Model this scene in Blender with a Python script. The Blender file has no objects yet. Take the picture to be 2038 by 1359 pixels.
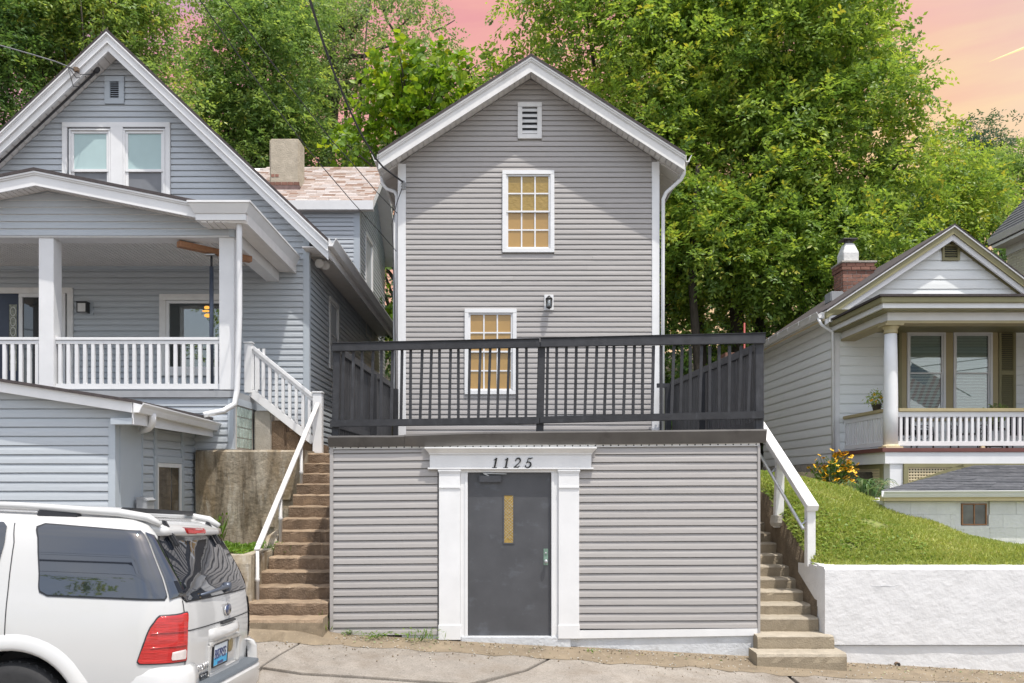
import bpy, bmesh, math, random
import numpy as np
from mathutils import Vector, Matrix
from mathutils.bvhtree import BVHTree

random.seed(7)
SC = bpy.context.scene
COL = SC.collection
F, CX, CY, HC = 1680.0, 1000.0, 960.0, 1.9      # focal length in photo pixels, vanishing point, eye height

# ------------------------------------------------------------------ camera
cam = bpy.data.cameras.new('camera')
camo = bpy.data.objects.new('camera', cam)
COL.objects.link(camo)
camo.location = (0, 0, HC)
camo.rotation_euler = (math.radians(90), 0, 0)
cam.sensor_width = 36
cam.lens = 36 * F / 2038
cam.shift_x = (1019 - CX) / 2038
cam.shift_y = (CY - 679.5) / 2038
cam.clip_end = 4000
cam.clip_start = 0.1
SC.camera = camo

# ------------------------------------------------------------------ world and sun
SUN_TO = Vector((0.30, -0.40, 1.37)).normalized()
world = bpy.data.worlds.new('World')
SC.world = world
world.use_nodes = True
wn, wl = world.node_tree.nodes, world.node_tree.links
wn.clear()
w_out = wn.new('ShaderNodeOutputWorld')
w_bg = wn.new('ShaderNodeBackground')
w_bg.inputs['Strength'].default_value = 1.0
wl.new(w_bg.outputs[0], w_out.inputs[0])
w_sky = wn.new('ShaderNodeTexSky')
w_sky.sky_type = 'NISHITA'
w_sky.sun_disc = False
w_sky.sun_elevation = math.asin(SUN_TO.z)
w_sky.sun_rotation = math.atan2(SUN_TO.x, SUN_TO.y)
w_sky.dust_density = 3.0
w_tc = wn.new('ShaderNodeTexCoord')
w_sep = wn.new('ShaderNodeSeparateXYZ')
wl.new(w_tc.outputs['Generated'], w_sep.inputs[0])

def wmath(op, a, b=None, c=None, clamp=False):
    n = wn.new('ShaderNodeMath'); n.operation = op; n.use_clamp = clamp
    for i, v in enumerate((a, b, c)):
        if v is None: continue
        if isinstance(v, (int, float)): n.inputs[i].default_value = v
        else: wl.new(v, n.inputs[i])
    return n.outputs[0]

def wmix(f, a, b):
    n = wn.new('ShaderNodeMix'); n.data_type = 'RGBA'
    if isinstance(f, (int, float)): n.inputs[0].default_value = f
    else: wl.new(f, n.inputs[0])
    for i, v in ((6, a), (7, b)):
        if isinstance(v, tuple): n.inputs[i].default_value = (*v, 1)
        else: wl.new(v, n.inputs[i])
    return n.outputs[2]

def wramp(fac, stops):
    n = wn.new('ShaderNodeValToRGB')
    el = n.color_ramp.elements
    while len(el) < len(stops): el.new(0.5)
    for e, (p, c) in zip(el, stops):
        e.position = p; e.color = (*c, 1)
    wl.new(fac, n.inputs[0])
    return n.outputs[0]

w_scl = wn.new('ShaderNodeVectorMath'); w_scl.operation = 'SCALE'
wl.new(w_sky.outputs[0], w_scl.inputs[0]); w_scl.inputs['Scale'].default_value = 0.19
w_map = wn.new('ShaderNodeMapping'); w_map.inputs['Scale'].default_value = (1.6, 1.6, 11)
w_map.inputs['Rotation'].default_value = (0.05, 0.08, 0)
wl.new(w_tc.outputs['Generated'], w_map.inputs[0])
w_noi = wn.new('ShaderNodeTexNoise'); w_noi.inputs['Scale'].default_value = 2.2
w_noi.inputs['Detail'].default_value = 6; w_noi.inputs['Roughness'].default_value = 0.55
wl.new(w_map.outputs[0], w_noi.inputs[0])
w_noi2 = wn.new('ShaderNodeTexNoise'); w_noi2.inputs['Scale'].default_value = 3.0
w_noi2.inputs['Detail'].default_value = 7
wl.new(w_tc.outputs['Generated'], w_noi2.inputs[0])
streak = wmath('SUBTRACT', w_noi.outputs[0], 0.5)
# sunset band: yellow-peach low and to the right, rose then mauve higher and to the left
pos = wmath('ADD', wmath('MULTIPLY_ADD', w_sep.outputs[0], -0.45, w_sep.outputs[2]), wmath('MULTIPLY', streak, 0.55))
sunset = wramp(pos, [(0.02, (0.74, 0.50, 0.32)), (0.14, (0.77, 0.53, 0.30)), (0.27, (0.73, 0.42, 0.29)),
                     (0.40, (0.70, 0.36, 0.31)), (0.54, (0.63, 0.28, 0.30)), (0.66, (0.52, 0.27, 0.37)), (0.92, (0.38, 0.36, 0.46))])
cl = wmath('MULTIPLY_ADD', w_noi2.outputs[0], 2.4, -0.75, True)
south = wmix(cl, w_scl.outputs[0], (1.0, 1.02, 1.05))
fac_n = wmath('MULTIPLY_ADD', w_sep.outputs[1], 2.6, -1.20, True)
sky_col = wmix(fac_n, south, sunset)
wl.new(sky_col, w_bg.inputs['Color'])

sl = bpy.data.lights.new('sun', 'SUN')
sl.energy = 3.2
sl.angle = math.radians(0.6)
sl.color = (1.0, 0.955, 0.89)
so = bpy.data.objects.new('sun', sl)
COL.objects.link(so)
so.rotation_euler = SUN_TO.to_track_quat('Z', 'Y').to_euler()
so.location = SUN_TO * 60

SC.view_settings.view_transform = 'Standard'
SC.view_settings.look = 'None'
SC.view_settings.exposure = 0.42
SC.view_settings.gamma = 1.0
SC.view_settings.use_curve_mapping = False
SC.render.engine = 'CYCLES'
SC.cycles.max_bounces = 8
SC.cycles.transparent_max_bounces = 12
SC.cycles.use_denoising = True

# ------------------------------------------------------------------ helpers
def X(px, Y): return (px - CX) * Y / F
def Z(py, Y): return HC + (CY - py) * Y / F
def P(px, py, Y): return Vector((X(px, Y), Y, Z(py, Y)))
GA, GX, GY = -0.118, -0.055, 0.03
def gz(x, y): return GA + GX * x - GY * (10.5 - y)          # street and pavement plane
def G(px, py):
    a = (px - CX) / F; b = (py - CY) / F
    Y = (HC - GA + GY * 10.5) / (b + GX * a + GY)
    return Vector((a * Y, Y, gz(a * Y, Y)))

ORG = {}
def root_of(o):
    while o.parent is not None: o = o.parent
    return o
def tag(o, label=None, cat=None, group=None, kind=None):
    if label: o['label'] = label
    if cat: o['category'] = cat
    if group: o['group'] = group
    if kind: o['kind'] = kind
    return o
def thing(name, label, cat, loc=(0, 0, 0), group=None, local=False):
    o = bpy.data.objects.new(name, None)
    COL.objects.link(o)
    o.location = loc
    o.empty_display_size = 0.2
    ORG[o.name] = Vector((0, 0, 0)) if local else Vector(loc)
    return tag(o, label, cat, group)
def link(name, me, parent=None):
    o = bpy.data.objects.new(name, me)
    COL.objects.link(o)
    if parent is not None: o.parent = parent
    return o

class FR:                                                    # a wall plane: u along it, n outwards, z up
    def __init__(s, O, U, N): s.O, s.U, s.N = Vector(O), Vector(U), Vector(N)
    def p(s, u, n, z): return s.O + s.U * u + s.N * n + Vector((0, 0, z))
def front(Y): return FR((0, Y, 0), (1, 0, 0), (0, -1, 0))
def right(x): return FR((x, 0, 0), (0, 1, 0), (1, 0, 0))
def left(x): return FR((x, 0, 0), (0, 1, 0), (-1, 0, 0))

class MB:
    def __init__(s): s.v, s.f, s.m = [], [], []
    def add(s, vs, fs, mi=0):
        b = len(s.v); s.v += [Vector(v) for v in vs]
        for f in fs: s.f.append([b + i for i in f]); s.m.append(mi)
        return s
    def box(s, x0, x1, y0, y1, z0, z1, mi=0):
        return s.add([(x, y, z) for x in (x0, x1) for y in (y0, y1) for z in (z0, z1)],
                     [(0, 1, 3, 2), (4, 6, 7, 5), (0, 4, 5, 1), (2, 3, 7, 6), (0, 2, 6, 4), (1, 5, 7, 3)], mi)
    def fbox(s, fr, u0, u1, n0, n1, z0, z1, mi=0):
        return s.add([fr.p(u, n, z) for u in (u0, u1) for n in (n0, n1) for z in (z0, z1)],
                     [(0, 1, 3, 2), (4, 6, 7, 5), (0, 4, 5, 1), (2, 3, 7, 6), (0, 2, 6, 4), (1, 5, 7, 3)], mi)
    def prism(s, pts, vec, mi=0):
        n = len(pts); vec = Vector(vec)
        vs = [Vector(p) for p in pts] + [Vector(p) + vec for p in pts]
        fs = [tuple(range(n)), tuple(range(2 * n - 1, n - 1, -1))] + [(i, n + i, n + (i + 1) % n, (i + 1) % n) for i in range(n)]
        return s.add(vs, fs, mi)
    def xz(s, pts, y0, y1, mi=0): return s.prism([(a, y0, b) for a, b in pts], (0, y1 - y0, 0), mi)
    def yz(s, pts, x0, x1, mi=0): return s.prism([(x0, a, b) for a, b in pts], (x1 - x0, 0, 0), mi)
    def bar(s, a, b, w, h, up=(0, 0, 1), mi=0):
        a, b = Vector(a), Vector(b); d = (b - a).normalized(); up = Vector(up)
        sx = d.cross(up).normalized(); sy = sx.cross(d).normalized()
        vs = [p + sx * (i * w / 2) + sy * (j * h / 2) for p in (a, b) for i, j in ((-1, -1), (1, -1), (1, 1), (-1, 1))]
        return s.add(vs, [(0, 1, 2, 3), (7, 6, 5, 4), (0, 4, 5, 1), (1, 5, 6, 2), (2, 6, 7, 3), (3, 7, 4, 0)], mi)
    def tube(s, pts, r, n=8, mi=0, caps=True):
        pts = [Vector(p) for p in pts]; k = len(pts)
        rs = r if isinstance(r, (list, tuple)) else [r] * k
        prev = None; vs = []
        for i, p in enumerate(pts):
            d = ((pts[min(i + 1, k - 1)] - p).normalized() + (p - pts[max(i - 1, 0)]).normalized())
            d = d.normalized() if d.length > 1e-6 else Vector((0, 0, 1))
            if prev is None:
                a = d.cross(Vector((0, 0, 1)));  a = d.cross(Vector((1, 0, 0))) if a.length < 1e-3 else a
            else: a = prev - d * prev.dot(d)
            a.normalize(); prev = a; b = d.cross(a)
            vs += [p + (a * math.cos(t) + b * math.sin(t)) * rs[i] for t in [2 * math.pi * j / n for j in range(n)]]
        fs = [(i * n + j, i * n + (j + 1) % n, (i + 1) * n + (j + 1) % n, (i + 1) * n + j) for i in range(k - 1) for j in range(n)]
        if caps: fs += [tuple(range(n - 1, -1, -1)), tuple(range((k - 1) * n, k * n))]
        return s.add(vs, fs, mi)
    def lathe(s, prof, c, n=16, axis=(0, 0, 1), mi=0):
        ax = Vector(axis).normalized(); a = ax.orthogonal().normalized(); b = ax.cross(a); c = Vector(c)
        vs = [c + ax * h + (a * math.cos(2 * math.pi * j / n) + b * math.sin(2 * math.pi * j / n)) * r for r, h in prof for j in range(n)]
        k = len(prof)
        fs = [(i * n + j, i * n + (j + 1) % n, (i + 1) * n + (j + 1) % n, (i + 1) * n + j) for i in range(k - 1) for j in range(n)]
        fs += [tuple(range(n - 1, -1, -1)), tuple(range((k - 1) * n, k * n))]
        return s.add(vs, fs, mi)
    def build(s, name, mat, parent=None, smooth=False, bevel=0, fix=True):
        me = bpy.data.meshes.new(name)
        off = ORG.get(root_of(parent).name, Vector()) if parent is not None else Vector()
        me.from_pydata([v - off for v in s.v], [], s.f)
        for m in (mat if isinstance(mat, (list, tuple)) else [mat]): me.materials.append(m)
        if any(s.m): me.polygons.foreach_set('material_index', s.m)
        if fix or bevel:
            bm = bmesh.new(); bm.from_mesh(me)
            bmesh.ops.recalc_face_normals(bm, faces=bm.faces)
            if bevel:
                bmesh.ops.remove_doubles(bm, verts=bm.verts, dist=1e-5)
                bmesh.ops.bevel(bm, geom=list(bm.edges), offset=bevel, segments=2, affect='EDGES', clamp_overlap=True)
            bm.to_mesh(me); bm.free()
        if smooth: me.polygons.foreach_set('use_smooth', [True] * len(me.polygons))
        me.update()
        return link(name, me, parent)

# ------------------------------------------------------------------ materials
def nd(t, kind, **inp):
    n = t.nodes.new(kind)
    for k, v in inp.items():
        n.inputs[k.replace('_', ' ')].default_value = v
    return n
def mixc(t, f, a, b, mode='MIX'):
    n = t.nodes.new('ShaderNodeMix'); n.data_type = 'RGBA'; n.blend_type = mode
    for i, v in ((0, f), (6, a), (7, b)):
        if isinstance(v, (int, float)): n.inputs[i].default_value = v
        elif isinstance(v, tuple): n.inputs[i].default_value = (*v[:3], 1)
        else: t.links.new(v, n.inputs[i])
    return n.outputs[2]
def ramp(t, fac, stops):
    n = t.nodes.new('ShaderNodeValToRGB'); el = n.color_ramp.elements
    while len(el) < len(stops): el.new(0.5)
    for e, (p, c) in zip(el, stops):
        e.position = p; e.color = (c, c, c, 1) if isinstance(c, (int, float)) else (*c, 1)
    t.links.new(fac, n.inputs[0]); return n.outputs[0]
def noise(t, scale=(1, 1, 1), s=5, detail=5, rough=0.55, coord='Object'):
    tc = t.nodes.new('ShaderNodeTexCoord'); mp = t.nodes.new('ShaderNodeMapping'); mp.inputs['Scale'].default_value = scale
    t.links.new(tc.outputs[coord], mp.inputs[0])
    n = nd(t, 'ShaderNodeTexNoise', Scale=s, Detail=detail, Roughness=rough)
    t.links.new(mp.outputs[0], n.inputs[0]); return n.outputs[0]
def pm(name, col, rough=0.6, var=0.10, scale=6, stretch=(1, 1, 1), bump=0.0, bscale=60, bstretch=(1, 1, 1), metal=0.0,
       spec=0.5, dirts=(), rnd=0.06, coat=0.0, bdist=0.01):
    m = bpy.data.materials.new(name); m.use_nodes = True; t = m.node_tree
    b = t.nodes['Principled BSDF']
    b.inputs['Roughness'].default_value = rough; b.inputs['Metallic'].default_value = metal
    b.inputs['Specular IOR Level'].default_value = spec
    b.inputs['Coat Weight'].default_value = coat
    n = noise(t, stretch, scale)
    lo = tuple(c * (1 - var) for c in col); hi = tuple(min(1, c * (1 + var)) for c in col)
    c = mixc(t, ramp(t, n, [(0.3, 0.0), (0.7, 1.0)]), lo, hi)
    for d in dirts:                                          # (colour, noise scale, stretch, low, high, strength)
        dn = noise(t, d[2], d[1], 6, 0.65)
        f = ramp(t, dn, [(d[3], 0.0), (d[4], d[5])])
        c = mixc(t, f, c, d[0])
    if rnd:
        oi = t.nodes.new('ShaderNodeObjectInfo')
        v = t.nodes.new('ShaderNodeMath'); v.operation = 'MULTIPLY_ADD'; v.inputs[1].default_value = 2 * rnd; v.inputs[2].default_value = 1 - rnd
        t.links.new(oi.outputs['Random'], v.inputs[0])
        cb = t.nodes.new('ShaderNodeCombineColor')
        for i in range(3): t.links.new(v.outputs[0], cb.inputs[i])
        c = mixc(t, 1.0, c, cb.outputs[0], 'MULTIPLY')
    t.links.new(c, b.inputs['Base Color'])
    if bump:
        bn = noise(t, bstretch, bscale, 8, 0.6)
        bp = nd(t, 'ShaderNodeBump', Strength=bump, Distance=bdist)
        t.links.new(bn, bp.inputs['Height']); t.links.new(bp.outputs[0], b.inputs['Normal'])
    return m

BROWN = (0.16, 0.10, 0.055)
M = {}
M['taupe'] = pm('taupe_vinyl', (0.372, 0.353, 0.338), 0.55, 0.055, 2.0, (2, 2, 45), 0.12, 8, (3, 3, 90), rnd=0.035,
                dirts=[((0.33, 0.29, 0.26), 1.3, (1, 1, 2.2), 0.60, 0.85, 0.30)])
M['blue'] = pm('blue_grey_vinyl', (0.455, 0.490, 0.522), 0.5, 0.05, 2.0, (2, 2, 45), 0.10, 8, (3, 3, 90), rnd=0.03,
               dirts=[((0.30, 0.33, 0.35), 1.2, (1, 1, 2.0), 0.60, 0.9, 0.25)])
M['bluepanel'] = pm('blue_flat_panel', (0.43, 0.475, 0.515), 0.45, 0.04, 1.5, rnd=0.02)
M['white_lap'] = pm('white_clapboard', (0.80, 0.825, 0.815), 0.55, 0.04, 2.0, (2, 2, 30), 0.05, 8, (3, 3, 60), rnd=0.03,
                    dirts=[((0.42, 0.46, 0.42), 1.1, (1, 1, 1.8), 0.62, 0.9, 0.25)])
M['white'] = pm('white_paint', (0.74, 0.742, 0.742), 0.5, 0.04, 4, dirts=[((0.50, 0.46, 0.40), 2.0, (1, 1, 1), 0.62, 0.9, 0.25)], rnd=0.03)
M['dirtywhite'] = pm('weathered_white_paint', (0.70, 0.695, 0.68), 0.6, 0.06, 5, bump=0.15, bscale=40,
                     dirts=[((0.40, 0.36, 0.30), 2.6, (1, 1, 0.5), 0.57, 0.85, 0.40)], rnd=0.03)
M['soffit'] = pm('soffit_vinyl', (0.74, 0.715, 0.69), 0.6, 0.04, 5, rnd=0.03)
M['beige'] = pm('cream_trim', (0.66, 0.56, 0.36), 0.55, 0.05, 4, rnd=0.03)
M['olive'] = pm('olive_trim', (0.245, 0.225, 0.115), 0.55, 0.06, 4, rnd=0.03)
M['tan'] = pm('tan_trim', (0.40, 0.335, 0.185), 0.55, 0.06, 4, rnd=0.03)
M['railblack'] = pm('charcoal_painted_wood', (0.037, 0.038, 0.042), 0.55, 0.22, 3, (3, 3, 3), 0.35, 10, (6, 6, 6), rnd=0.18, spec=0.32,
                    dirts=[((0.22, 0.23, 0.25), 7.0, (1, 1, 0.25), 0.60, 0.85, 0.35)])
M['doorgrey'] = pm('charcoal_door', (0.072, 0.074, 0.081), 0.45, 0.16, 2.5, (1, 1, 1), 0.06, 30, rnd=0.0,
                   dirts=[((0.17, 0.19, 0.22), 3.5, (1, 1, 1.4), 0.56, 0.80, 0.5), ((0.035, 0.035, 0.035), 1.2, (1, 1, 0.6), 0.60, 0.85, 0.6)])
M['darkmetal'] = pm('dark_drip_metal', (0.105, 0.098, 0.090), 0.4, 0.18, 3, (1, 1, 1), 0.1, 9, metal=0.25,
                    dirts=[((0.025, 0.022, 0.02), 1.6, (1, 1, 0.8), 0.55, 0.72, 0.75), ((0.22, 0.17, 0.12), 4.0, (1, 1, 1), 0.62, 0.85, 0.35)])
M['black'] = pm('black_paint', (0.018, 0.018, 0.020), 0.4, 0.1, 6)
M['numeral'] = pm('black_numeral', (0.012, 0.012, 0.014), 0.3, 0.1, 6)
M['metal'] = pm('galvanised_metal', (0.48, 0.49, 0.50), 0.38, 0.12, 14, metal=0.7)
M['railgrey'] = pm('weathered_grey_rail_paint', (0.56, 0.55, 0.54), 0.55, 0.08, 5, rnd=0.03, dirts=[((0.30, 0.27, 0.24), 4, (1, 1, 1), 0.6, 0.8, 0.4)])
M['plastic_grey'] = pm('grey_plastic', (0.33, 0.34, 0.35), 0.5, 0.08, 6)
M['copper'] = pm('green_patina_brass', (0.20, 0.30, 0.24), 0.5, 0.25, 20, metal=0.4)
M['shingle_dark'] = pm('dark_shingle', (0.060, 0.050, 0.050), 0.9, 0.3, 14, bump=0.4, bscale=120, rnd=0.15)
M['shingle_grey'] = pm('grey_shingle', (0.105, 0.108, 0.118), 0.9, 0.3, 10, (1, 1, 1), bump=0.5, bscale=120,
                       dirts=[((0.20, 0.20, 0.21), 5.0, (1, 1, 1), 0.55, 0.75, 0.5)])
for i, c in enumerate([(0.40, 0.335, 0.30), (0.33, 0.25, 0.21), (0.24, 0.15, 0.105), (0.44, 0.39, 0.365), (0.36, 0.29, 0.25)]):
    M['tab%d' % i] = pm('blended_shingle_%s' % 'cream tan brown pale buff'.split()[i], c, 0.9, 0.14, 20, bump=0.3, bscale=120, rnd=0.10)
M['stucco'] = pm('old_chimney_stucco', (0.43, 0.375, 0.29), 0.9, 0.14, 5, bump=0.6, bscale=25, bdist=0.03,
                 dirts=[((0.15, 0.12, 0.09), 3.0, (1, 1, 0.6), 0.58, 0.78, 0.6), ((0.60, 0.57, 0.50), 5, (1, 1, 1), 0.6, 0.8, 0.5)])
M['brick'] = pm('red_brick', (0.235, 0.115, 0.082), 0.85, 0.2, 10, bump=0.4, bscale=60, rnd=0.3)
M['mortar'] = pm('mortar', (0.50, 0.47, 0.43), 0.9, 0.1, 20, bump=0.3)
M['concrete'] = pm('old_concrete', (0.40, 0.37, 0.32), 0.9, 0.12, 6, bump=0.5, bscale=45, bdist=0.02,
                   dirts=[((0.22, 0.17, 0.11), 2.5, (1, 1, 1), 0.55, 0.8, 0.45), ((0.55, 0.53, 0.49), 30, (1, 1, 1), 0.6, 0.75, 0.5)], rnd=0.08)
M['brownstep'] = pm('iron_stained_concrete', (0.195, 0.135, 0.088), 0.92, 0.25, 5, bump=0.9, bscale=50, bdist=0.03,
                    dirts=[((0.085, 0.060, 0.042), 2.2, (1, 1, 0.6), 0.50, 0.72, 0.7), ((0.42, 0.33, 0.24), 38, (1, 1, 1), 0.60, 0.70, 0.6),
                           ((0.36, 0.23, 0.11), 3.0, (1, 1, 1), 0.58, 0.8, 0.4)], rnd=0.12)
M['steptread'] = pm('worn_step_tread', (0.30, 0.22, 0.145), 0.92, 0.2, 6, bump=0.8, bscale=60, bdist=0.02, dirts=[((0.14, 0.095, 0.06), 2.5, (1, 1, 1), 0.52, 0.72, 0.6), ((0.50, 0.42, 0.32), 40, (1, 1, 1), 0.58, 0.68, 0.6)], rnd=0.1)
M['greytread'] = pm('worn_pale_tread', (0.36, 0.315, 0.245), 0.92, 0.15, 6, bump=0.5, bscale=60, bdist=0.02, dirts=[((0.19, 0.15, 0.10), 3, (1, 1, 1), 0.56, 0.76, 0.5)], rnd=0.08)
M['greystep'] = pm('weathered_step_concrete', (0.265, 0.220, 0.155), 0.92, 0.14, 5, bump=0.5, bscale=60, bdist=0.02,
                   dirts=[((0.115, 0.085, 0.052), 2.6, (1, 1, 0.8), 0.54, 0.78, 0.5), ((0.13, 0.11, 0.085), 9, (1, 1, 1), 0.64, 0.8, 0.5)], rnd=0.08)
M['stainwall'] = pm('stained_retaining_concrete', (0.40, 0.355, 0.28), 0.92, 0.14, 5, bump=0.5, bscale=11, bdist=0.04,
                    dirts=[((0.215, 0.155, 0.085), 1.5, (1.3, 1.3, 0.30), 0.40, 0.58, 0.85), ((0.085, 0.066, 0.042), 2.4, (1.5, 1.5, 0.25), 0.52, 0.66, 0.85),
                           ((0.52, 0.49, 0.43), 4, (1.6, 1.6, 0.35), 0.58, 0.70, 0.7), ((0.10, 0.08, 0.055), 14, (1, 1, 0.8), 0.60, 0.75, 0.5)])
M['stuccowhite'] = pm('white_painted_masonry', (0.665, 0.662, 0.66), 0.75, 0.05, 3, bump=0.40, bscale=6, bdist=0.05,
                      dirts=[((0.50, 0.50, 0.50), 2.0, (1, 1, 0.7), 0.60, 0.85, 0.25), ((0.42, 0.38, 0.33), 9, (1, 1, 1), 0.70, 0.82, 0.35)], rnd=0.03)
M['blockwhite'] = pm('white_painted_block', (0.69, 0.69, 0.675), 0.8, 0.06, 4, bump=0.5, bscale=22, bdist=0.02,
                     dirts=[((0.36, 0.33, 0.27), 3.5, (1, 1, 1), 0.62, 0.80, 0.45)], rnd=0.04)
M['foundation'] = pm('flaking_foundation_paint', (0.56, 0.575, 0.59), 0.85, 0.08, 5, bump=0.6, bscale=25, bdist=0.02,
                     dirts=[((0.25, 0.22, 0.19), 4.0, (1, 1, 1), 0.62, 0.76, 0.6)])
M['slab'] = pm('exposed_aggregate_concrete', (0.285, 0.255, 0.218), 0.92, 0.16, 3, bump=0.7, bscale=130, bdist=0.008,
               dirts=[((0.11, 0.09, 0.07), 48, (1, 1, 1), 0.54, 0.62, 0.6), ((0.50, 0.46, 0.41), 60, (1, 1, 1), 0.58, 0.66, 0.7),
                      ((0.125, 0.090, 0.055), 1.6, (1, 1, 1), 0.48, 0.75, 0.65)], rnd=0.07)
M['dirtstrip'] = pm('brown_gritty_concrete', (0.240, 0.190, 0.128), 0.95, 0.2, 3, bump=0.8, bscale=110, bdist=0.01,
                    dirts=[((0.40, 0.33, 0.23), 55, (1, 1, 1), 0.58, 0.68, 0.6), ((0.10, 0.075, 0.05), 2.5, (1, 1, 1), 0.53, 0.75, 0.6)])
M['asphalt'] = pm('asphalt', (0.055, 0.053, 0.052), 0.9, 0.15, 8, bump=0.5, bscale=150)
M['earth'] = pm('bare_earth', (0.155, 0.118, 0.078), 0.95, 0.3, 5, bump=0.8, bscale=30, bdist=0.03)
M['grassbase'] = pm('lawn_soil', (0.20, 0.225, 0.060), 0.95, 0.3, 4, bump=0.8, bscale=40, bdist=0.03,
                    dirts=[((0.20, 0.15, 0.08), 1.6, (1, 1, 1), 0.60, 0.74, 0.6)])
M['woodfloor'] = pm('hillside_litter', (0.07, 0.06, 0.035), 0.95, 0.3, 2, bump=0.8, bscale=10, bdist=0.1)
M['porchred'] = pm('oxblood_porch_floor', (0.15, 0.055, 0.045), 0.5, 0.1, 5)
M['porchbrown'] = pm('dark_brown_beam', (0.060, 0.032, 0.028), 0.6, 0.1, 5)
M['timber'] = pm('brown_timber', (0.33, 0.165, 0.085), 0.7, 0.18, 4, (1, 8, 8), 0.3, 8, (2, 20, 20))
M['bark'] = pm('bark', (0.080, 0.066, 0.052), 0.95, 0.3, 4, (4, 4, 1), 0.9, 12, (4, 4, 1), bdist=0.04)
M['wire'] = pm('cable_rubber', (0.045, 0.045, 0.05), 0.6, 0.1, 4)
M['alu_wire'] = pm('weathered_cable', (0.22, 0.22, 0.22), 0.5, 0.1, 4)
M['tyre'] = pm('tyre_rubber', (0.022, 0.022, 0.023), 0.8, 0.15, 20, bump=0.2, bscale=60)
M['steelpost'] = pm('blue_steel_post', (0.10, 0.12, 0.16), 0.35, 0.1, 6, metal=0.4)
M['iron'] = pm('dark_patio_metal', (0.035, 0.036, 0.042), 0.45, 0.1, 6)
M['cushion'] = pm('charcoal_cushion', (0.06, 0.06, 0.068), 0.9, 0.1, 8)
M['navy'] = pm('navy_door', (0.022, 0.032, 0.06), 0.35, 0.1, 4)
M['creambrick'] = pm('cream_painted_brick', (0.60, 0.55, 0.43), 0.85, 0.08, 5, bump=0.3)
M['petal'] = pm('golden_petal', (0.85, 0.47, 0.015), 0.6, 0.15, 10, rnd=0.15)
M['brownhead'] = pm('dark_flower_centre', (0.03, 0.014, 0.008), 0.8, 0.1, 10)
M['redpipe'] = pm('red_painted_pipe', (0.30, 0.05, 0.04), 0.6, 0.1, 6)

def glossy_glass(name, col, rough=0.03, spec=0.8, coat=1.0):
    m = pm(name, col, rough, 0.05, 1.5, rnd=0, spec=spec, coat=coat)
    m.node_tree.nodes['Principled BSDF'].inputs['Coat Roughness'].default_value = 0.02
    return m
M['amber'] = None
def amber(name, crinkle):
    m = pm(name, (0.40, 0.240, 0.075) if not crinkle else (0.34, 0.225, 0.055), 0.22, 0.06, 3, rnd=0.04, coat=0.35)
    t = m.node_tree; b = t.nodes['Principled BSDF']
    b.inputs['Coat Roughness'].default_value = 0.06
    bn = noise(t, (1, 1, 1), 14 if crinkle else 5, 6, 0.6)
    bp = nd(t, 'ShaderNodeBump', Strength=0.55 if crinkle else 0.06, Distance=0.03)
    t.links.new(bn, bp.inputs['Height']); t.links.new(bp.outputs[0], b.inputs['Normal'])
    if crinkle: t.links.new(bp.outputs[0], b.inputs['Coat Normal'])
    return m
M['amber'] = amber('amber_window_film', False)
M['amber_crinkle'] = amber('crinkled_amber_film', True)
M['darkglass'] = glossy_glass('dark_window_glass', (0.020, 0.022, 0.025))
M['carglass'] = glossy_glass('tinted_car_glass', (0.012, 0.015, 0.022), 0.015, 1.0)
M['carglass'].node_tree.nodes['Principled BSDF'].inputs['Coat IOR'].default_value = 1.6
M['blind'] = pm('pale_green_blind', (0.40, 0.53, 0.53), 0.6, 0.03, 5, rnd=0.02)
M['blindgrey'] = pm('grey_blind', (0.68, 0.70, 0.68), 0.6, 0.04, 5, rnd=0.02)
M['screen'] = pm('insect_screen', (0.19, 0.20, 0.215), 0.7, 0.06, 5, rnd=0.02)
M['glassblock'] = pm('glass_block', (0.42, 0.52, 0.48), 0.12, 0.2, 9, bump=0.5, bscale=20, bdist=0.02, rnd=0.15, coat=0.6)
M['carpaint'] = pm('off_white_car_paint', (0.545, 0.542, 0.53), 0.22, 0.02, 1, rnd=0, coat=0.8,
                   dirts=[((0.52, 0.48, 0.42), 2.2, (1, 1, 1), 0.60, 0.95, 0.16)])
M['cartrim'] = pm('black_car_trim', (0.025, 0.026, 0.03), 0.45, 0.1, 10)
M['carstep'] = pm('grey_bumper_step', (0.10, 0.115, 0.13), 0.6, 0.1, 30, (1, 30, 1), bump=0.4, bscale=30, bstretch=(1, 6, 1))
M['redlens'] = pm('red_lens', (0.46, 0.012, 0.010), 0.10, 0.30, 5, (1, 1, 18), bump=0.3, bscale=9, bstretch=(2, 2, 14), coat=1.0)
M['clearlens'] = pm('clear_lens', (0.62, 0.55, 0.52), 0.12, 0.15, 20, coat=1.0)
M['chrome'] = pm('chrome', (0.75, 0.76, 0.78), 0.12, 0.05, 10, metal=1.0)
M['emblem'] = pm('blue_emblem', (0.03, 0.05, 0.12), 0.2, 0.1, 30, coat=1)
M['platewhite'] = pm('plate_white', (0.74, 0.80, 0.84), 0.4, 0.03, 10)
M['plateblue'] = pm('plate_blue', (0.05, 0.42, 0.72), 0.4, 0.1, 10)
M['plateink'] = pm('plate_ink', (0.03, 0.05, 0.16), 0.4, 0.1, 10)
M['gold'] = pm('brass_badge', (0.35, 0.27, 0.13), 0.4, 0.25, 60, metal=0.5)
M['flagred'] = pm('flag_red', (0.45, 0.03, 0.04), 0.8, 0.1, 10)
M['flagblue'] = pm('flag_blue', (0.03, 0.05, 0.2), 0.8, 0.1, 10)

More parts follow.
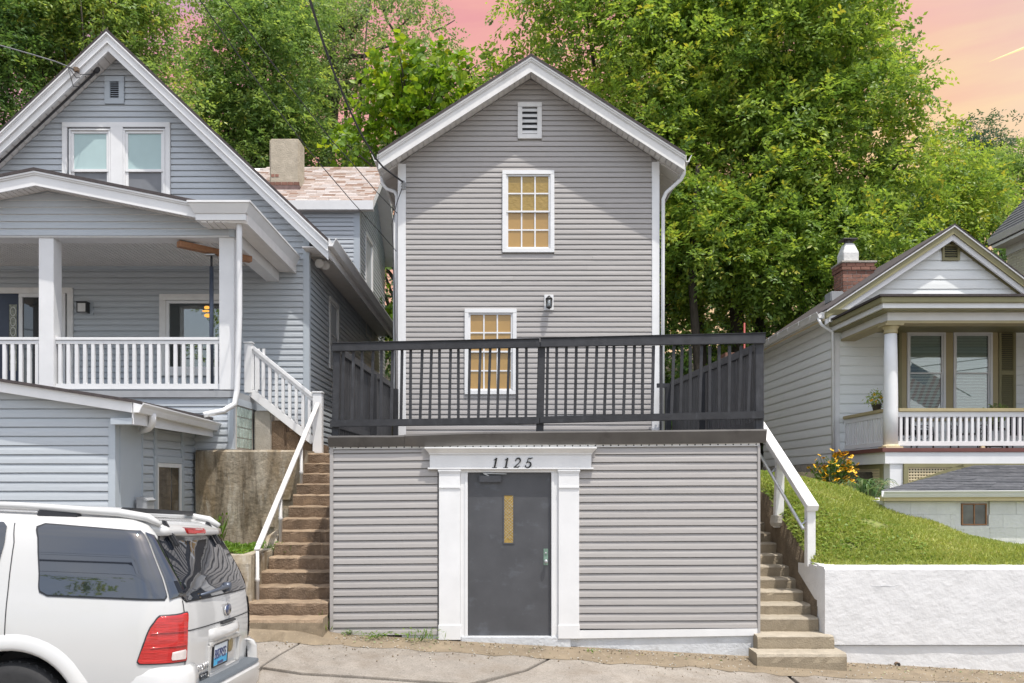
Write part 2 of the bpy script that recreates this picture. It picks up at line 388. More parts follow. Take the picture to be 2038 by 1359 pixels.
def thin_glass(name, tint, refl):
    m = bpy.data.materials.new(name); m.use_nodes = True; t = m.node_tree; t.nodes.clear()
    o = t.nodes.new('ShaderNodeOutputMaterial')
    tr = nd(t, 'ShaderNodeBsdfTransparent', Color=(*tint, 1)); gl = nd(t, 'ShaderNodeBsdfGlossy', Color=(1, 1, 1, 1), Roughness=0.01)
    fr = nd(t, 'ShaderNodeFresnel', IOR=1.5)
    ml = t.nodes.new('ShaderNodeMath'); ml.operation = 'MULTIPLY_ADD'; ml.use_clamp = True
    ml.inputs[1].default_value = 1.0; ml.inputs[2].default_value = refl
    t.links.new(fr.outputs[0], ml.inputs[0])
    mx = t.nodes.new('ShaderNodeMixShader')
    t.links.new(ml.outputs[0], mx.inputs[0]); t.links.new(tr.outputs[0], mx.inputs[1]); t.links.new(gl.outputs[0], mx.inputs[2])
    t.links.new(mx.outputs[0], o.inputs[0])
    return m
M['glass'] = thin_glass('clear_window_glass', (0.80, 0.86, 0.84), 0.10)
M['lampglass'] = thin_glass('lantern_glass', (0.85, 0.88, 0.88), 0.12)

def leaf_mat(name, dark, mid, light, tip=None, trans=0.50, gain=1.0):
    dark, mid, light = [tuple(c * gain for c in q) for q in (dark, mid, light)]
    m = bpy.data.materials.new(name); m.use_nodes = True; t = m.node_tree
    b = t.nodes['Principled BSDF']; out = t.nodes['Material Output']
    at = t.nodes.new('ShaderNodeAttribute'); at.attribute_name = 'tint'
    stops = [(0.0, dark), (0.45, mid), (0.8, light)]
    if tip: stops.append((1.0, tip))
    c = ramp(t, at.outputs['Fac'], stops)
    t.links.new(c, b.inputs['Base Color']); b.inputs['Roughness'].default_value = 0.42
    b.inputs['Specular IOR Level'].default_value = 0.35
    tl = t.nodes.new('ShaderNodeBsdfTranslucent')
    c2 = mixc(t, 1.0, c, (1.22, 1.18, 0.72), 'MULTIPLY')
    t.links.new(c2, tl.inputs['Color'])
    mx = t.nodes.new('ShaderNodeMixShader'); mx.inputs[0].default_value = trans
    t.links.new(b.outputs[0], mx.inputs[1]); t.links.new(tl.outputs[0], mx.inputs[2])
    t.links.new(mx.outputs[0], out.inputs[0])
    return m
M['leaf_elm'] = leaf_mat('elm_leaf', (0.085, 0.150, 0.036), (0.165, 0.245, 0.048), (0.275, 0.345, 0.058), (0.42, 0.40, 0.06), gain=1.55)
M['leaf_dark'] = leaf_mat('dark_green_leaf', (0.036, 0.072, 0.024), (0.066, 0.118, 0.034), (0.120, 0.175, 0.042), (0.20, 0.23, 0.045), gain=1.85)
M['leaf_grey'] = leaf_mat('grey_green_leaf', (0.095, 0.145, 0.062), (0.155, 0.215, 0.088), (0.225, 0.285, 0.115), (0.28, 0.33, 0.09), gain=1.65)
M['leaf_mixed'] = leaf_mat('mixed_green_leaf', (0.078, 0.135, 0.044), (0.145, 0.210, 0.060), (0.235, 0.290, 0.070), (0.36, 0.34, 0.065), gain=1.85)
M['leaf_big'] = leaf_mat('lime_green_leaf', (0.075, 0.160, 0.020), (0.155, 0.275, 0.022), (0.260, 0.390, 0.028), (0.40, 0.43, 0.03))
M['leaf_locust'] = leaf_mat('blue_green_leaf', (0.050, 0.110, 0.072), (0.080, 0.150, 0.088), (0.130, 0.205, 0.096), (0.22, 0.23, 0.08))
M['grass'] = leaf_mat('grass_blade', (0.27, 0.33, 0.08), (0.38, 0.44, 0.105), (0.49, 0.51, 0.15), (0.52, 0.46, 0.20), trans=0.35)
M['clover'] = leaf_mat('clover_leaf', (0.13, 0.215, 0.045), (0.20, 0.30, 0.055), (0.29, 0.37, 0.075), trans=0.35)
M['weed'] = leaf_mat('weed_leaf', (0.08, 0.16, 0.02), (0.13, 0.25, 0.03), (0.22, 0.33, 0.05), trans=0.4)
M['strap'] = leaf_mat('strap_leaf', (0.07, 0.15, 0.06), (0.13, 0.23, 0.10), (0.30, 0.36, 0.20), (0.52, 0.50, 0.30), trans=0.35)

# ------------------------------------------------------------------ building helpers
def siding(parent, fr, z0, z1, e, span, mat, openings=(), name='siding_board', d=0.015, seam=0.0, lip=0.003, slope=0.0):
    k = 0
    rng = random.Random(int(z0 * 100) + int(e * 1000) + int(fr.O.x * 10))
    while z0 + k * e < z1 - 0.012:
        za, zb = z0 + k * e, min(z0 + (k + 1) * e, z1)
        k += 1
        a, b = span(za + 1e-4), span(zb - 1e-4)
        if a is None: continue
        if b is None or b[1] <= b[0]:
            if a[1] - a[0] < 0.03: continue
            mid = (a[0] + a[1]) / 2; b = (mid - 0.004, mid + 0.004)
        if a[1] - a[0] < 0.02: continue
        zm = (za + zb) / 2
        segs = [(a[0], b[0], a[1], b[1])]
        for o in sorted(openings):
            if o[2] <= zm <= o[3]:
                l0, l1, r0, r1 = segs.pop()
                if o[0] > max(l0, l1): segs.append((l0, l1, o[0], o[0]))
                if o[1] < min(r0, r1): segs.append((o[1], o[1], r0, r1))
                elif not segs or segs[-1][2] != o[0]: segs.append(None)
                if segs and segs[-1] is None: segs.pop(); break
        out = []
        for s in segs:
            if seam and s[2] - s[0] > 3.2 and rng.random() < seam:
                c = rng.uniform(s[0] + 0.8, s[2] - 0.8)
                out += [(s[0], s[1], c - 0.001, c - 0.001), (c + 0.001, c + 0.001, s[2], s[3])]
            else: out.append(s)
        for l0, l1, r0, r1 in out:
            if r0 - l0 < 0.015 and r1 - l1 < 0.015: continue
            dz = lambda u: slope * u
            ns_ = max(1, min(8, int((r0 - l0) / 0.7))) if r0 - l0 > 1.0 else 1
            vs = []
            for k_ in range(ns_ + 1):
                f_ = k_ / ns_; u0_, u1_ = l0 + (r0 - l0) * f_, l1 + (r1 - l1) * f_
                jz, jd = (rng.uniform(-1, 1) * 0.0022, rng.uniform(-1, 1) * 0.0022) if ns_ > 1 else (0, 0)
                q_ = lambda f, nn, zz: fr.p(u0_ + f * (u1_ - u0_), nn, zz + dz(u0_ + f * (u1_ - u0_)))
                vs += [q_(0, 0, za + 0.013), q_(0, d - 0.003, za + 0.013), q_(0, d - 0.003, za + jz), q_(0, d + jd, za + jz), q_(0.45, d * 0.80 + jd, za + 0.45 * (zb - za)),
                       q_(0.86, lip + 0.003, za + 0.86 * (zb - za)), q_(0.90, lip - 0.010, za + 0.90 * (zb - za)), q_(1, lip - 0.010, zb + 0.011), q_(1, lip - 0.012, zb + 0.011)]
            m = MB(); m.add(vs, [(9 * s + i, 9 * s + (i + 1) % 9, 9 * s + 9 + (i + 1) % 9, 9 * s + 9 + i) for s in range(ns_) for i in range(9)] + [tuple(range(9)), tuple(range(9 * ns_ + 8, 9 * ns_ - 1, -1))])
            m.build(name, mat, parent)

def frame_mb(fr, u0, u1, z0, z1, w, n0, n1, m=None, bot=None):
    m = m or MB(); b = w if bot is None else bot
    m.fbox(fr, u0, u0 + w, n0, n1, z0 + b, z1 - w); m.fbox(fr, u1 - w, u1, n0, n1, z0 + b, z1 - w)
    m.fbox(fr, u0, u1, n0, n1, z1 - w, z1)
    if b > 0: m.fbox(fr, u0, u1, n0, n1, z0, z0 + b)
    return m

def window(parent, fr, u0, u1, z0, z1, fw, casing, sashm, pane_top, pane_bot, grid=(1, 1), split=0.5, sw=0.035, n=0.03, depth=0.05, mw=0.018, label=None):
    w = frame_mb(fr, u0, u1, z0, z1, fw, 0.0, n + 0.012).build('window', casing, parent, bevel=0.004)
    if label: w['label'] = label
    a0, a1, b0, b1 = u0 + fw, u1 - fw, z0 + fw, z1 - fw
    zm = b0 + (b1 - b0) * split
    for (q0, q1, pm_, nn) in ((zm - sw / 2, b1, pane_top, n - 0.012), (b0, zm + sw / 2, pane_bot, n - 0.030)):
        if q1 - q0 < 0.05: continue
        frame_mb(fr, a0, a1, q0, q1, sw, nn - 0.03, nn).build('sash', sashm, w, bevel=0.003)
        c0, c1, d0, d1 = a0 + sw, a1 - sw, q0 + sw, q1 - sw
        if grid != (1, 1):
            mm = MB()
            for i in range(1, grid[0]):
                u = c0 + (c1 - c0) * i / grid[0]; mm.fbox(fr, u - mw / 2, u + mw / 2, nn - 0.022, nn - 0.006, d0, d1)
            for j in range(1, grid[1]):
                z = d0 + (d1 - d0) * j / grid[1]; mm.fbox(fr, c0, c1, nn - 0.0225, nn - 0.0065, z - mw / 2, z + mw / 2)
            mm.build('muntin', sashm, w)
        for i in range(grid[0]):
            for j in range(grid[1]):
                MB().fbox(fr, c0 + (c1 - c0) * i / grid[0], c0 + (c1 - c0) * (i + 1) / grid[0], nn - 0.026, nn - 0.020,
                          d0 + (d1 - d0) * j / grid[1], d0 + (d1 - d0) * (j + 1) / grid[1]).build('pane', pm_, w)
    return w

def wframe(fr_y, px0, px1, py0, py1):                     # photo rectangle on a front wall -> (u0,u1,z0,z1)
    return X(px0, fr_y), X(px1, fr_y), Z(py1, fr_y), Z(py0, fr_y)

def vent(parent, fr, u0, u1, z0, z1, fw, n, mat, slat_mat, dark, nsl):
    v = frame_mb(fr, u0, u1, z0, z1, fw, 0.0, 0.045).build('gable_vent', mat, parent, bevel=0.004)
    MB().fbox(fr, u0 + fw, u1 - fw, -0.03, 0.004, z0 + fw, z1 - fw).build('vent_backing', dark, v)
    h = (z1 - z0 - 2 * fw) / nsl
    for i in range(nsl):
        zz = z0 + fw + i * h
        m = MB(); q = []
        for u in (u0 + fw, u1 - fw):
            q += [fr.p(u, 0.036, zz + 0.12 * h), fr.p(u, 0.036, zz + 0.20 * h), fr.p(u, 0.006, zz + 0.78 * h), fr.p(u, 0.006, zz + 0.70 * h)]
        m.add(q, [(0, 1, 2, 3), (7, 6, 5, 4), (0, 4, 5, 1), (1, 5, 6, 2), (2, 6, 7, 3), (3, 7, 4, 0)])
        m.build('louvre', slat_mat, v)
    return v

def gutter(parent, a, b, out, mat, w=0.12, h=0.12, name='gutter'):
    a, b = Vector(a), Vector(b); out = Vector(out).normalized(); up = Vector((0, 0, 1))
    prof = [(0, -h), (w * 0.55, -h), (w * 0.72, -h * 0.62), (w * 0.78, -h * 0.45), (w, -h * 0.12), (w, 0), (w * 0.9, 0), (w * 0.9, -h * 0.1), (w * 0.5, -h * 0.85), (0.01, -h * 0.85), (0.01, 0), (0, 0)]
    pts = [a + out * p + up * q for p, q in prof]
    m = MB(); m.prism(pts, b - a)
    return m.build(name, mat, parent)

# ------------------------------------------------------------------ ground and hillside
def grid_mesh(name, xs, ys, fz, mat, kind='structure', parent=None):
    m = MB(); nx, ny = len(xs), len(ys)
    m.v = [Vector((x, y, fz(x, y))) for y in ys for x in xs]
    m.f = [[j * nx + i, j * nx + i + 1, (j + 1) * nx + i + 1, (j + 1) * nx + i] for j in range(ny - 1) for i in range(nx - 1)]
    m.m = [0] * len(m.f)
    o = m.build(name, mat, parent, smooth=True, fix=False)
    if kind: o['kind'] = kind
    return o
def sstep(a, b, x):
    t = max(0.0, min(1.0, (x - a) / (b - a))); return t * t * (3 - 2 * t)
def lin(a, b, n): return [a + (b - a) * i / (n - 1) for i in range(n)]

def road_z(x, y): return max(-30.0, min(30.0, gz(x, y))) - 0.05
grid_mesh('ground', [-600, -120, -40, -12, 0, 12, 40, 120, 600], [-900, -200, -40, 0, 4, 8.0, 10.6, 11.5, 12.2], road_z, M['slab'])
def asphalt_z(x, y): return road_z(x, y) + 0.008
grid_mesh('street', [-600, -120, -40, -12, 0, 12, 40, 120, 600], [-4.5, 0, 3.6], asphalt_z, M['asphalt'])
def hill_z(x, y):
    edge = 2.1 if -5 < x < 8.6 else 2.1
    base = gz(x, 10.6) - 0.1
    z = base + (edge - base) * sstep(11.5, 16.0, y)
    z += 7.0 * sstep(21, 52, y) + 9 * sstep(50, 110, y)
    z += 0.5 * math.sin(x * 0.21 + y * 0.13) * sstep(22, 30, y)
    if -5.0 < x < 8.7 and y < 16.2: z = min(z, -0.6 + (2.1 + 0.6) * sstep(15.2, 16.2, y))
    return z
grid_mesh('hillside', [-400, -120] + lin(-60, -8, 14) + lin(-5.1, 8.8, 15) + lin(12, 60, 13) + [120, 400],
          [11.0, 12, 13, 14, 15, 15.6, 16.2] + lin(17, 60, 24) + [80, 110, 200, 500], hill_z, M['woodfloor'])

# pavement: separate concrete slabs with open joints between them
def inset(poly, d):
    n = len(poly); c = sum((Vector(p).to_2d() for p in poly), Vector((0, 0))) / n; lines = []
    for i in range(n):
        a, b = Vector(poly[i]).to_2d(), Vector(poly[(i + 1) % n]).to_2d()
        t = (b - a).normalized(); nn = Vector((-t.y, t.x))
        if (c - a).dot(nn) < 0: nn = -nn
        lines.append((a + nn * d, t))
    out = []
    for i in range(n):
        (p, t), (q, s) = lines[i - 1], lines[i]
        den = t.x * s.y - t.y * s.x
        if abs(den) < 1e-6: out.append(q); continue
        k = ((q.x - p.x) * s.y - (q.y - p.y) * s.x) / den
        out.append(p + t * k)
    return out
walk = thing('pavement', None, None, (0, 9.5, -0.1))
walk['kind'] = 'structure'
def slab(pix, gap, lift=0.0, mat='slab', jag=0.0):
    pts = [G(*p) for p in pix]
    poly = inset([(p.x, p.y) for p in pts], gap)
    top = [(p.x, p.y, gz(p.x, p.y) + lift) for p in poly]
    m = MB(); m.prism(top, (0, 0, -0.10))
    return m.build('slab', M[mat], walk, bevel=0.006)
A1, A2, A3, A4 = (519, 1327), (600, 1339), (720, 1346), (930, 1361)
B0, B1, B2 = (519, 1327), (553, 1305), (594, 1281)
slab([(300, 1262), (620, 1266), B1, B0, (505, 1372), (480, 1420), (250, 1420)], 0.010, 0.0)
slab([(622, 1266), (1069, 1294), (1120, 1296), (1045, 1334), (930, 1361), A3, A2, A1, B1], 0.010, 0.0)
slab([(1123, 1296), (1524, 1308), (1586, 1360), (1640, 1402), (990, 1402), (958, 1360), (1048, 1335)], 0.010, 0.0)
slab([(1527, 1308), (2300, 1338), (2300, 1440), (1644, 1402)], 0.006, 0.0)
slab([A1, A2, A3, A4, (986, 1402), (1000, 1500), (420, 1500), (500, 1400)], 0.009, -0.020)
slab([(988, 1404), (1640, 1404), (1700, 1500), (1003, 1500)], 0.009, -0.006)
slab([(1645, 1405), (2300, 1443), (2300, 1520), (1704, 1500)], 0.012, -0.004)
slab([(-260, 1253), (296, 1262), (246, 1420), (-300, 1420)], 0.008, 0.002)
# gritty brown strip of washed-down soil along the foot of the walls
verge = MB()
edge_f = [(-200, 1262), (300, 1266), (500, 1276), (594, 1281), (760, 1290), (900, 1299), (1069, 1309), (1240, 1322), (1400, 1330), (1549, 1344), (1700, 1350), (1900, 1358), (2300, 1376)]
for i in range(len(edge_f) - 1):
    a, b = G(*edge_f[i]), G(*edge_f[i + 1])
    n = 6
    for j in range(n):
        p, q = a.lerp(b, j / n), a.lerp(b, (j + 1) / n)
        w1 = 0.05 * math.sin(p.x * 9.0) + 0.03 * math.sin(p.x * 23.0 + 1); w2 = 0.05 * math.sin(q.x * 9.0) + 0.03 * math.sin(q.x * 23.0 + 1)
        def vrow(u, w):
            h = sstep(-1.95, -2.5, u.x); ym = max(u.y + w + 0.05, 10.08)
            return [(u.x, u.y + w, gz(u.x, u.y) + 0.004), (u.x, ym, gz(u.x, ym) + 0.014 + 0.085 * h), (u.x, 10.65, gz(u.x, 10.65) + 0.03 + 0.10 * h)]
        verge.add(vrow(p, w1) + vrow(q, w2), [(0, 3, 4, 1), (1, 4, 5, 2)])
vo = verge.build('verge', M['dirtstrip'], None, fix=False); vo['kind'] = 'structure'

# ------------------------------------------------------------------ street-level building with the door
YG = 10.5
fg = front(YG)
gar = thing('entry_building', 'low taupe sided street-level building with charcoal door numbered 1125', 'building', (0.52, YG, -0.1))
gwall = MB().box(-2.10, 3.15, YG + 0.075, 16.0, -0.7, 2.40).build('wall', M['taupe'], gar)
gx = lambda px: (px - 1000) / 160.0
gzz = lambda py: 1.9 + (960 - py) / 160.0
siding(gwall, fg, 0.02, 2.33, 0.0985, lambda z: (gx(664), gx(871)), M['taupe'], d=0.021, seam=0.3, slope=0.010)
siding(gwall, fg, 0.08, 2.33, 0.0985, lambda z: (gx(1152), gx(1507)), M['taupe'], d=0.021, seam=0.3, slope=0.004)
MB().fbox(fg, gx(871) - 0.2, gx(871) - 0.001, 0, 0.0185, 2.19, 2.32).fbox(fg, gx(1152) + 0.001, gx(1152) + 0.2, 0, 0.0185, 2.215, 2.32).build('siding_filler', M['taupe'], gwall)
siding(gwall, right(3.17), -0.1, 2.33, 0.0985, lambda z: (10.54, 16.0), M['taupe'], d=0.015)
siding(gwall, left(-2.12), -0.1, 2.33, 0.0985, lambda z: (10.54, 16.0), M['taupe'], d=0.015)
MB().fbox(fg, gx(657), gx(664), -0.04, 0.030, -0.02, 2.36).build('corner_trim', M['taupe'], gar, bevel=0.004)
MB().fbox(fg, gx(1506.5), gx(1512), -0.04, 0.030, 0.0, 2.36).build('corner_trim', M['taupe'], gar, bevel=0.004)
# dark metal drip edge, dented, in two lengths
def fascia(pxs, tops, bots):
    m = MB(); n = len(pxs); vs = []
    for px, t, b in zip(pxs, tops, bots):
        x = gx(px); zt, zb = gzz(t), gzz(b)
        vs += [(x, YG + 0.1, zt + 0.012), (x, YG - 0.085, zt), (x, YG - 0.092, zt - 0.02), (x, YG - 0.050, zb), (x, YG + 0.05, zb)]
    fs = [(i * 5 + j, i * 5 + (j + 1) % 5, (i + 1) * 5 + (j + 1) % 5, (i + 1) * 5 + j) for i in range(n - 1) for j in range(5)]
    fs += [(0, 1, 2, 3, 4), tuple((n - 1) * 5 + j for j in range(5))]
    return m.add(vs, fs).build('drip_edge', M['darkmetal'], gar)
fascia([655, 700, 780, 806], [868, 867.5, 867.5, 866.5], [889, 890, 889, 888])
fascia([806.3, 850, 930, 1000, 1100, 1250, 1400, 1522], [865.5, 864, 861, 860, 858.5, 857.5, 856, 854.5], [888, 889.5, 886, 884.5, 885, 884, 883, 881])
sm = MB()
sm.add([fg.p(gx(p), n, gzz(y)) for p, ya, yb in ((661, 888, 894), (1511, 881, 887)) for n in (0.0, 0.022) for y in (ya, yb)],
       [(0, 1, 3, 2), (4, 6, 7, 5), (0, 4, 5, 1), (2, 3, 7, 6), (0, 2, 6, 4), (1, 5, 7, 3)])
strip = sm.build('vent_strip', M['dirtywhite'], gar)
dm = MB()
for i in range(56):
    px = 668 + i * 15.2; t = (px - 661) / 850; dm.lathe([(0.010, 0), (0.010, 0.0015)], fg.p(gx(px), 0.0225, gzz(891 - 7 * t)), 6, (0, -1, 0))
dots = dm.build('vent_hole', M['black'], strip); dots['kind'] = 'stuff'
# roof deck over the building
MB().box(-2.10, 3.15, YG + 0.1, 16.1, 2.42, 2.465).build('roof_deck', M['shingle_grey'], gar)
# foundation and base boards
MB().fbox(fg, gx(1136), gx(1507), -0.05, -0.004, -0.7, 0.02).build('foundation', M['foundation'], gar)
MB().fbox(fg, gx(800), gx(873), -0.05, 0.004, -0.5, 0.045).build('foundation', M['foundation'], gar)
m = MB(); m.add([fg.p(gx(p), n, gzz(y)) for p, ya, yb in ((1150, 1254, 1270), (1507, 1250, 1264)) for n in (-0.01, 0.024) for y in (ya, yb)],
      [(0, 1, 3, 2), (4, 6, 7, 5), (0, 4, 5, 1), (2, 3, 7, 6), (0, 2, 6, 4), (1, 5, 7, 3)])
m.build('base_board', M['white'], gar)
# classical door surround
sur = MB().fbox(fg, -0.90, 1.10, -0.05, 0.060, 2.085, 2.244).build('door_frieze', M['white'], gar, bevel=0.004)
cm = MB()
for (h0, h1, a0, a1, n0, n1) in ((2.244, 2.262, 0.0, 0.0, 0.075, 0.075), (2.262, 2.315, 0.0, 0.045, 0.075, 0.125), (2.315, 2.335, 0.05, 0.05, 0.135, 0.135)):
    vs = []
    for h, a, n in ((h0, a0, n0), (h1, a1, n1)):
        vs += [fg.p(-0.91 - a, -0.05, h), fg.p(1.11 + a, -0.05, h), fg.p(1.11 + a, n, h), fg.p(-0.91 - a, n, h)]
    cm.add(vs, [(0, 1, 2, 3), (7, 6, 5, 4), (0, 4, 5, 1), (1, 5, 6, 2), (2, 6, 7, 3), (3, 7, 4, 0)])
cm.build('door_cornice', M['dirtywhite'], gar, bevel=0.003)
MB().fbox(fg, -0.925, 1.125, -0.05, 0.072, 2.062, 2.0845).build('frieze_moulding', M['white'], gar, bevel=0.004)
for u0, u1, zb in ((gx(874), gx(916), -0.045), (gx(1111), gx(1152), -0.03)):
    p_ = MB().fbox(fg, u0, u1, -0.05, 0.050, zb, 2.061).build('pilaster', M['white'], gar, bevel=0.004)
    MB().fbox(fg, u0 - 0.012, u1 + 0.012, 0.0, 0.068, 2.035, 2.0605).fbox(fg, u0 - 0.004, u1 + 0.004, 0.0, 0.060, 2.018, 2.0345).build('capital', M['white'], p_, bevel=0.003)
    MB().fbox(fg, u0 - 0.004, u1 + 0.004, 0.0, 0.058, 1.822, 1.832).fbox(fg, u0 + 0.002, u1 - 0.002, 0.0, 0.064, 1.833, 1.845).build('astragal', M['white'], p_, bevel=0.002)
    MB().fbox(fg, u0 - 0.006, u1 + 0.006, 0.0, 0.060, zb - 0.004, 0.135).build('plinth', M['white'], p_, bevel=0.004)
cas = MB().fbox(fg, gx(916) + 0.001, gx(931), -0.07, 0.018, -0.02, 2.025).fbox(fg, gx(1097), gx(1111) - 0.001, -0.07, 0.018, -0.02, 2.025).fbox(fg, gx(916) + 0.001, gx(1111) - 0.001, -0.07, 0.0185, 2.0255, 2.0615)
cas.fbox(fg, gx(925), gx(931) - 0.003, 0.0, 0.026, -0.02, 2.02).fbox(fg, gx(1097) + 0.003, gx(1103), 0.0, 0.026, -0.02, 2.02).build('door_casing', M['white'], gar, bevel=0.003)
MB().fbox(fg, gx(917), gx(1136), -0.08, 0.045, -0.5, -0.012).build('door_sill', M['foundation'], gar, bevel=0.012)
door = MB().fbox(fg, gx(931) + 0.004, gx(1097) - 0.004, -0.072, -0.030, -0.008, 2.022).build('door', M['doorgrey'], gar, bevel=0.003)
frame_mb(fg, gx(1003) - 0.012, gx(1022) + 0.012, gzz(1081) - 0.012, gzz(985) + 0.012, 0.016, -0.030, -0.022).build('vision_frame', M['doorgrey'], door, bevel=0.002)
MB().fbox(fg, gx(1003) + 0.004, gx(1022) - 0.004, -0.0305, -0.026, gzz(1081) + 0.004, gzz(985) - 0.004).build('vision_panel', M['amber_crinkle'], door)
wm = MB()
for i in range(-8, 22):
    for s in (1, -1):
        z0_ = gzz(1081) + i * 0.04; u0, u1 = gx(1003) + 0.004, gx(1022) - 0.004
        za_, zb_ = z0_, z0_ + s * (u1 - u0)
        if min(za_, zb_) < gzz(1081) + 0.005 or max(za_, zb_) > gzz(985) - 0.005: continue
        wm.bar(fg.p(u0, -0.0252, za_), fg.p(u1, -0.0252, zb_), 0.002, 0.002, (0, 1, 0))
ww = wm.build('glass_wire', M['metal'], door); ww['kind'] = 'stuff'
cl_ = MB().fbox(fg, gx(953), gx(998), -0.030, 0.025, gzz(960), gzz(946)).build('door_closer', M['doorgrey'], door, bevel=0.008)
MB().bar(fg.p(gx(962), 0.03, gzz(942)), fg.p(gx(1008), -0.01, gzz(943)), 0.022, 0.010).bar(fg.p(gx(962), 0.03, gzz(942)), fg.p(gx(975), 0.0, gzz(948)), 0.02, 0.012).build('closer_arm', M['metal'], door)
lk = MB().fbox(fg, gx(1082), gx(1091), -0.030, -0.024, gzz(1125), gzz(1092)).build('lock_plate', M['copper'], door, bevel=0.002)
MB().lathe([(0.010, 0), (0.012, 0.03), (0.024, 0.04), (0.026, 0.055), (0.015, 0.066)], fg.p(gx(1086.5), -0.026, gzz(1117)), 14, (0, -1, 0)).lathe([(0.013, 0), (0.013, 0.01), (0.008, 0.012)], fg.p(gx(1086.5), -0.026, gzz(1101)), 12, (0, -1, 0)).build('door_knob', M['metal'], door, smooth=True)
# house number, four slanted serif numerals
def ribbon(fr, pts, n0, n1, m):
    vs = []; k = len(pts)
    for i, (u, z, w) in enumerate(pts):
        a = pts[max(i - 1, 0)]; b = pts[min(i + 1, k - 1)]
        du, dz = b[0] - a[0], b[1] - a[1]; L = math.hypot(du, dz) or 1
        nu, nz = -dz / L * w / 2, du / L * w / 2
        vs += [fr.p(u + nu, n1, z + nz), fr.p(u - nu, n1, z - nz), fr.p(u + nu, n0, z + nz), fr.p(u - nu, n0, z - nz)]
    fs = []
    for i in range(k - 1):
        a, b = i * 4, i * 4 + 4
        fs += [(a, a + 1, b + 1, b), (a, b, b + 2, a + 2), (a + 1, a + 3, b + 3, b + 1)]
    fs += [(0, 2, 3, 1), ((k - 1) * 4, (k - 1) * 4 + 1, (k - 1) * 4 + 3, (k - 1) * 4 + 2)]
    m.add(vs, fs)
def arc(cx, cz, r1, r2, a0, a1, n, w0, w1): return [(cx + r1 * math.cos(math.radians(a0 + (a1 - a0) * i / n)), cz + r2 * math.sin(math.radians(a0 + (a1 - a0) * i / n)), w0 + (w1 - w0) * math.sin(math.pi * i / n)) for i in range(n + 1)]
DIG = {'1': [[(0.50, 0.0, 0.17), (0.50, 1.0, 0.17)], [(0.52, 0.97, 0.05), (0.36, 0.84, 0.09), (0.24, 0.78, 0.05)], [(0.22, 0.02, 0.06), (0.78, 0.02, 0.06)]],
       '2': [arc(0.46, 0.70, 0.28, 0.27, 165, -38, 12, 0.07, 0.17) + [(0.40, 0.28, 0.10), (0.16, 0.06, 0.07)], [(0.14, 0.06, 0.10), (0.40, 0.09, 0.13), (0.62, 0.05, 0.12), (0.78, 0.22, 0.05)], [(0.16, 0.76, 0.05), (0.24, 0.74, 0.16), (0.29, 0.72, 0.04)]],
       '5': [[(0.34, 0.97, 0.09), (0.60, 0.93, 0.13), (0.82, 1.02, 0.04)], [(0.35, 0.97, 0.07), (0.27, 0.52, 0.06)], arc(0.44, 0.32, 0.31, 0.29, 140, -165, 14, 0.06, 0.17), [(0.13, 0.20, 0.05), (0.20, 0.22, 0.15), (0.26, 0.24, 0.04)]]}
for ch, px in (('1', 985), ('1', 1007), ('2', 1029), ('5', 1051)):
    m = MB(); h = 0.125; zb = gzz(931.5)
    for st in DIG[ch]:
        ribbon(fg, [(gx(px) - 0.06 + (u * 0.88 + z * 0.20) * h, zb + z * h, w * h * 0.98) for u, z, w in st], 0.060, 0.072, m)
    m.build('numeral', M['numeral'], gar)

# ------------------------------------------------------------------ black railing round the roof deck
rail = thing('deck_railing', 'black painted wooden railing around the flat roof above the charcoal door', 'railing', (0.52, YG, 2.46))
def zbar(pa, pb, y0, y1, name, mat, parent):               # photo corners (px, top, bottom) at both ends -> a board
    m = MB(); vs = []
    for px, t, b in (pa, pb):
        for y in (y0, y1):
            vs += [(X(px, YG - 0.05), y, Z(t, YG - 0.05)), (X(px, YG - 0.05), y, Z(b, YG - 0.05))]
    m.add(vs, [(0, 1, 3, 2), (4, 6, 7, 5), (0, 4, 5, 1), (2, 3, 7, 6), (0, 2, 6, 4), (1, 5, 7, 3)])
    return m.build(name, mat, parent, bevel=0.006)
zbar((660, 684, 699), (1074.6, 675.0, 691), YG - 0.05, YG - 0.012, 'top_rail', M['railblack'], rail)
zbar((1075.4, 674.0, 690.5), (1524, 664.0, 683), YG - 0.05, YG - 0.012, 'top_rail', M['railblack'], rail)
zbar((660, 681.5, 683.7), (1074.6, 672.5, 674.7), YG - 0.06, YG + 0.08, 'cap_rail', M['railblack'], rail)
zbar((1075.4, 671.5, 673.7), (1525, 661.3, 663.7), YG - 0.06, YG + 0.08, 'cap_rail', M['railblack'], rail)
zbar((656.5, 836, 850), (1073.6, 829, 843.5), YG - 0.05, YG - 0.012, 'bottom_rail', M['railblack'], rail)
zbar((1074.4, 828.5, 842.5), (1521, 817.5, 833), YG - 0.05, YG - 0.012, 'bottom_rail', M['railblack'], rail)
for a, b, zlo, lean in ((660, 674, 2.47, 0.02), (1067, 1081.5, 2.47, 0.025), (1503, 1520, 2.47, 0.0)):
    x0, x1 = gx(a), gx(b); zt = 3.60 if a < 900 else 3.64
    m = MB(); m.prism([(x0, YG - 0.01, zlo), (x1, YG - 0.01, zlo), (x1 + lean, YG - 0.01, zt), (x0 + lean, YG - 0.01, zt)], (0, 0.085, 0))
    m.build('post', M['railblack'], rail, bevel=0.006)
rb = random.Random(3)
def baluster(px):
    x = gx(px); zt = 3.60; zb = Z(846 - (px - 660) / 865 * 18, YG) - 0.02
    l = rb.uniform(0.0, 0.035); w = 0.0165
    m = MB(); m.prism([(x - w, YG - 0.011, zb), (x + w, YG - 0.011, zb), (x + w + l, YG - 0.011, zt), (x - w + l, YG - 0.011, zt)], (0, 0.035, 0))
    m.build('baluster', M['railblack'], rail)
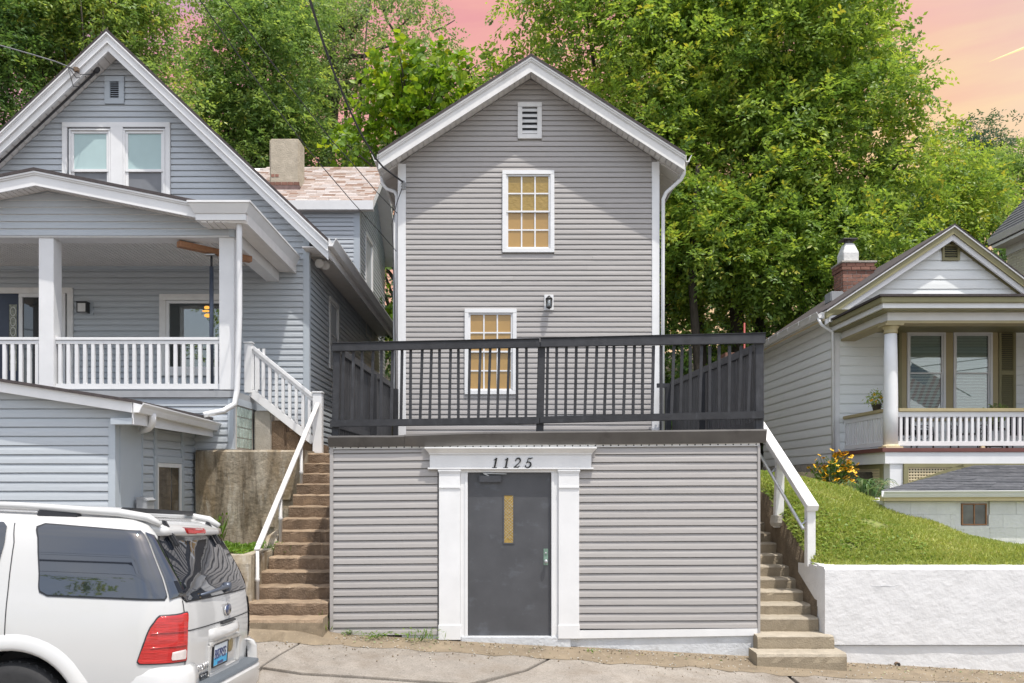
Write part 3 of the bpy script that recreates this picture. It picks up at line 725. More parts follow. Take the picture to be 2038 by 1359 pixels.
for i in range(20): baluster(681.5 + i * 19.25 + rb.uniform(-1, 1))
for i in range(22): baluster(1087 + i * 19.1 + rb.uniform(-1, 1))
def side_fence(x, sgn, zf, zb_):
    y0, y1 = YG + 0.09, 15.9
    n = 44
    for i in range(n):
        y = y0 + 0.03 + (y1 - y0 - 0.06) * i / (n - 1); t = i / (n - 1)
        h = zf + (zb_ - zf) * t
        w = 0.0425; dz = rb.uniform(-0.03, 0.03); l = rb.uniform(-0.012, 0.012)
        m = MB(); m.prism([(x, y - w, 2.50 + dz), (x, y + w, 2.50 + dz), (x, y + w + l, h - 0.02), (x, y - w + l, h - 0.02)], (sgn * 0.02, 0, 0))
        m.build('picket', M['railblack'], rail)
    MB().bar((x - sgn * 0.022, y0, zf - 0.01), (x - sgn * 0.022, y1, zb_ - 0.01), 0.04, 0.10).build('top_rail', M['railblack'], rail, bevel=0.005)
    MB().bar((x - sgn * 0.022, y0, 2.62), (x - sgn * 0.022, y1, 2.66), 0.038, 0.09).build('bottom_rail', M['railblack'], rail, bevel=0.005)
    for y in (13.2, 15.86): MB().box(x - 0.045 - sgn * 0.085, x + 0.045 - sgn * 0.085, y - 0.045, y + 0.045, 2.47, zf + (zb_ - zf) * (y - y0) / (y1 - y0) - 0.06).build('post', M['railblack'], rail, bevel=0.005)
side_fence(-2.09, -1, 3.58, 3.72)
side_fence(3.20, 1, 3.60, 3.76)
MB().box(2.90, 3.19, 15.84, 15.88, 3.68, 3.76).build('top_rail', M['railblack'], rail)
for x in (2.98, 3.08): MB().box(x - 0.017, x + 0.017, 15.885, 15.92, 2.5, 3.7).build('baluster', M['railblack'], rail)

# ------------------------------------------------------------------ tall taupe house behind the deck
YH = 16.15
fh = front(YH)
hou = thing('taupe_house', 'tall narrow taupe sided gable house with amber windows behind the black deck railing', 'house', (0.52, YH, 2.2))
XR, ZT, SL = 0.534, 9.87, 0.64
def zt_(x): return ZT - SL * abs(x - XR)
def zs_(x): return ZT - 0.26 - SL * abs(x - XR)
hw = MB().xz([(-1.96, 2.0), (2.96, 2.0), (2.96, zs_(2.96)), (XR, zs_(XR)), (-1.96, zs_(-1.96))], YH + 0.02, 25.0).build('wall', M['taupe'], hou)
U1 = wframe(YH, 1000, 1103, 340, 503); U2 = wframe(YH, 925, 1028, 615, 785); UV = wframe(YH, 1030.5, 1078, 205, 277)
def hspan(z):
    r = (zs_(XR) - z) / SL
    return (max(-1.845, XR - r), min(2.855, XR + r)) if r > 0 else None
siding(hw, fh, 2.42, 9.61, 0.0985, hspan, M['taupe'], [U1, U2, UV], d=0.019, seam=0.30)
siding(hw, right(2.96), 2.42, 8.0, 0.0985, lambda z: (YH + 0.15, 25.0), M['taupe'], d=0.014)
for x0, x1 in ((-2.0, -1.846), (2.856, 3.0)):
    MB().box(x0, x1, YH - 0.028, YH + 0.13, 2.47, zs_(x1 if x0 < 0 else x0) - 0.10 if x0 > 0 else zs_(x0) - 0.0).build('corner_board', M['white'], hou, bevel=0.005)
window(hou, fh, *U1, 0.075, M['white'], M['white'], M['amber_crinkle'], M['amber'], (3, 2), 0.5, n=0.035, mw=0.026, label='upper window with crinkled amber panes in its top sash')
window(hou, fh, *U2, 0.075, M['white'], M['white'], M['amber'], M['amber'], (3, 2), 0.5, n=0.035, mw=0.026, label='lower window of plain amber panes behind the railing')
vent(hou, fh, *UV, 0.085, 0.03, M['dirtywhite'], M['dirtywhite'], M['black'], 5)
# roof: two slopes of dark shingles over a white boxed rake
YR = 15.73
XE0, XE1 = -2.31, 3.40
for xa, xb in ((XE0, XR), (XR, XE1)):
    MB().xz([(xa, zt_(xa)), (xb, zt_(xb)), (xb, zt_(xb) - 0.05), (xa, zt_(xa) - 0.05)], YR - 0.055, 25.2).build('roof', M['shingle_dark'], hou)
    MB().xz([(xa, zt_(xa) - 0.052), (xb, zt_(xb) - 0.052), (xb, zs_(xb) + 0.03), (xa, zs_(xa) + 0.03)], YR + 0.031, 25.1).build('roof_deck', M['soffit'], hou)
    n = int((xb - xa) / 0.10); sfm = MB()
    for i in range(n):
        a = xa + (xb - xa) * i / n + 0.007; b = xa + (xb - xa) * (i + 1) / n - 0.007
        sfm.xz([(a, zs_(a) + 0.028), (b, zs_(b) + 0.028), (b, zs_(b) + 0.008), (a, zs_(a) + 0.008)], YR + 0.032, YH - 0.03)
    o = sfm.build('soffit', M['soffit'], hou); o['kind'] = 'stuff'
    c0 = 0.05
    MB().xz([(xa, zt_(xa) - c0), (xb, zt_(xb) - c0), (xb, zt_(xb) - 0.315), (xa, zt_(xa) - 0.315)], YR, YR + 0.03).build('rake_board', M['dirtywhite'], hou)
    mo = MB()
    for t0, t1, pr in ((0.051, 0.085, 0.045), (0.0855, 0.12, 0.026), (0.1205, 0.135, 0.012)):
        mo.xz([(xa, zt_(xa) - t0), (xb, zt_(xb) - t0), (xb, zt_(xb) - t1), (xa, zt_(xa) - t1)], YR - pr, YR - 0.0005)
    mo.build('rake_moulding', M['dirtywhite'], hou)
# sloping eave soffits seen from below, and gutters along both sides
for sgn, xw, xe in ((-1, -1.96, XE0), (1, 2.96, XE1)):
    sfm = MB()
    for i in range(22):
        y = YH + 0.02 + i * 0.4
        a, b = min(xw, xe), max(xw, xe)
        sfm.xz([(a, zs_(a) + 0.026), (b, zs_(b) + 0.026), (b, zs_(b) - 0.002), (a, zs_(a) - 0.002)], y + 0.008, y + 0.392)
    o = sfm.build('eave_soffit', M['soffit'], hou); o['kind'] = 'stuff'
    MB().box(xe - 0.012, xe + 0.012, YR + 0.035, 25.1, zs_(xe) - 0.02, zt_(xe) - 0.055).build('fascia_board', M['dirtywhite'], hou)
    gutter(hou, (xe + sgn * 0.014, YR - 0.02, zt_(xe) - 0.04), (xe + sgn * 0.014, 25.1, zt_(xe) - 0.04), (sgn, 0, 0), M['dirtywhite'], 0.11, 0.13)
def downspout(parent, pts, r=0.032, mat='white'):
    return MB().tube(pts, r, 8).build('downspout', M[mat], parent, smooth=True)
downspout(hou, [(3.43, 15.95, zt_(XE1) - 0.16), (3.43, 15.96, zt_(XE1) - 0.30), (3.38, 15.99, zt_(XE1) - 0.40), (3.12, 16.06, zt_(XE1) - 0.62), (3.065, 16.09, zt_(XE1) - 0.74), (3.06, 16.1, 6), (3.055, 16.1, 2.5)], 0.036)
downspout(hou, [(-2.36, 16.5, zt_(XE0) - 0.16), (-2.35, 16.5, zt_(XE0) - 0.30), (-2.26, 16.48, zt_(XE0) - 0.42), (-2.09, 16.42, zt_(XE0) - 0.50), (-2.045, 16.35, zt_(XE0) - 0.60), (-2.045, 16.33, 6), (-2.045, 16.33, 2.5)], 0.036)
# service mast parts on the left corner: conduit, insulators, clipped cable
MB().tube([(-2.06, 16.10, 7.0), (-2.07, 16.10, 5.4), (-2.065, 16.10, 3.2), (-2.065, 16.1, 2.5)], 0.020, 8).build('conduit', M['plastic_grey'], hou, smooth=True)
ins = P(803, 367, 16.02)
MB().lathe([(0.02, -0.10), (0.045, -0.09), (0.03, -0.05), (0.05, -0.04), (0.03, 0.0), (0.05, 0.01), (0.025, 0.07)], ins, 10).build('insulator', M['plastic_grey'], hou, smooth=True)
MB().tube([ins, ins + Vector((-0.12, -0.03, -0.35)), ins + Vector((-0.22, 0.0, -0.75)), ins + Vector((-0.20, 0.05, -1.2)), ins + Vector((-0.17, 0.04, -2.2)), ins + Vector((-0.15, 0.03, -4.3))], 0.010, 6).build('service_cable', M['wire'], hou, smooth=True)

lamp = thing('wall_lamp', 'small black glass lantern on a white block on the taupe house wall', 'wall lamp', P(1092, 603, YH))
u0, u1, z0, z1 = wframe(YH, 1083, 1101.5, 587, 618)
MB().fbox(fh, u0, u1, 0.0, 0.035, z0, z1).build('mounting_block', M['white'], lamp, bevel=0.006)
lc = P(1092, 605, YH) + Vector((0, -0.12, 0))
MB().lathe([(0.012, 0.135), (0.02, 0.125), (0.03, 0.115), (0.062, 0.085), (0.068, 0.072), (0.055, 0.07)], lc, 12).lathe([(0.055, -0.085), (0.05, -0.095), (0.02, -0.11), (0.012, -0.12)], lc, 12).build('lantern_cap', M['black'], lamp, smooth=True)
MB().lathe([(0.060, 0.07), (0.050, -0.085)], lc, 12).build('lantern_glass', M['lampglass'], lamp, smooth=True)
MB().lathe([(0.014, -0.07), (0.016, 0.02), (0.006, 0.04)], lc, 8).build('bulb', M['white'], lamp, smooth=True)
m = MB()
for k in range(6):
    a = k * math.pi / 3; m.bar(lc + Vector((0.062 * math.cos(a), 0.062 * math.sin(a), 0.072)), lc + Vector((0.052 * math.cos(a), 0.052 * math.sin(a), -0.085)), 0.007, 0.007)
m.tube([fh.p(lc.x, 0.03, lc.z + 0.05), fh.p(lc.x, 0.07, lc.z + 0.09), lc + Vector((0, 0.03, 0.12)), lc + Vector((0, 0, 0.125))], 0.009, 6)
m.build('lantern_cage', M['black'], lamp)

# ------------------------------------------------------------------ blue-grey house on the left
YM, YP = 16.0, 13.3
fm, fp = front(YM), front(YP)
EB = 0.1125
blu = thing('blue_house', 'blue-grey house with steep white-trimmed gable, white porch and pale rear wing', 'house', (-7.3, YM, 2.2))
XL, ZL, SLL = -7.29, 10.26, 0.948
def lt(x): return ZL - SLL * abs(x - XL)
def ls(x): return ZL - 0.33 - SLL * abs(x - XL)
bw = MB().xz([(-10.88, 1.9), (-3.73, 1.9), (-3.73, ls(-3.73)), (XL, ls(XL)), (-10.88, ls(-10.88))], YM + 0.02, 25.0).build('wall', M['blue'], blu)
def lspan(z):
    r = (ls(XL) - z) / SLL
    return (max(-10.88, XL - r), min(-3.77, XL + r)) if r > 0 else None
LW = wframe(YM, 126, 340, 245, 425); LV = wframe(YM, 210, 248.5, 153, 208)
LD = wframe(YM, -70, 147, 573, 790); LP = wframe(YM, 319, 468, 586, 748)
siding(bw, fm, 2.3, 9.9, EB, lspan, M['blue'], [LW, LV, LD, LP], d=0.021, seam=0.2)
MB().box(-3.775, -3.655, YM - 0.022, YM + 0.10, 2.3, ls(-3.70)).build('corner_board', M['bluepanel'], blu, bevel=0.004)
SW = (18.1, 19.1, 4.35, 5.9)
siding(bw, right(-3.73), 2.3, 6.27, EB, lambda z: (YM + 0.11, 25.0), M['blue'], [SW], d=0.021)
window(blu, right(-3.73), *SW, 0.09, M['dirtywhite'], M['white'], M['darkglass'], M['darkglass'], n=0.03, label='side window under the eave in the narrow gap')
vent(blu, fm, *LV, 0.10, 0.04, M['bluepanel'], M['bluepanel'], M['black'], 8)
# paired gable windows in one casing
cs = frame_mb(fm, *LW, 0.09, 0.0, 0.05).build('window_casing', M['white'], blu, bevel=0.004)
MB().fbox(fm, X(222, YM), X(247, YM), 0.0, 0.055, LW[2] + 0.092, LW[3] - 0.092).build('mullion', M['white'], cs, bevel=0.004)
for a, b in ((140, 221.5), (247.5, 330)):
    q = wframe(YM, a, b, 256, 422)
    window(blu, fm, q[0], q[1], q[2], q[3] - 0.02, 0.03, M['white'], M['white'], M['blind'], M['screen'], split=0.50, sw=0.05, n=0.040)
    MB().fbox(fm, q[0] + 0.02, q[1] - 0.02, -0.018, -0.012, q[2] + 0.02, q[3] - 0.05).build('window_backing', M['screen'], cs)
# main roof
YRL = 15.6
for xa, xb in ((-11.35, XL), (XL, -3.22)):
    MB().xz([(xa, lt(xa)), (xb, lt(xb)), (xb, lt(xb) - 0.06), (xa, lt(xa) - 0.06)], YRL - 0.07, 25.2).build('roof', M['shingle_dark'], blu)
    MB().xz([(xa, lt(xa) - 0.062), (xb, lt(xb) - 0.062), (xb, ls(xb) + 0.03), (xa, ls(xa) + 0.03)], YRL + 0.051, 25.1).build('roof_deck', M['soffit'], blu)
    MB().xz([(xa, lt(xa) - 0.062), (xb, lt(xb) - 0.062), (xb, lt(xb) - 0.245), (xa, lt(xa) - 0.245)], YRL - 0.03, YRL + 0.02).build('rake_board', M['white'], blu)
    MB().xz([(xa, lt(xa) - 0.247), (xb, lt(xb) - 0.247), (xb, lt(xb) - 0.385), (xa, lt(xa) - 0.385)], YRL - 0.0, YRL + 0.05).build('frieze_board', M['white'], blu)
    mo = MB()
    for t0, t1, pr in ((0.063, 0.09, 0.075), (0.0905, 0.115, 0.05), (0.225, 0.246, 0.045)):
        mo.xz([(xa, lt(xa) - t0), (xb, lt(xb) - t0), (xb, lt(xb) - t1), (xa, lt(xa) - t1)], YRL - pr, YRL - 0.0305)
    mo.build('rake_moulding', M['white'], blu)
    n = int(math.hypot(1, SLL) * (xb - xa) / 0.165); sfm = MB()
    for i in range(n):
        a = xa + (xb - xa) * i / n + 0.009; b = xa + (xb - xa) * (i + 1) / n - 0.009
        sfm.xz([(a, ls(a) + 0.028), (b, ls(b) + 0.028), (b, ls(b) + 0.004), (a, ls(a) + 0.004)], YRL + 0.052, YM - 0.02)
    o = sfm.build('soffit', M['soffit'], blu); o['kind'] = 'stuff'
# right eave: flat soffit, fascia and long gutter
sfm = MB()
for i in range(60):
    y = YRL + 0.06 + i * 0.16; sfm.box(-3.72, -3.235, y + 0.006, y + 0.154, 6.262, 6.282)
o = sfm.build('eave_soffit', M['soffit'], blu); o['kind'] = 'stuff'
MB().box(-3.228, -3.205, YRL - 0.02, 25.1, 6.255, lt(-3.22) - 0.065).build('fascia_board', M['white'], blu)
gutter(blu, (-3.203, YRL - 0.06, 6.40), (-3.203, 25.1, 6.40), (1, 0, 0), M['white'], 0.14, 0.15)
fl = thing('flood_light', 'round double floodlight under the eave of the blue-grey house', 'light', (-3.5, 16.55, 6.2))
for dx, dy in ((-0.03, -0.10), (0.06, 0.05)):
    c = Vector((-3.52 + dx, 16.45 + dy, 6.15))
    MB().lathe([(0.03, 0.10), (0.05, 0.07), (0.085, 0.0), (0.09, -0.03), (0.07, -0.04)], c, 16, (-0.25, 0.8, 0.45)).build('lamp_head', M['dirtywhite'], fl, smooth=True)
MB().tube([(-3.5, 16.55, 6.262), (-3.5, 16.52, 6.20), (-3.5, 16.5, 6.17)], 0.03, 10).build('mount', M['dirtywhite'], fl, smooth=True)

# ---- rear wing with blended shingles
YW = 22.0
fw = front(YW); XW = -3.73
wg = MB().box(-9.5, XW - 0.02, YW + 0.02, 26.9, 2.2, 9.10).build('wing_wall', M['blue'], blu)
siding(wg, fw, 5.2, 9.05, EB, lambda z: (-7.4, XW - 0.14), M['blue'], d=0.021)
WW = (23.0, 24.25, 5.9, 8.75)
def wspan(z):
    if z < 9.1: return (YW + 0.13, 26.85)
    r = (10.85 - z) / 0.70; return (24.4 - r, 24.4 + r) if r > 0 else None
siding(wg, right(XW - 0.02), 2.6, 10.8, EB, wspan, M['blue'], [WW], d=0.021)
MB().yz([(YW + 0.02, 9.1), (26.9, 9.1), (24.4, 10.85)], XW - 0.3, XW - 0.03).build('wing_gable', M['blue'], blu)
MB().box(XW - 0.15, XW + 0.015, YW - 0.018, YW + 0.12, 2.3, 9.06).build('corner_board', M['bluepanel'], blu, bevel=0.004)
window(blu, right(XW - 0.02), *WW, 0.10, M['dirtywhite'], M['white'], M['blindgrey'], M['darkglass'], n=0.03, label='tall window in the side of the rear wing')
def wt(y): return 10.98 - 0.70 * abs(y - 24.4)
XWR = -3.34
wr = MB().yz([(21.84, wt(21.84)), (24.4, wt(24.4)), (27.2, wt(27.2)), (27.2, wt(27.2) - 0.16), (24.4, wt(24.4) - 0.16), (21.84, wt(21.84) - 0.16)], -9.6, XWR - 0.03).build('wing_roof', M['soffit'], blu)
rs = random.Random(11)
sh_me = [None] * 5
th = math.atan(0.70)
for r in range(24):
    y = 21.80 + r * 0.110
    x = -7.0 + (0.15 if r % 2 else 0.0) + rs.uniform(-0.03, 0.03)
    while x < XWR:
        k = rs.choices(range(5), (5, 3, 2, 5, 3))[0]; w = rs.choice((0.22, 0.33, 0.30, 0.27))
        xe_ = min(x + w, XWR)
        if sh_me[k] is None:
            m = MB().box(0, 1, 0, 0.165, 0, 0.022); o = m.build('shingle', M['tab%d' % k]); sh_me[k] = o.data; bpy.data.objects.remove(o)
        o = link('shingle', sh_me[k], wr)
        o.location = Vector((x + 0.003, y, wt(y) + 0.004 + rs.uniform(0, 0.004))) - ORG[blu.name]
        o.rotation_euler = (th - 0.06, 0, 0); o.scale = (xe_ - x - 0.006, 1, 1)
        x += w
MB().box(-9.6, XWR - 0.002, 21.785, 21.81, wt(21.84) - 0.24, wt(21.84) - 0.005).build('fascia_board', M['white'], blu)
sfm = MB()
for i in range(32):
    x = -7.5 + i * 0.13; sfm.box(x + 0.004, x + 0.126, 21.815, YW, wt(21.84) - 0.235, wt(21.84) - 0.21)
o = sfm.build('eave_soffit', M['soffit'], blu); o['kind'] = 'stuff'
for ya, yb in ((21.81, 24.4), (24.4, 27.2)):
    MB().yz([(ya, wt(ya) - 0.005), (yb, wt(yb) - 0.005), (yb, wt(yb) - 0.20), (ya, wt(ya) - 0.20)], XWR - 0.026, XWR).build('rake_board', M['white'], blu)
    m = MB(); n = 16
    for i in range(n):
        a = ya + (yb - ya) * i / n; b = ya + (yb - ya) * (i + 1) / n - 0.006
        m.yz([(a, wt(a) - 0.165), (b, wt(b) - 0.165), (b, wt(b) - 0.185), (a, wt(a) - 0.185)], XW, XWR - 0.028)
    o = m.build('rake_soffit', M['soffit'], blu); o['kind'] = 'stuff'
# stuccoed chimney on the wing
cx0, cx1 = X(536, 22.6), X(596, 22.6)
ch = MB().box(cx0, cx1, 22.6, 23.2, 9.2, Z(275, 22.6)).build('chimney', M['stucco'], blu, bevel=0.04)
for i in range(2):
    MB().box(cx0 + 0.05 + (i % 3) * 0.11, cx0 + 0.14 + (i % 3) * 0.11, 22.592, 22.62, Z(352 - (i // 3) * 7, 22.6), Z(346.5 - (i // 3) * 7, 22.6)).build('brick', M['brick'], ch)
for i in range(5):
    a = cx0 + (cx1 - cx0) * i / 5
    MB().box(a + 0.006, a + (cx1 - cx0) / 5 - 0.006, 22.585, 22.62, 9.86, 9.94).build('brick', M['brick'], ch)
MB().box(cx0 - 0.012, cx1 + 0.012, 22.58, 23.22, 9.2, 9.845).build('flashing', pm('rusty_flashing', (0.17, 0.11, 0.10), 0.7, 0.3, 8), ch)

# ---- porch
PA, PZ, PS = -7.14, 6.70, 0.20
def pt_(x): return PZ - PS * abs(x - PA)
YPR = 12.9
PX1 = -3.90
for xa, xb in ((-10.5, PA), (PA, PX1)):
    MB().xz([(xa, pt_(xa)), (xb, pt_(xb)), (xb, pt_(xb) - 0.045), (xa, pt_(xa) - 0.045)], YPR - 0.05, 16.0).build('porch_roof', M['shingle_dark'], blu)
    MB().xz([(xa, pt_(xa) - 0.047), (xb, pt_(xb) - 0.047), (xb, pt_(xb) - 0.20), (xa, pt_(xa) - 0.20)], YPR + 0.03, 15.98).build('porch_roof_deck', M['soffit'], blu)
    xc = xb if xb < -5 else -4.62
    MB().xz([(xa, pt_(xa) - 0.047), (xc, pt_(xc) - 0.047), (xc, pt_(xc) - 0.26), (xa, pt_(xa) - 0.26)], YPR, YPR + 0.03).build('porch_rake_board', M['white'], blu)
    mo = MB()
    for t0, t1, pr in ((0.048, 0.075, 0.04), (0.0755, 0.10, 0.02)):
        mo.xz([(xa, pt_(xa) - t0), (xc, pt_(xc) - t0), (xc, pt_(xc) - t1), (xa, pt_(xa) - t1)], YPR - pr, YPR - 0.001)
    mo.build('porch_rake_moulding', M['white'], blu)
    n = int((xb - xa) / 0.085); sfm = MB()
    for i in range(n):
        a = xa + (xb - xa) * i / n + 0.007; b = xa + (xb - xa) * (i + 1) / n - 0.007
        if b > -4.62: break
        sfm.xz([(a, pt_(a) - 0.205), (b, pt_(b) - 0.205), (b, pt_(b) - 0.225), (a, pt_(a) - 0.225)], YPR + 0.031, YP - 0.055)
    o = sfm.build('porch_rake_soffit', M['soffit'], blu); o['kind'] = 'stuff'
def pspan(z):
    r = (PZ - 0.225 - z) / PS
    return (max(-10.1, PA - r), min(-4.29, PA + r)) if r > 0 else None
pb_ = MB().xz([(-10.2, 5.752), (-4.22, 5.752), (-4.22, 5.9), (PA, 6.46), (-10.2, 5.86)], YP - 0.035, YP + 0.30).build('porch_beam', M['white'], blu)
siding(pb_, front(YP - 0.037), 5.775, 6.47, EB, pspan, M['blue'], d=0.021)
MB().box(-4.288, -4.205, YP - 0.062, YP + 0.02, 5.756, 6.0).build('porch_corner_trim', M['bluepanel'], blu, bevel=0.003)
MB().box(-4.46, -4.225, YP + 0.301, 15.98, 5.70, 5.99).build('porch_side_beam', M['white'], blu, bevel=0.004)
MB().box(-10.1, -4.47, YP + 0.305, 15.95, 6.012, 6.03).build('porch_ceiling_deck', M['soffit'], blu)
# boxed eave return and crown gutter on the porch's right side
rt = MB()
for (h0, h1, a0, a1) in ((5.90, 6.0, 0.0, 0.0), (6.0, 6.14, 0.015, 0.085), (6.141, 6.175, 0.10, 0.10)):
    vs = []
    for h, a in ((h0, a0), (h1, a1)):
        x0_, x1_ = X(388, 12.85) - a, X(488, 12.85) + a
        vs += [(x0_, 12.87 - a, h), (x1_, 12.87 - a, h), (x1_, 15.97, h), (x0_, 13.2, h)]
    rt.add(vs, [(0, 1, 2, 3), (7, 6, 5, 4), (0, 4, 5, 1), (1, 5, 6, 2), (2, 6, 7, 3), (3, 7, 4, 0)])
rt.build('eave_return', M['white'], blu, bevel=0.003)
sfm = MB()
for i in range(26):
    y = 12.9 + i * 0.118; sfm.box(-4.205, X(488, 12.85) - 0.01, y + 0.006, y + 0.112, 5.875, 5.898)
for i in range(4):
    x = -4.62 + i * 0.105; sfm.box(x + 0.007, x + 0.098, 12.9, YP - 0.065, 5.875, 5.898)
o = sfm.build('porch_eave_soffit', M['soffit'], blu); o['kind'] = 'stuff'
cb = MB()
for i in range(74):
    x = -10.1 + i * 0.0765; cb.box(x + 0.007, x + 0.0695, YP + 0.302, 15.98, 5.985, 6.01)
o = cb.build('porch_ceiling', M['soffit'], blu); o['kind'] = 'stuff'
MB().box(-10.1, -4.47, 15.93, 15.98, 5.93, 5.99).build('porch_ceiling_trim', M['bluepanel'], blu)
for x0 in (-10.25, -7.30, -4.46):
    MB().box(x0, x0 + 0.235, YP - 0.015, YP + 0.235, 3.36, 5.75).build('porch_column', M['white'], blu, bevel=0.006)
fl_ = MB().box(-10.3, -4.22, YP - 0.02, 15.98, 3.24, 3.345).build('porch_floor', M['plastic_grey'], blu)
sk = MB().box(-10.3, -4.24, YP + 0.03, YP + 0.1, 1.0, 3.235).build('porch_skirt', M['blue'], blu)
siding(sk, front(YP + 0.028), 2.43, 3.22, EB, lambda z: (-10.3, -4.33), M['blue'], d=0.020)
MB().box(-4.325, -4.235, YP - 0.008, YP + 0.1, 2.42, 3.225).build('skirt_corner', M['bluepanel'], blu, bevel=0.003)
def porch_bay(xa, xb):
    r = MB().box(xa, xb, YP + 0.045, YP + 0.095, 4.09, 4.145).box(xa, xb, YP + 0.03, YP + 0.11, 4.150, 4.195)
    r = r.build('porch_rail', M['white'], blu, bevel=0.004)
    MB().box(xa, xb, YP + 0.045, YP + 0.095, 3.375, 3.46).build('bottom_rail', M['white'], r, bevel=0.004)
    n = int(round((xb - xa) / 0.128))
    for i in range(n):
        x = xa + (xb - xa) * (i + 0.5) / n
        MB().box(x - 0.026, x + 0.026, YP + 0.048, YP + 0.092, 3.4605, 4.0895).build('baluster', M['white'], r)
porch_bay(-10.015, -7.30); porch_bay(-7.064, -4.46)
# side of the porch base: fascia and glass blocks
MB().box(-4.262, -4.205, YP + 0.101, 16.0, 3.13, 3.238).build('porch_side_fascia', M['bluepanel'], blu)
gb = MB().box(-4.262, -4.222, YP + 0.101, 14.3, 2.42, 3.128).build('glass_block_panel', M['mortar'], blu)
for i in range(5):
    for j in range(4):
        y0 = YP + 0.125 + i * 0.158; z0 = 2.455 + j * 0.167
        MB().box(-4.224, -4.212, y0, y0 + 0.146, z0, z0 + 0.155).build('glass_block', M['glassblock'], gb, bevel=0.005)
# porch door, sidelight and picture window
dc = frame_mb(fm, LD[0], LD[1], 3.36, LD[3], 0.11, 0.0, 0.045, bot=0).build('door_casing', M['dirtywhite'], blu, bevel=0.004)
ndoor = MB().fbox(fm, X(-55, YM), X(38, YM), -0.015, 0.012, 3.36, Z(583, YM)).build('front_door', M['navy'], blu)
lead = frame_mb(fm, X(17, YM), X(37, YM), Z(740, YM), Z(604, YM), 0.02, 0.012, 0.022).build('leaded_light', M['navy'], ndoor)
MB().fbox(fm, X(17, YM) + 0.02, X(37, YM) - 0.02, 0.012, 0.016, Z(740, YM) + 0.02, Z(604, YM) - 0.02).build('pane', pm('leaded_glass', (0.20, 0.20, 0.14), 0.15, 0.5, 20, rnd=0), ndoor)
lm = MB()
for k in range(6):
    zc = Z(720 - k * 20, YM); uc = X(27, YM)
    lm.tube([fm.p(uc + 0.05 * math.cos(t), 0.018, zc + 0.085 * math.sin(t)) for t in [i * math.pi / 6 for i in range(13)]], 0.005, 5)
lm.build('lead_came', M['dirtywhite'], ndoor)
sd = frame_mb(fm, X(40, YM), X(132, YM), 3.37, Z(585, YM), 0.07, 0.0, 0.05).build('storm_door', M['white'], blu, bevel=0.003)
MB().fbox(fm, X(40, YM) + 0.07, X(132, YM) - 0.07, 0.0, 0.02, 3.44, Z(585, YM) - 0.07).build('pane', M['darkglass'], sd)
frame_mb(fm, *LP, 0.12, 0.0, 0.05).build('window_casing', M['dirtywhite'], blu, bevel=0.004)
q = (LP[0] + 0.122, LP[1] - 0.122, LP[2] + 0.122, LP[3] - 0.122)
pw = frame_mb(fm, *q, 0.05, -0.03, 0.03).build('picture_window', M['white'], blu, bevel=0.003)
MB().fbox(fm, q[0] + 0.05, q[1] - 0.05, -0.012, -0.006, q[2] + 0.05, q[3] - 0.05).build('pane', M['glass'], pw)
room = MB()
for (a0, a1, n0, n1, b0, b1) in ((q[0], q[1], -1.3, -1.25, q[2], q[3]), (q[0] - .02, q[0], -1.3, -0.02, q[2], q[3]), (q[1], q[1] + .02, -1.3, -0.02, q[2], q[3]), (q[0], q[1], -1.3, -0.02, q[3], q[3] + .02), (q[0], q[1], -1.3, -0.02, q[2] - .02, q[2])):
    room.fbox(fm, a0, a1, n0, n1, b0, b1)
# the wall block is solid, so a dark sheet in front paints the unlit room
room = MB().fbox(fm, q[0] + 0.02, q[1] - 0.02, -0.019, -0.016, q[2] + 0.02, q[3] - 0.02).build('room_shade_backing', pm('unlit_room_paint', (0.022, 0.024, 0.026), 0.9, 0.3, 2), pw)
em = bpy.data.materials.new('lit_lamp_glass'); em.use_nodes = True
em.node_tree.nodes['Principled BSDF'].inputs['Base Color'].default_value = (0.8, 0.4, 0.08, 1)
em.node_tree.nodes['Principled BSDF'].inputs['Emission Color'].default_value = (1.0, 0.42, 0.06, 1)
em.node_tree.nodes['Principled BSDF'].inputs['Emission Strength'].default_value = 0.9
il = thing('ceiling_lamp', 'glowing amber ceiling fan lamp behind the porch picture window', 'lamp', P(412, 625, YM))
for (px, py, r, h) in ((412, 612, 0.055, 0.03), (410, 619, 0.075, 0.018), (415, 628, 0.085, 0.035)):
    c = P(px, py, YM + 0.008)
    MB().lathe([(r * 0.5, h), (r, h * 0.3), (r * 0.9, -h * 0.5), (r * 0.4, -h)], c, 12).build('lamp_shade', em, il, smooth=True)
for o in il.children:
    o.scale = (1, 0.03, 1); o.location.y += 0.0
pl = thing('porch_lantern', 'square white-glass lantern on the blue-grey porch wall', 'wall lamp', P(171, 615, YM))
u0, u1, z0, z1 = wframe(YM, 161, 180, 604, 625)
MB().fbox(fm, u0 + 0.12, u1 + 0.06, 0.0, 0.03, z0 - 0.02, z1 + 0.02).build('mounting_block', M['bluepanel'], pl, bevel=0.004)
MB().fbox(fm, u0 + 0.008, u1 - 0.008, 0.03, 0.16, z0 + 0.01, z1 - 0.02).build('lantern_glass', M['dirtywhite'], pl, bevel=0.006)
m = frame_mb(fm, u0, u1, z0, z1 - 0.01, 0.014, 0.15, 0.168); m.fbox(fm, u0 - 0.01, u1 + 0.01, 0.02, 0.175, z1 - 0.012, z1 + 0.008)
m.fbox(fm, u1 - 0.012, u1 + 0.002, 0.03, 0.15, z0, z1 - 0.012).build('lantern_frame', M['black'], pl)
# porch downspout with its long elbow onto the shed roof
downspout(blu, [(-4.05, 13.0, 5.9), (-4.06, 13.02, 5.7), (-4.09, 13.12, 4.5), (-4.13, 13.14, 3.35), (-4.16, 13.12, 3.12), (-4.30, 13.0, 3.00), (-4.55, 12.85, 2.93)], 0.045)
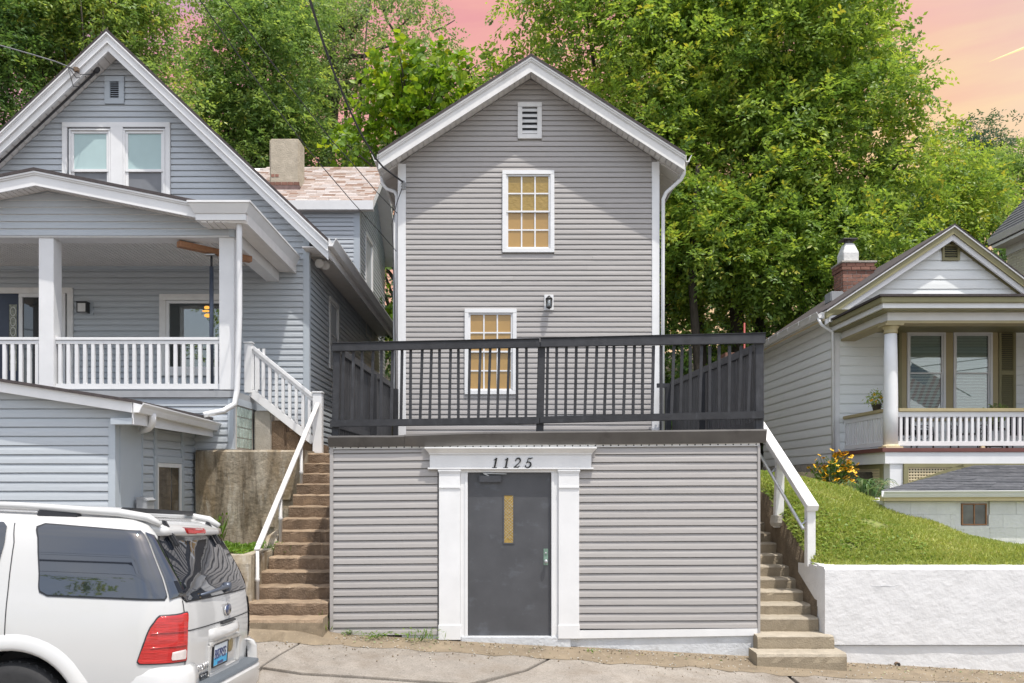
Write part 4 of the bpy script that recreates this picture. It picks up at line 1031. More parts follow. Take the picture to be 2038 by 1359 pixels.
# timber header and jack post shoring up the porch corner
tb = MB().bar((-5.15, 13.40, 5.688), (-4.24, 14.22, 5.652), 0.12, 0.095).build('timber_beam', M['timber'], None, bevel=0.006)
tag(tb, 'brown timber beam wedged under the white porch beam', 'beam')
jp = thing('jack_post', 'dark steel jack post propping the brown timber on the porch', 'post', (-4.75, 13.78, 3.345))
MB().lathe([(0.034, 3.35), (0.034, 5.42)], (-4.75, 13.78, 0), 12).build('tube', M['steelpost'], jp, smooth=True)
MB().lathe([(0.018, 5.42), (0.018, 5.60)], (-4.75, 13.78, 0), 10).build('screw', M['iron'], jp, smooth=True)
MB().box(-4.83, -4.67, 13.70, 13.86, 5.595, 5.612).build('top_plate', M['metal'], jp)
MB().box(-4.83, -4.67, 13.70, 13.86, 3.346, 3.358).build('base_plate', M['metal'], jp)

# ---- low shed/garage in front of the blue-grey house
YB = 10.6
fb = front(YB); XB = -4.84
shd = thing('blue_shed', 'low blue-grey sided garage with white gutter in front of the porch', 'garage', (-6.5, YB, 0.2))
def bt(x): return 2.93 - 0.157 * (x + 4.59)
sw_ = MB().xz([(-9.5, -0.4), (XB - 0.03, -0.4), (XB - 0.03, bt(XB) - 0.12), (-9.5, bt(-9.5) - 0.12)], YB + 0.02, 13.38).build('wall', M['blue'], shd)
siding(sw_, fb, 0.30, 3.6, 0.115, lambda z: (-9.5, XB - 0.10) if z < bt(XB) - 0.30 else ((-9.5, min(XB + 0.24, -4.59 - (z - 2.93 + 0.10) / 0.157)) if -4.59 - (z - 2.83) / 0.157 > -9.5 else None), M['blue'], d=0.017)
MB().box(XB - 0.10, XB - 0.012, YB - 0.024, YB + 0.1, -0.3, bt(XB) - 0.30).build('corner_trim', M['bluepanel'], shd, bevel=0.004)
fr_ = right(XB - 0.028)
MB().fbox(fr_, YB + 0.102, 11.34, 0.0, 0.022, -0.4, 2.68).build('side_panel', M['bluepanel'], shd)
siding(sw_, fr_, 0.30, 2.70, 0.115, lambda z: (11.36, 11.74), M['blue'], d=0.020)
siding(sw_, fr_, 0.30, 2.70, 0.115, lambda z: (12.85, 13.35), M['blue'], d=0.020)
siding(sw_, fr_, 2.28, 2.66, 0.115, lambda z: (11.84, 12.74), M['blue'], d=0.020)
for a, b, z0, z1 in ((11.345, 11.36, 0, 2.7), (11.75, 11.835, 0.8, 2.7), (12.745, 12.84, 0.8, 2.7), (13.352, 13.40, 0, 2.7), (11.836, 12.744, 2.18, 2.275)):
    MB().fbox(fr_, a, b, 0.0, 0.036, z0, z1).build('trim', M['bluepanel'], shd, bevel=0.003)
sw2 = frame_mb(fr_, 11.836, 12.744, 0.9, 2.179, 0.06, -0.01, 0.028).build('window', M['dirtywhite'], shd, bevel=0.003)
MB().fbox(fr_, 11.9, 12.4, 0.0, 0.008, 0.96, 2.119).build('pane', pm('curtained_dark_glass', (0.075, 0.068, 0.064), 0.08, 0.5, 3, (1, 3, 0.6), rnd=0, coat=1), sw2)
MB().fbox(fr_, 12.4, 12.68, 0.0, 0.014, 0.96, 2.119).build('pane', M['darkglass'], sw2)
# roof with white rake, frieze and gutter
MB().xz([(-9.8, bt(-9.8)), (-4.56, bt(-4.56)), (-4.56, bt(-4.56) - 0.035), (-9.8, bt(-9.8) - 0.035)], YB - 0.22, 13.32).build('roof', M['shingle_dark'], shd)
MB().xz([(-9.8, bt(-9.8) - 0.037), (-4.60, bt(-4.60) - 0.037), (-4.60, bt(-4.60) - 0.115), (-9.8, bt(-9.8) - 0.115)], YB - 0.15, 13.30).build('roof_deck', M['soffit'], shd)
MB().xz([(-9.8, bt(-9.8) - 0.037), (-4.575, bt(-4.575) - 0.037), (-4.575, bt(-4.575) - 0.165), (-9.8, bt(-9.8) - 0.165)], YB - 0.18, YB - 0.152).build('rake_board', M['white'], shd)
MB().box(XB - 0.012, -4.58, YB - 0.15, YB + 0.1, 2.62, 2.70).build('eave_end', M['bluepanel'], shd)
MB().box(-4.83, -4.59, YB + 0.1, 13.34, 2.665, 2.70).build('eave_soffit', M['soffit'], shd)
MB().box(-4.588, -4.565, YB - 0.15, 13.34, 2.62, 2.86).build('fascia_board', M['white'], shd)
gutter(shd, (-4.562, YB - 0.17, 2.885), (-4.562, 13.36, 2.835), (1, 0, 0), M['white'], 0.13, 0.12)
downspout(shd, [(-4.50, 10.86, 2.78), (-4.50, 10.86, 2.70), (-4.53, 10.90, 2.64), (-4.62, 11.0, 2.60), (-4.76, 11.15, 2.585)], 0.045)
mb_ = thing('mailbox', 'grey curved-top box fixed to the shed wall above the vehicle roof', 'mailbox', (-4.74, 11.15, 1.5))
m = MB(); m.prism([(-4.80, 11.06, 1.42), (-4.66, 11.06, 1.42), (-4.655, 11.06, 1.655), (-4.69, 11.06, 1.69), (-4.74, 11.06, 1.70), (-4.80, 11.06, 1.69)], (0, 0.24, 0))
m.build('box', M['plastic_grey'], mb_, bevel=0.006)
m = MB(); m.prism([(-4.80, 11.052, 1.693), (-4.645, 11.052, 1.653), (-4.64, 11.052, 1.665), (-4.685, 11.052, 1.70), (-4.74, 11.052, 1.712), (-4.80, 11.052, 1.703)], (0, 0.256, 0))
m.build('lid', M['plastic_grey'], mb_)

# ------------------------------------------------------------------ left retaining walls, stairs and rails
def rough_wall(name, label, x0, x1, y0, y1, z0, z1, mat, wob=0.02, nx=30, nz=16, top=None, kindcat='wall', bev=0.02, seed=1):
    rr = random.Random(seed)
    m = MB(); xs = lin(x0, x1, nx); zs = lin(z0, z1, nz)
    ph = [(rr.uniform(2, 7), rr.uniform(2, 7), rr.uniform(0, 6)) for _ in range(5)]
    def w(x, z): return sum(math.sin(a * x + c) * math.cos(b * z + c * 1.7) for a, b, c in ph) / 5 * wob + rr.uniform(-1, 1) * wob * 0.05
    def tz(x, z):
        f = (z - z0) / (z1 - z0); return z + (f * (top(x) if top else 0)) + (w(x * 3, 0) * 0.6 if f > 0.99 else 0)
    F_ = [[Vector((x, y0 + w(x, z) + (0.03 if k == nz - 1 else 0), tz(x, z))) for x in xs] for k, z in enumerate(zs)]
    b = len(m.v)
    for row in F_: m.v += row
    back = [Vector((x, y1, p.z + 0.004)) for x, p in zip(xs, F_[-1])]; m.v += back
    bb = [Vector((x, y1, z0)) for x in xs]; m.v += bb
    id_ = lambda k, i: k * nx + i
    for k in range(nz - 1):
        for i in range(nx - 1): m.f.append([id_(k, i), id_(k, i + 1), id_(k + 1, i + 1), id_(k + 1, i)])
    for i in range(nx - 1):
        m.f.append([id_(nz - 1, i), id_(nz - 1, i + 1), id_(nz, i + 1), id_(nz, i)])
        m.f.append([id_(nz, i), id_(nz, i + 1), id_(nz + 1, i + 1), id_(nz + 1, i)])
    m.f.append([id_(k, nx - 1) for k in range(nz)] + [id_(nz, nx - 1), id_(nz + 1, nx - 1)])
    m.f.append([id_(k, 0) for k in range(nz)] + [id_(nz, 0), id_(nz + 1, 0)])
    m.m = [0] * len(m.f)
    o = m.build(name, mat, None)
    return tag(o, label, kindcat)
rw = rough_wall('retaining_wall', 'tall brown-stained grey retaining wall beside the left stairs', -4.80, -3.135, 13.2, 14.3, 0.5, 2.41, M['stainwall'], 0.03, 60, 60, seed=4)
rb2 = random.Random(8)
for (px, py, w, h) in ((575, 1022, 0.17, 0.19), (583, 1060, 0.2, 0.17), (533, 1040, 0.20, 0.16), (570, 985, 0.14, 0.17), (545, 1076, 0.22, 0.13)):
    c = P(px, py, 13.17)
    MB().box(c.x - w / 2, c.x + w / 2, 13.165 + rb2.uniform(-0.01, 0.01), 13.25, c.z - h / 2, c.z + h / 2).build('block', M['stainwall'], rw, bevel=0.012)
rough_wall('planter_wall', 'low stained concrete planter wall behind the white SUV', -7.5, -3.15, 10.57, 10.78, -0.4, 0.985, M['stainwall'], 0.015, 40, 14, seed=5)
ckm = MB(); ckm.yz([(10.785, -0.4), (10.785, 0.985), (11.75, 1.0), (11.9, 1.15), (13.15, 1.3), (13.15, -0.4)], -3.33, -3.14)
tag(ckm.build('cheek_wall', M['stainwall'], None, bevel=0.02), 'stained concrete cheek wall along the left stairs', 'wall')
soil = grid_mesh('planter_soil', lin(-7.4, -3.3, 18), lin(10.75, 13.2, 12), lambda x, y: 0.945 + 0.03 * math.sin(x * 7 + y * 3) + 0.02 * math.sin(y * 11), M['earth'])
stL = thing('left_stairs', 'brown iron-stained concrete steps climbing left of the entry building', 'stairs', (-2.65, 10.3, 0.1))
rsx = random.Random(21)
def rough_step(parent, x0, x1, y0, y1, z0, z1, mat, seed, wob=0.012, nx=14, tread=None):
    rr = random.Random(seed); m = MB(); xs = lin(x0, x1, nx)
    prof = [(0.0, 0.0), (-0.004, 0.35), (0.0, 0.75), (0.0, 0.90), (0.012, 0.975), (0.035, 1.0)]
    for x in xs:
        d = rr.uniform(-1, 1) * wob; e = rr.uniform(-1, 1) * wob * 0.5; chip = 0.02 if rr.random() < 0.12 else 0
        for i, (a, f) in enumerate(prof):
            m.v.append(Vector((x, y0 + a + d * (0.4 + 0.6 * f) + (chip if i >= 3 else 0) + rr.uniform(-1, 1) * wob * 0.35, z0 + (z1 - z0) * f + (e if i == 5 else 0) - (chip * 0.4 if i >= 4 else 0))))
        m.v.append(Vector((x, y1, z1 + e))); m.v.append(Vector((x, y1, z0)))
    n = 8
    for i in range(nx - 1):
        for j in range(n): m.f.append([i * n + j, i * n + (j + 1) % n, (i + 1) * n + (j + 1) % n, (i + 1) * n + j])
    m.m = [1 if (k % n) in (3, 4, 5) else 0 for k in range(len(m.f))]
    m.f += [list(range(n)), [(nx - 1) * n + j for j in range(n)]]; m.m += [0, 0]
    return m.build('step', [mat, tread or mat], parent)
def stepz(n): return 0.415 + 0.163 * n
def stepy(n): return 10.48 + 0.262 * n
for n in range(-1, 13):
    x0 = -3.14 + rsx.uniform(-0.01, 0.03) if n > 1 else -3.14 - 0.03 * (2 - n)
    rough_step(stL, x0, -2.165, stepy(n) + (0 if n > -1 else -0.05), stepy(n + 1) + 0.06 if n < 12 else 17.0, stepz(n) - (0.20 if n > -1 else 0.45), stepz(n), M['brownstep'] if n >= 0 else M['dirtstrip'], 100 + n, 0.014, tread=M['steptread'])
hr = thing('pipe_handrail', 'grey metal pipe handrail with three posts along the left stairs', 'handrail', (-3.1, 10.7, 0.2))
MB().bar((-3.07, 14.05, 3.22), (-3.12, 10.80, 1.09), 0.075, 0.032).build('rail', M['railgrey'], hr, bevel=0.006)
MB().bar((-3.12, 10.80, 1.09), (-3.12, 10.72, 1.04), 0.07, 0.03).build('rail_end', M['railgrey'], hr, bevel=0.006)
for y, zb in ((10.73, 0.16), (11.80, 0.93), (12.96, 1.45)):
    zt = 1.09 + (3.22 - 1.09) * (y - 10.8) / 3.25 - 0.015
    MB().lathe([(0.024, zb), (0.024, zb + 0.55 * (zt - zb)), (0.030, zb + 0.55 * (zt - zb) + 0.005), (0.030, zb + 0.6 * (zt - zb)), (0.024, zb + 0.6 * (zt - zb) + 0.005), (0.022, zt)], (-3.115 + (y - 10.7) * 0.012, y, 0), 10).build('post', M['railgrey'], hr, smooth=True)
# white stair railing and concrete steps down from the porch
sr = thing('stair_railing', 'white stair railing slanting down from the porch to a square newel', 'railing', (-3.1, 14.15, 2.4))
YS = 14.15
def sx(px): return X(px, YS)
nw = MB().box(sx(624), sx(642), YS - 0.075, YS + 0.075, Z(902, YS), Z(783, YS)).build('newel_post', M['white'], sr, bevel=0.006)
MB().box(sx(622.5), sx(643.5), YS - 0.09, YS + 0.09, Z(783, YS) + 0.001, Z(779.5, YS)).build('newel_cap', M['white'], nw, bevel=0.006)
nw2 = MB().box(sx(488), sx(503), YS - 0.06, YS + 0.06, Z(782, YS), Z(684, YS)).build('newel_post', M['white'], sr, bevel=0.006)
MB().box(sx(486.5), sx(504.5), YS - 0.075, YS + 0.075, Z(684, YS) + 0.001, Z(681, YS)).build('newel_cap', M['white'], nw2, bevel=0.006)
ta, tb_ = Vector((sx(503), YS, Z(691, YS))), Vector((sx(624), YS, Z(789, YS)))
MB().bar(ta, tb_, 0.085, 0.055).bar(ta - Vector((0, 0, 0.06)), tb_ - Vector((0, 0, 0.06)), 0.05, 0.05).build('top_rail', M['white'], sr, bevel=0.005)
ba, bb_ = Vector((sx(500), YS, Z(781, YS))), Vector((sx(624), YS, Z(878, YS)))
MB().bar(ba, bb_, 0.05, 0.13).build('bottom_rail', M['white'], sr, bevel=0.005)
for i in range(9):
    t = (i + 0.6) / 9.2; x = ta.x + (tb_.x - ta.x) * t
    MB().box(x - 0.024, x + 0.024, YS - 0.02, YS + 0.02, ba.z + (bb_.z - ba.z) * t + 0.02, ta.z + (tb_.z - ta.z) * t - 0.07).build('baluster', M['white'], sr)
MB().box(-4.22, sx(488), YS - 0.02, YS + 0.02, Z(782, YS), Z(776, YS)).box(-4.22, sx(488), YS - 0.03, YS + 0.03, Z(693, YS), Z(687, YS)).build('short_rail', M['white'], sr)
for i in range(3):
    x = -4.18 + i * 0.09; MB().box(x - 0.02, x + 0.02, YS - 0.018, YS + 0.018, Z(775, YS), Z(694, YS)).build('baluster', M['white'], sr)
sst = thing('side_steps', 'weathered concrete steps leading up sideways to the porch', 'steps', (-3.7, 14.6, 2.4))
xs_ = [sx(504), sx(538), sx(567), sx(595), sx(622)]; zs4 = [3.11, 2.945, 2.765, 2.58]
for k in range(4):
    m = MB().box(xs_[0] if k == 0 else xs_[k] - 0.0, xs_[k + 1], 14.2, 15.5, 2.38, zs4[k])
    m.build('step', M['concrete'] if k == 0 else M['brownstep'], sst, bevel=0.02)

# ------------------------------------------------------------------ right side: stairs, lawn, walls
stR = thing('right_stairs', 'pale weathered concrete steps between the entry building and the white wall', 'stairs', (3.55, 10.1, -0.3))
RZ = [-0.134, 0.03, 0.20, 0.33, 0.466, 0.60, 0.744, 0.88, 1.02, 1.16, 1.30, 1.437, 1.58, 1.72, 1.86]
for n, z in enumerate(RZ):
    y = 10.05 + 0.275 * n
    x0, x1 = {0: (3.03, 4.10), 1: (3.12, 4.06), 2: (3.185, 4.03)}.get(n, (3.19, 3.97 if n < 5 else 4.05))
    if n == 2: x1 = 3.97
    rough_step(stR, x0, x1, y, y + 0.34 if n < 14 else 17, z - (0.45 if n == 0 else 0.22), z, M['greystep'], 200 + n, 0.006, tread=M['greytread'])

ww_ = rough_wall('white_wall', 'white painted rough masonry retaining wall below the lawn', 3.98, 13.0, 10.42, 10.68, -0.105, 0.855, M['stuccowhite'], 0.014, 120, 30, seed=9)
MB().box(4.00, 13.0, 10.455, 10.60, -1.2, -0.106).build('footing_course', M['stuccowhite'], ww_, bevel=0.012)
m = MB(); m.yz([(10.60, -0.6), (10.60, 0.86), (10.9, 0.87), (11.40, 0.845), (11.40, 0.60), (11.1, 0.30), (10.95, -0.6)], 3.985, 4.22)
m.build('wall_return', M['stuccowhite'], ww_, bevel=0.025)
dp = P(1785, 1322, 10.445)
MB().tube([dp + Vector((0, -0.03, 0)), dp + Vector((0, 0.05, 0))], 0.032, 12).build('drain_pipe', M['brownstep'], ww_, smooth=True)
MB().lathe([(0.025, 0), (0.025, 0.004)], dp + Vector((0, -0.031, 0)), 12, (0, -1, 0)).build('drain_hole', M['black'], ww_)

def lawn_z(x, y):
    zy = 0.85 + 0.47 * max(0, min(y - 10.75, 1.9)) + 0.20 * max(0, min(y - 12.65, 1.6)) + 0.03 * max(0, y - 14.25)
    w = sstep(10.8, 12.9, y)
    z = zy - w * (0.20 * max(0, x - 4.4) + 0.14 * max(0, x - 5.75))
    z += 0.025 * math.sin(x * 3.1 + y * 2.0) * w + 0.015 * math.sin(x * 7.3 - y * 5.1) * w
    if x < 4.0: z -= 0.8
    elif x < 4.12: z -= 0.10 * (4.12 - x) / 0.12
    return z
rcr = random.Random(44)
def crack(parent, pts, fy, mat, r=0.0035):
    out = []
    for (xa, za), (xb, zb) in zip(pts[:-1], pts[1:]):
        n = max(2, int(abs(xb - xa) / 0.06) + 2)
        for i in range(n): t = i / n; out.append(Vector((xa + (xb - xa) * t, fy, za + (zb - za) * t + rcr.uniform(-0.012, 0.012))))
    out.append(Vector((pts[-1][0], fy, pts[-1][1])))
    return MB().tube(out, [r * rcr.uniform(0.5, 1.2) for _ in out], 5).build('crack', mat, parent)
crack(ww_, [(3.99, 0.62), (4.5, 0.615), (5.1, 0.63)], 10.424, M['plastic_grey'])
lawn = thing('lawn', None, None, (5.5, 12, 1.0)); lawn['kind'] = 'structure'
lsoil = grid_mesh('soil', [3.96, 4.01, 4.06, 4.12] + lin(4.25, 9.6, 50), lin(10.66, 18.5, 70), lawn_z, M['grassbase'], kind=None, parent=lawn)

lsoil.data.materials.append(M['earth'])
for q_ in lsoil.data.polygons:
    if abs(q_.normal.z) < 0.6: q_.material_index = 1

hrR = thing('wood_handrail', 'white painted wooden handrail on two posts beside the lawn', 'handrail', (4.0, 11.0, 0.85))
MB().bar((4.02, 10.93, 1.565), (4.02, 14.2, 3.35), 0.15, 0.085).build('rail', M['dirtywhite'], hrR, bevel=0.006)
MB().box(3.965, 4.075, 10.98, 11.09, 0.80, 1.60).build('post', M['dirtywhite'], hrR, bevel=0.006)
m = MB(); m.prism([(3.92, 12.15, 1.25), (4.05, 12.15, 1.25), (4.08, 12.20, 2.2), (3.97, 12.20, 2.2)], (0, 0.10, 0)); m.build('post', M['dirtywhite'], hrR, bevel=0.006)
MB().lathe([(0.10, 1.27), (0.12, 1.32), (0.10, 1.42), (0.06, 1.43)], (3.985, 12.2, 0), 10).build('post_footing', M['concrete'], hrR)
pa, pb2 = Vector((3.90, 10.95, 1.30)), Vector((3.90, 13.6, 2.77))
MB().tube([pa, pb2], 0.021, 10).build('pipe', M['metal'], hrR, smooth=True)
for t in (0.03, 0.5):
    c = pa.lerp(pb2, t)
    m = MB().tube([c, c + Vector((0.07, 0, 0.06))], 0.012, 8); m.lathe([(0.03, 0), (0.03, 0.012)], c + Vector((0.05, 0.0, 0.05)), 10, (1, 0, 0)); m.build('bracket', M['metal'], hrR)

# ------------------------------------------------------------------ white clapboard house on the right
YR3, XR3 = 17.7, 6.95
fr3 = front(YR3)
wh = thing('white_house', 'white clapboard house with olive trim, round-columned porch and brick chimney', 'house', (9.3, YR3, 2.2))
XA3, ZA3 = 9.34, 7.25
def rt_(x): return ZA3 - (0.665 * (XA3 - x) if x < XA3 else 0.76 * (x - XA3))
w3 = MB().xz([(XR3 + 0.02, 1.2), (12.1, 1.2), (12.1, rt_(12.1) - 0.25), (XA3, ZA3 - 0.25), (XR3 + 0.02, rt_(XR3) - 0.25)], YR3 + 0.02, 22.5).build('wall', M['white_lap'], wh)
def r3span(z):
    r = ZA3 - 0.25 - z
    return (max(XR3 + 0.12, XA3 - r / 0.665), min(12.0, XA3 + r / 0.76)) if r > 0 else None
W3C = wframe(YR3, 1793, 1985, 655, 838); V3 = wframe(YR3, 1874, 1908.5, 487, 519)
siding(w3, fr3, 2.56, 6.98, 0.20, r3span, M['white_lap'], [W3C, V3], d=0.016)
siding(w3, left(XR3), 2.32, 5.4, 0.20, lambda z: (YR3 + 0.10, 22.45), M['white_lap'], d=0.018)
MB().box(XR3 - 0.024, XR3 + 0.115, YR3 - 0.024, YR3 + 0.095, 2.3, rt_(XR3) - 0.27).build('corner_board', M['white'], wh, bevel=0.004)
MB().box(XR3 - 0.005, 12.1, YR3 + 0.03, 22.5, 0.8, 2.31).build('foundation', M['concrete'], wh)
for i in range(16):
    MB().box(XR3 - 0.022, XR3 + 0.02, YR3 + 0.05 + i * 0.30, YR3 + 0.34 + i * 0.30, 2.12, 2.30).build('foundation_stone', M['concrete'], wh, bevel=0.01)
    MB().box(XR3 - 0.024, XR3 + 0.02, YR3 + 0.2 + i * 0.30, YR3 + 0.49 + i * 0.30, 1.92, 2.11).build('foundation_stone', M['concrete'], wh, bevel=0.01)
vent(wh, fr3, *V3, 0.045, 0.03, M['olive'], M['olive'], M['black'], 5)
Y3R = 17.50
for xa, xb in ((6.70, XA3), (XA3, 12.4)):
    c = lambda x, d: (x, rt_(x) - d)
    MB().xz([c(xa, 0), c(xb, 0), c(xb, 0.035), c(xa, 0.035)], Y3R - 0.08, 22.7).build('roof', M['shingle_dark'], wh)
    MB().xz([c(xa, 0.037), c(xb, 0.037), c(xb, 0.22), c(xa, 0.22)], Y3R + 0.051, 22.6).build('roof_deck', M['beige'], wh)
    MB().xz([c(xa, 0.036), c(xb, 0.036), c(xb, 0.066), c(xa, 0.066)], Y3R - 0.075, Y3R + 0.05).build('drip_strip', M['white'], wh)
    MB().xz([c(xa, 0.067), c(xb, 0.067), c(xb, 0.205), c(xa, 0.205)], Y3R - 0.045, Y3R + 0.05).build('crown_board', M['olive'], wh)
    MB().xz([c(xa, 0.206), c(xb, 0.206), c(xb, 0.325), c(xa, 0.325)], Y3R, Y3R + 0.05).build('rake_board', M['white'], wh)
    MB().xz([c(xa, 0.221), c(xb, 0.221), c(xb, 0.235), c(xa, 0.235)], Y3R + 0.052, YR3 - 0.03).build('soffit', M['tan'], wh)
    MB().xz([c(xa, 0.236), c(xb, 0.236), c(xb, 0.30), c(xa, 0.30)], YR3 - 0.026, YR3 + 0.01).build('frieze', M['olive'], wh)
MB().box(6.69, 6.71, Y3R + 0.06, 22.6, rt_(6.7) - 0.18, rt_(6.7) - 0.04).build('fascia_board', M['white'], wh)
MB().box(6.71, XR3, YR3 + 0.02, 22.5, rt_(6.7) - 0.19, rt_(6.7) - 0.165).build('eave_soffit', M['white'], wh)
gutter(wh, (6.688, YR3 - 0.05, rt_(6.7) - 0.03), (6.688, 22.6, rt_(6.7) - 0.03), (-1, 0, 0), M['white'], 0.12, 0.13)
for i in range(7):
    y = YR3 + 0.3 + i * 0.7; MB().tube([(6.69, y, rt_(6.7) - 0.035), (6.56, y, rt_(6.7) - 0.03), (6.555, y, rt_(6.7) - 0.12)], 0.006, 5).build('gutter_strap', M['white'], wh)
m = MB().box(6.76, 7.26, Y3R - 0.02, YR3 - 0.03, rt_(6.7) - 0.27, rt_(6.7) - 0.13); m.build('eave_return', M['white'], wh, bevel=0.004)
m = MB(); m.add([(6.74, Y3R - 0.03, rt_(6.7) - 0.128), (7.27, Y3R - 0.03, rt_(6.7) - 0.128), (7.27, YR3 - 0.03, rt_(6.7) - 0.128), (6.74, YR3 - 0.03, rt_(6.7) - 0.128),
               (6.70, Y3R - 0.07, rt_(6.7) - 0.02), (7.31, Y3R - 0.07, rt_(6.7) - 0.02), (7.31, YR3 - 0.03, rt_(6.7) - 0.02), (6.70, YR3 - 0.03, rt_(6.7) - 0.02)],
              [(0, 1, 2, 3), (7, 6, 5, 4), (0, 4, 5, 1), (1, 5, 6, 2), (2, 6, 7, 3), (3, 7, 4, 0)]); m.build('return_crown', M['olive'], wh)
downspout(wh, [(6.62, YR3 + 0.0, rt_(6.7) - 0.15), (6.68, YR3 - 0.03, rt_(6.7) - 0.30), (6.90, YR3 - 0.06, rt_(6.7) - 0.45), (6.915, YR3 - 0.06, 2.2)], 0.035)
rv = MB().box(7.55, 7.85, 19.4, 19.8, rt_(7.7) - 0.1, rt_(7.7) + 0.14).build('roof_vent', M['plastic_grey'], wh, bevel=0.02)
# brick chimney with a tapered white flue
chx0, chx1, chy = X(1678, 19.6), X(1740, 19.6), 19.6
bc = MB().box(chx0 + 0.012, chx1 - 0.012, chy + 0.012, chy + 0.55, 5.9, Z(519, chy) - 0.03).build('chimney', M['mortar'], wh)
rbk = random.Random(5); bh = 0.072
zc = Z(519, chy) - 0.05
bmesh_ = None
for r in range(13):
    z1 = zc - r * (bh + 0.016); z0 = z1 - bh
    ex = 0.03 if r < 2 else 0.0
    off = 0.0 if r % 2 else -0.11
    for (axis, lo, hi) in (('x', chx0 - ex, chx1 + ex), ('y', chy - ex + 0.125, chy + 0.56 + ex)):
        p = lo + off if axis == 'x' else lo + off
        while p < hi:
            a, b = max(p, lo), min(p + 0.203, hi)
            if b - a > 0.03:
                if axis == 'x': m = MB().box(a, b, chy - ex, chy + 0.09, z0, z1)
                else: m = MB().box(chx0 - ex - 0.001, chx0 + 0.085, a, b, z0 + 0.0005, z1 - 0.0005)
                m.build('brick', M['brick'], bc)
            p += 0.217
MB().box(chx0 - 0.05, chx1 + 0.05, chy - 0.05, chy + 0.62, Z(519, chy) - 0.049, Z(519, chy)).build('chimney_cap', M['concrete'], bc, bevel=0.01)
fx0, fx1 = X(1682, chy), X(1712, chy); fz0, fz1 = Z(519, chy), Z(480, chy)
m = MB()
for h, g in ((fz0, 0.0), (fz0 + 0.22, -0.005), (fz1, 0.075)):
    m.v += [Vector((fx0 + g, chy + 0.08 + g, h)), Vector((fx1 - g, chy + 0.08 + g, h)), Vector((fx1 - g, chy + 0.46 - g, h)), Vector((fx0 + g, chy + 0.46 - g, h))]
for k in range(2):
    for i in range(4): m.f.append([k * 4 + i, k * 4 + (i + 1) % 4, k * 4 + 4 + (i + 1) % 4, k * 4 + 4 + i])
m.f.append([8, 9, 10, 11]); m.m = [0] * len(m.f)
m.build('flue', M['blockwhite'], bc, bevel=0.012)
MB().lathe([(0.10, fz1), (0.10, fz1 + 0.03), (0.085, fz1 + 0.035), (0.085, fz1 + 0.09)], ((fx0 + fx1) / 2, chy + 0.27, 0), 14).box((fx0 + fx1) / 2 - 0.17, (fx0 + fx1) / 2 + 0.17, chy + 0.10, chy + 0.44, fz1 + 0.09, fz1 + 0.11).build('flue_cap', M['darkmetal'], bc)
m = MB()
for i in range(5): m.box(chx0 + 0.30 + i * 0.11, chx0 + 0.41 + i * 0.11, chy - 0.02, chy + 0.0, 6.0 + 0.11 * i, 6.34 + 0.10 * i)
o = m.build('step_flashing', M['white'], bc); o['kind'] = 'stuff'
# porch
PXL, PYF = 6.80, 15.2
def tier(o_, z0, z1, mat, name, b=0.0):
    return MB().box(PXL + o_, 12.6, PYF + o_, YR3 - 0.03, z0, z1).build(name, mat, wh, bevel=b)
tier(0.0, 5.255, 5.295, M['shingle_dark'], 'porch_roof')
m = MB(); m.add([(PXL, PYF, 5.296), (12.6, PYF, 5.296), (12.6, YR3 - 0.03, 5.50), (PXL + 0.6, YR3 - 0.03, 5.50), (PXL, YR3 - 0.03, 5.296)], [(0, 1, 2, 3), (0, 3, 4)]); m.build('porch_roof', M['shingle_dark'], wh, fix=False)
tier(0.035, 5.15, 5.254, M['olive'], 'porch_crown', 0.01)
tier(0.085, 5.06, 5.149, M['white'], 'porch_fascia')
tier(0.13, 5.035, 5.059, M['olive'], 'porch_bead')
MB().box(7.10, 12.5, 15.56, 15.84, 4.885, 5.034).build('porch_beam', M['white'], wh)
MB().box(7.085, 12.5, 15.545, 15.855, 4.835, 4.884).build('beam_trim', M['tan'], wh)
MB().box(7.10, 7.36, 15.841, YR3 - 0.03, 4.90, 5.034).build('porch_side_beam', M['white'], wh)
MB().box(7.085, 7.375, 15.856, YR3 - 0.03, 4.855, 4.899).build('side_beam_trim', M['tan'], wh)
MB().box(7.38, 12.5, YR3 - 0.06, YR3 - 0.028, 5.10, 5.034 + 0.0 + 0.0 + 0.0 + 0.0 + 0.0 + 0.0 + 0.001 + 0.0 if False else 5.2).build('porch_frieze', M['porchbrown'], wh)
MB().box(7.37, 12.5, 15.86, YR3 - 0.061, 5.005, 5.03).build('porch_ceiling', M['porchbrown'], wh) if False else None
def column(x, y):
    c = MB().lathe([(0.125, 2.60), (0.128, 3.2), (0.122, 4.0), (0.108, 4.66)], (x, y, 0), 20).build('porch_column', M['white'], wh, smooth=True)
    MB().lathe([(0.120, 4.665), (0.124, 4.69), (0.118, 4.70), (0.118, 4.74), (0.15, 4.78), (0.155, 4.795)], (x, y, 0), 20).build('capital', M['tan'], c, smooth=True)
    MB().box(x - 0.17, x + 0.17, y - 0.17, y + 0.17, 4.797, 4.834).build('abacus', M['tan'], c, bevel=0.004)
    MB().box(x - 0.16, x + 0.16, y - 0.16, y + 0.16, 2.532, 2.565).lathe([(0.150, 2.566), (0.155, 2.58), (0.135, 2.60)], (x, y, 0), 20).build('column_base', M['beige'], c)
column(7.22, 15.70); column(11.9, 15.70)
MB().box(6.93, 12.6, 15.395, YR3 - 0.03, 2.455, 2.53).build('porch_floor', M['porchred'], wh, bevel=0.006)
MB().box(6.99, 12.6, 15.42, YR3 - 0.03, 2.245, 2.454).build('porch_skirt', M['white'], wh)
MB().box(7.09, 7.33, 15.45, 15.70, 1.4, 2.244).build('porch_pier', M['white'], wh, bevel=0.004)
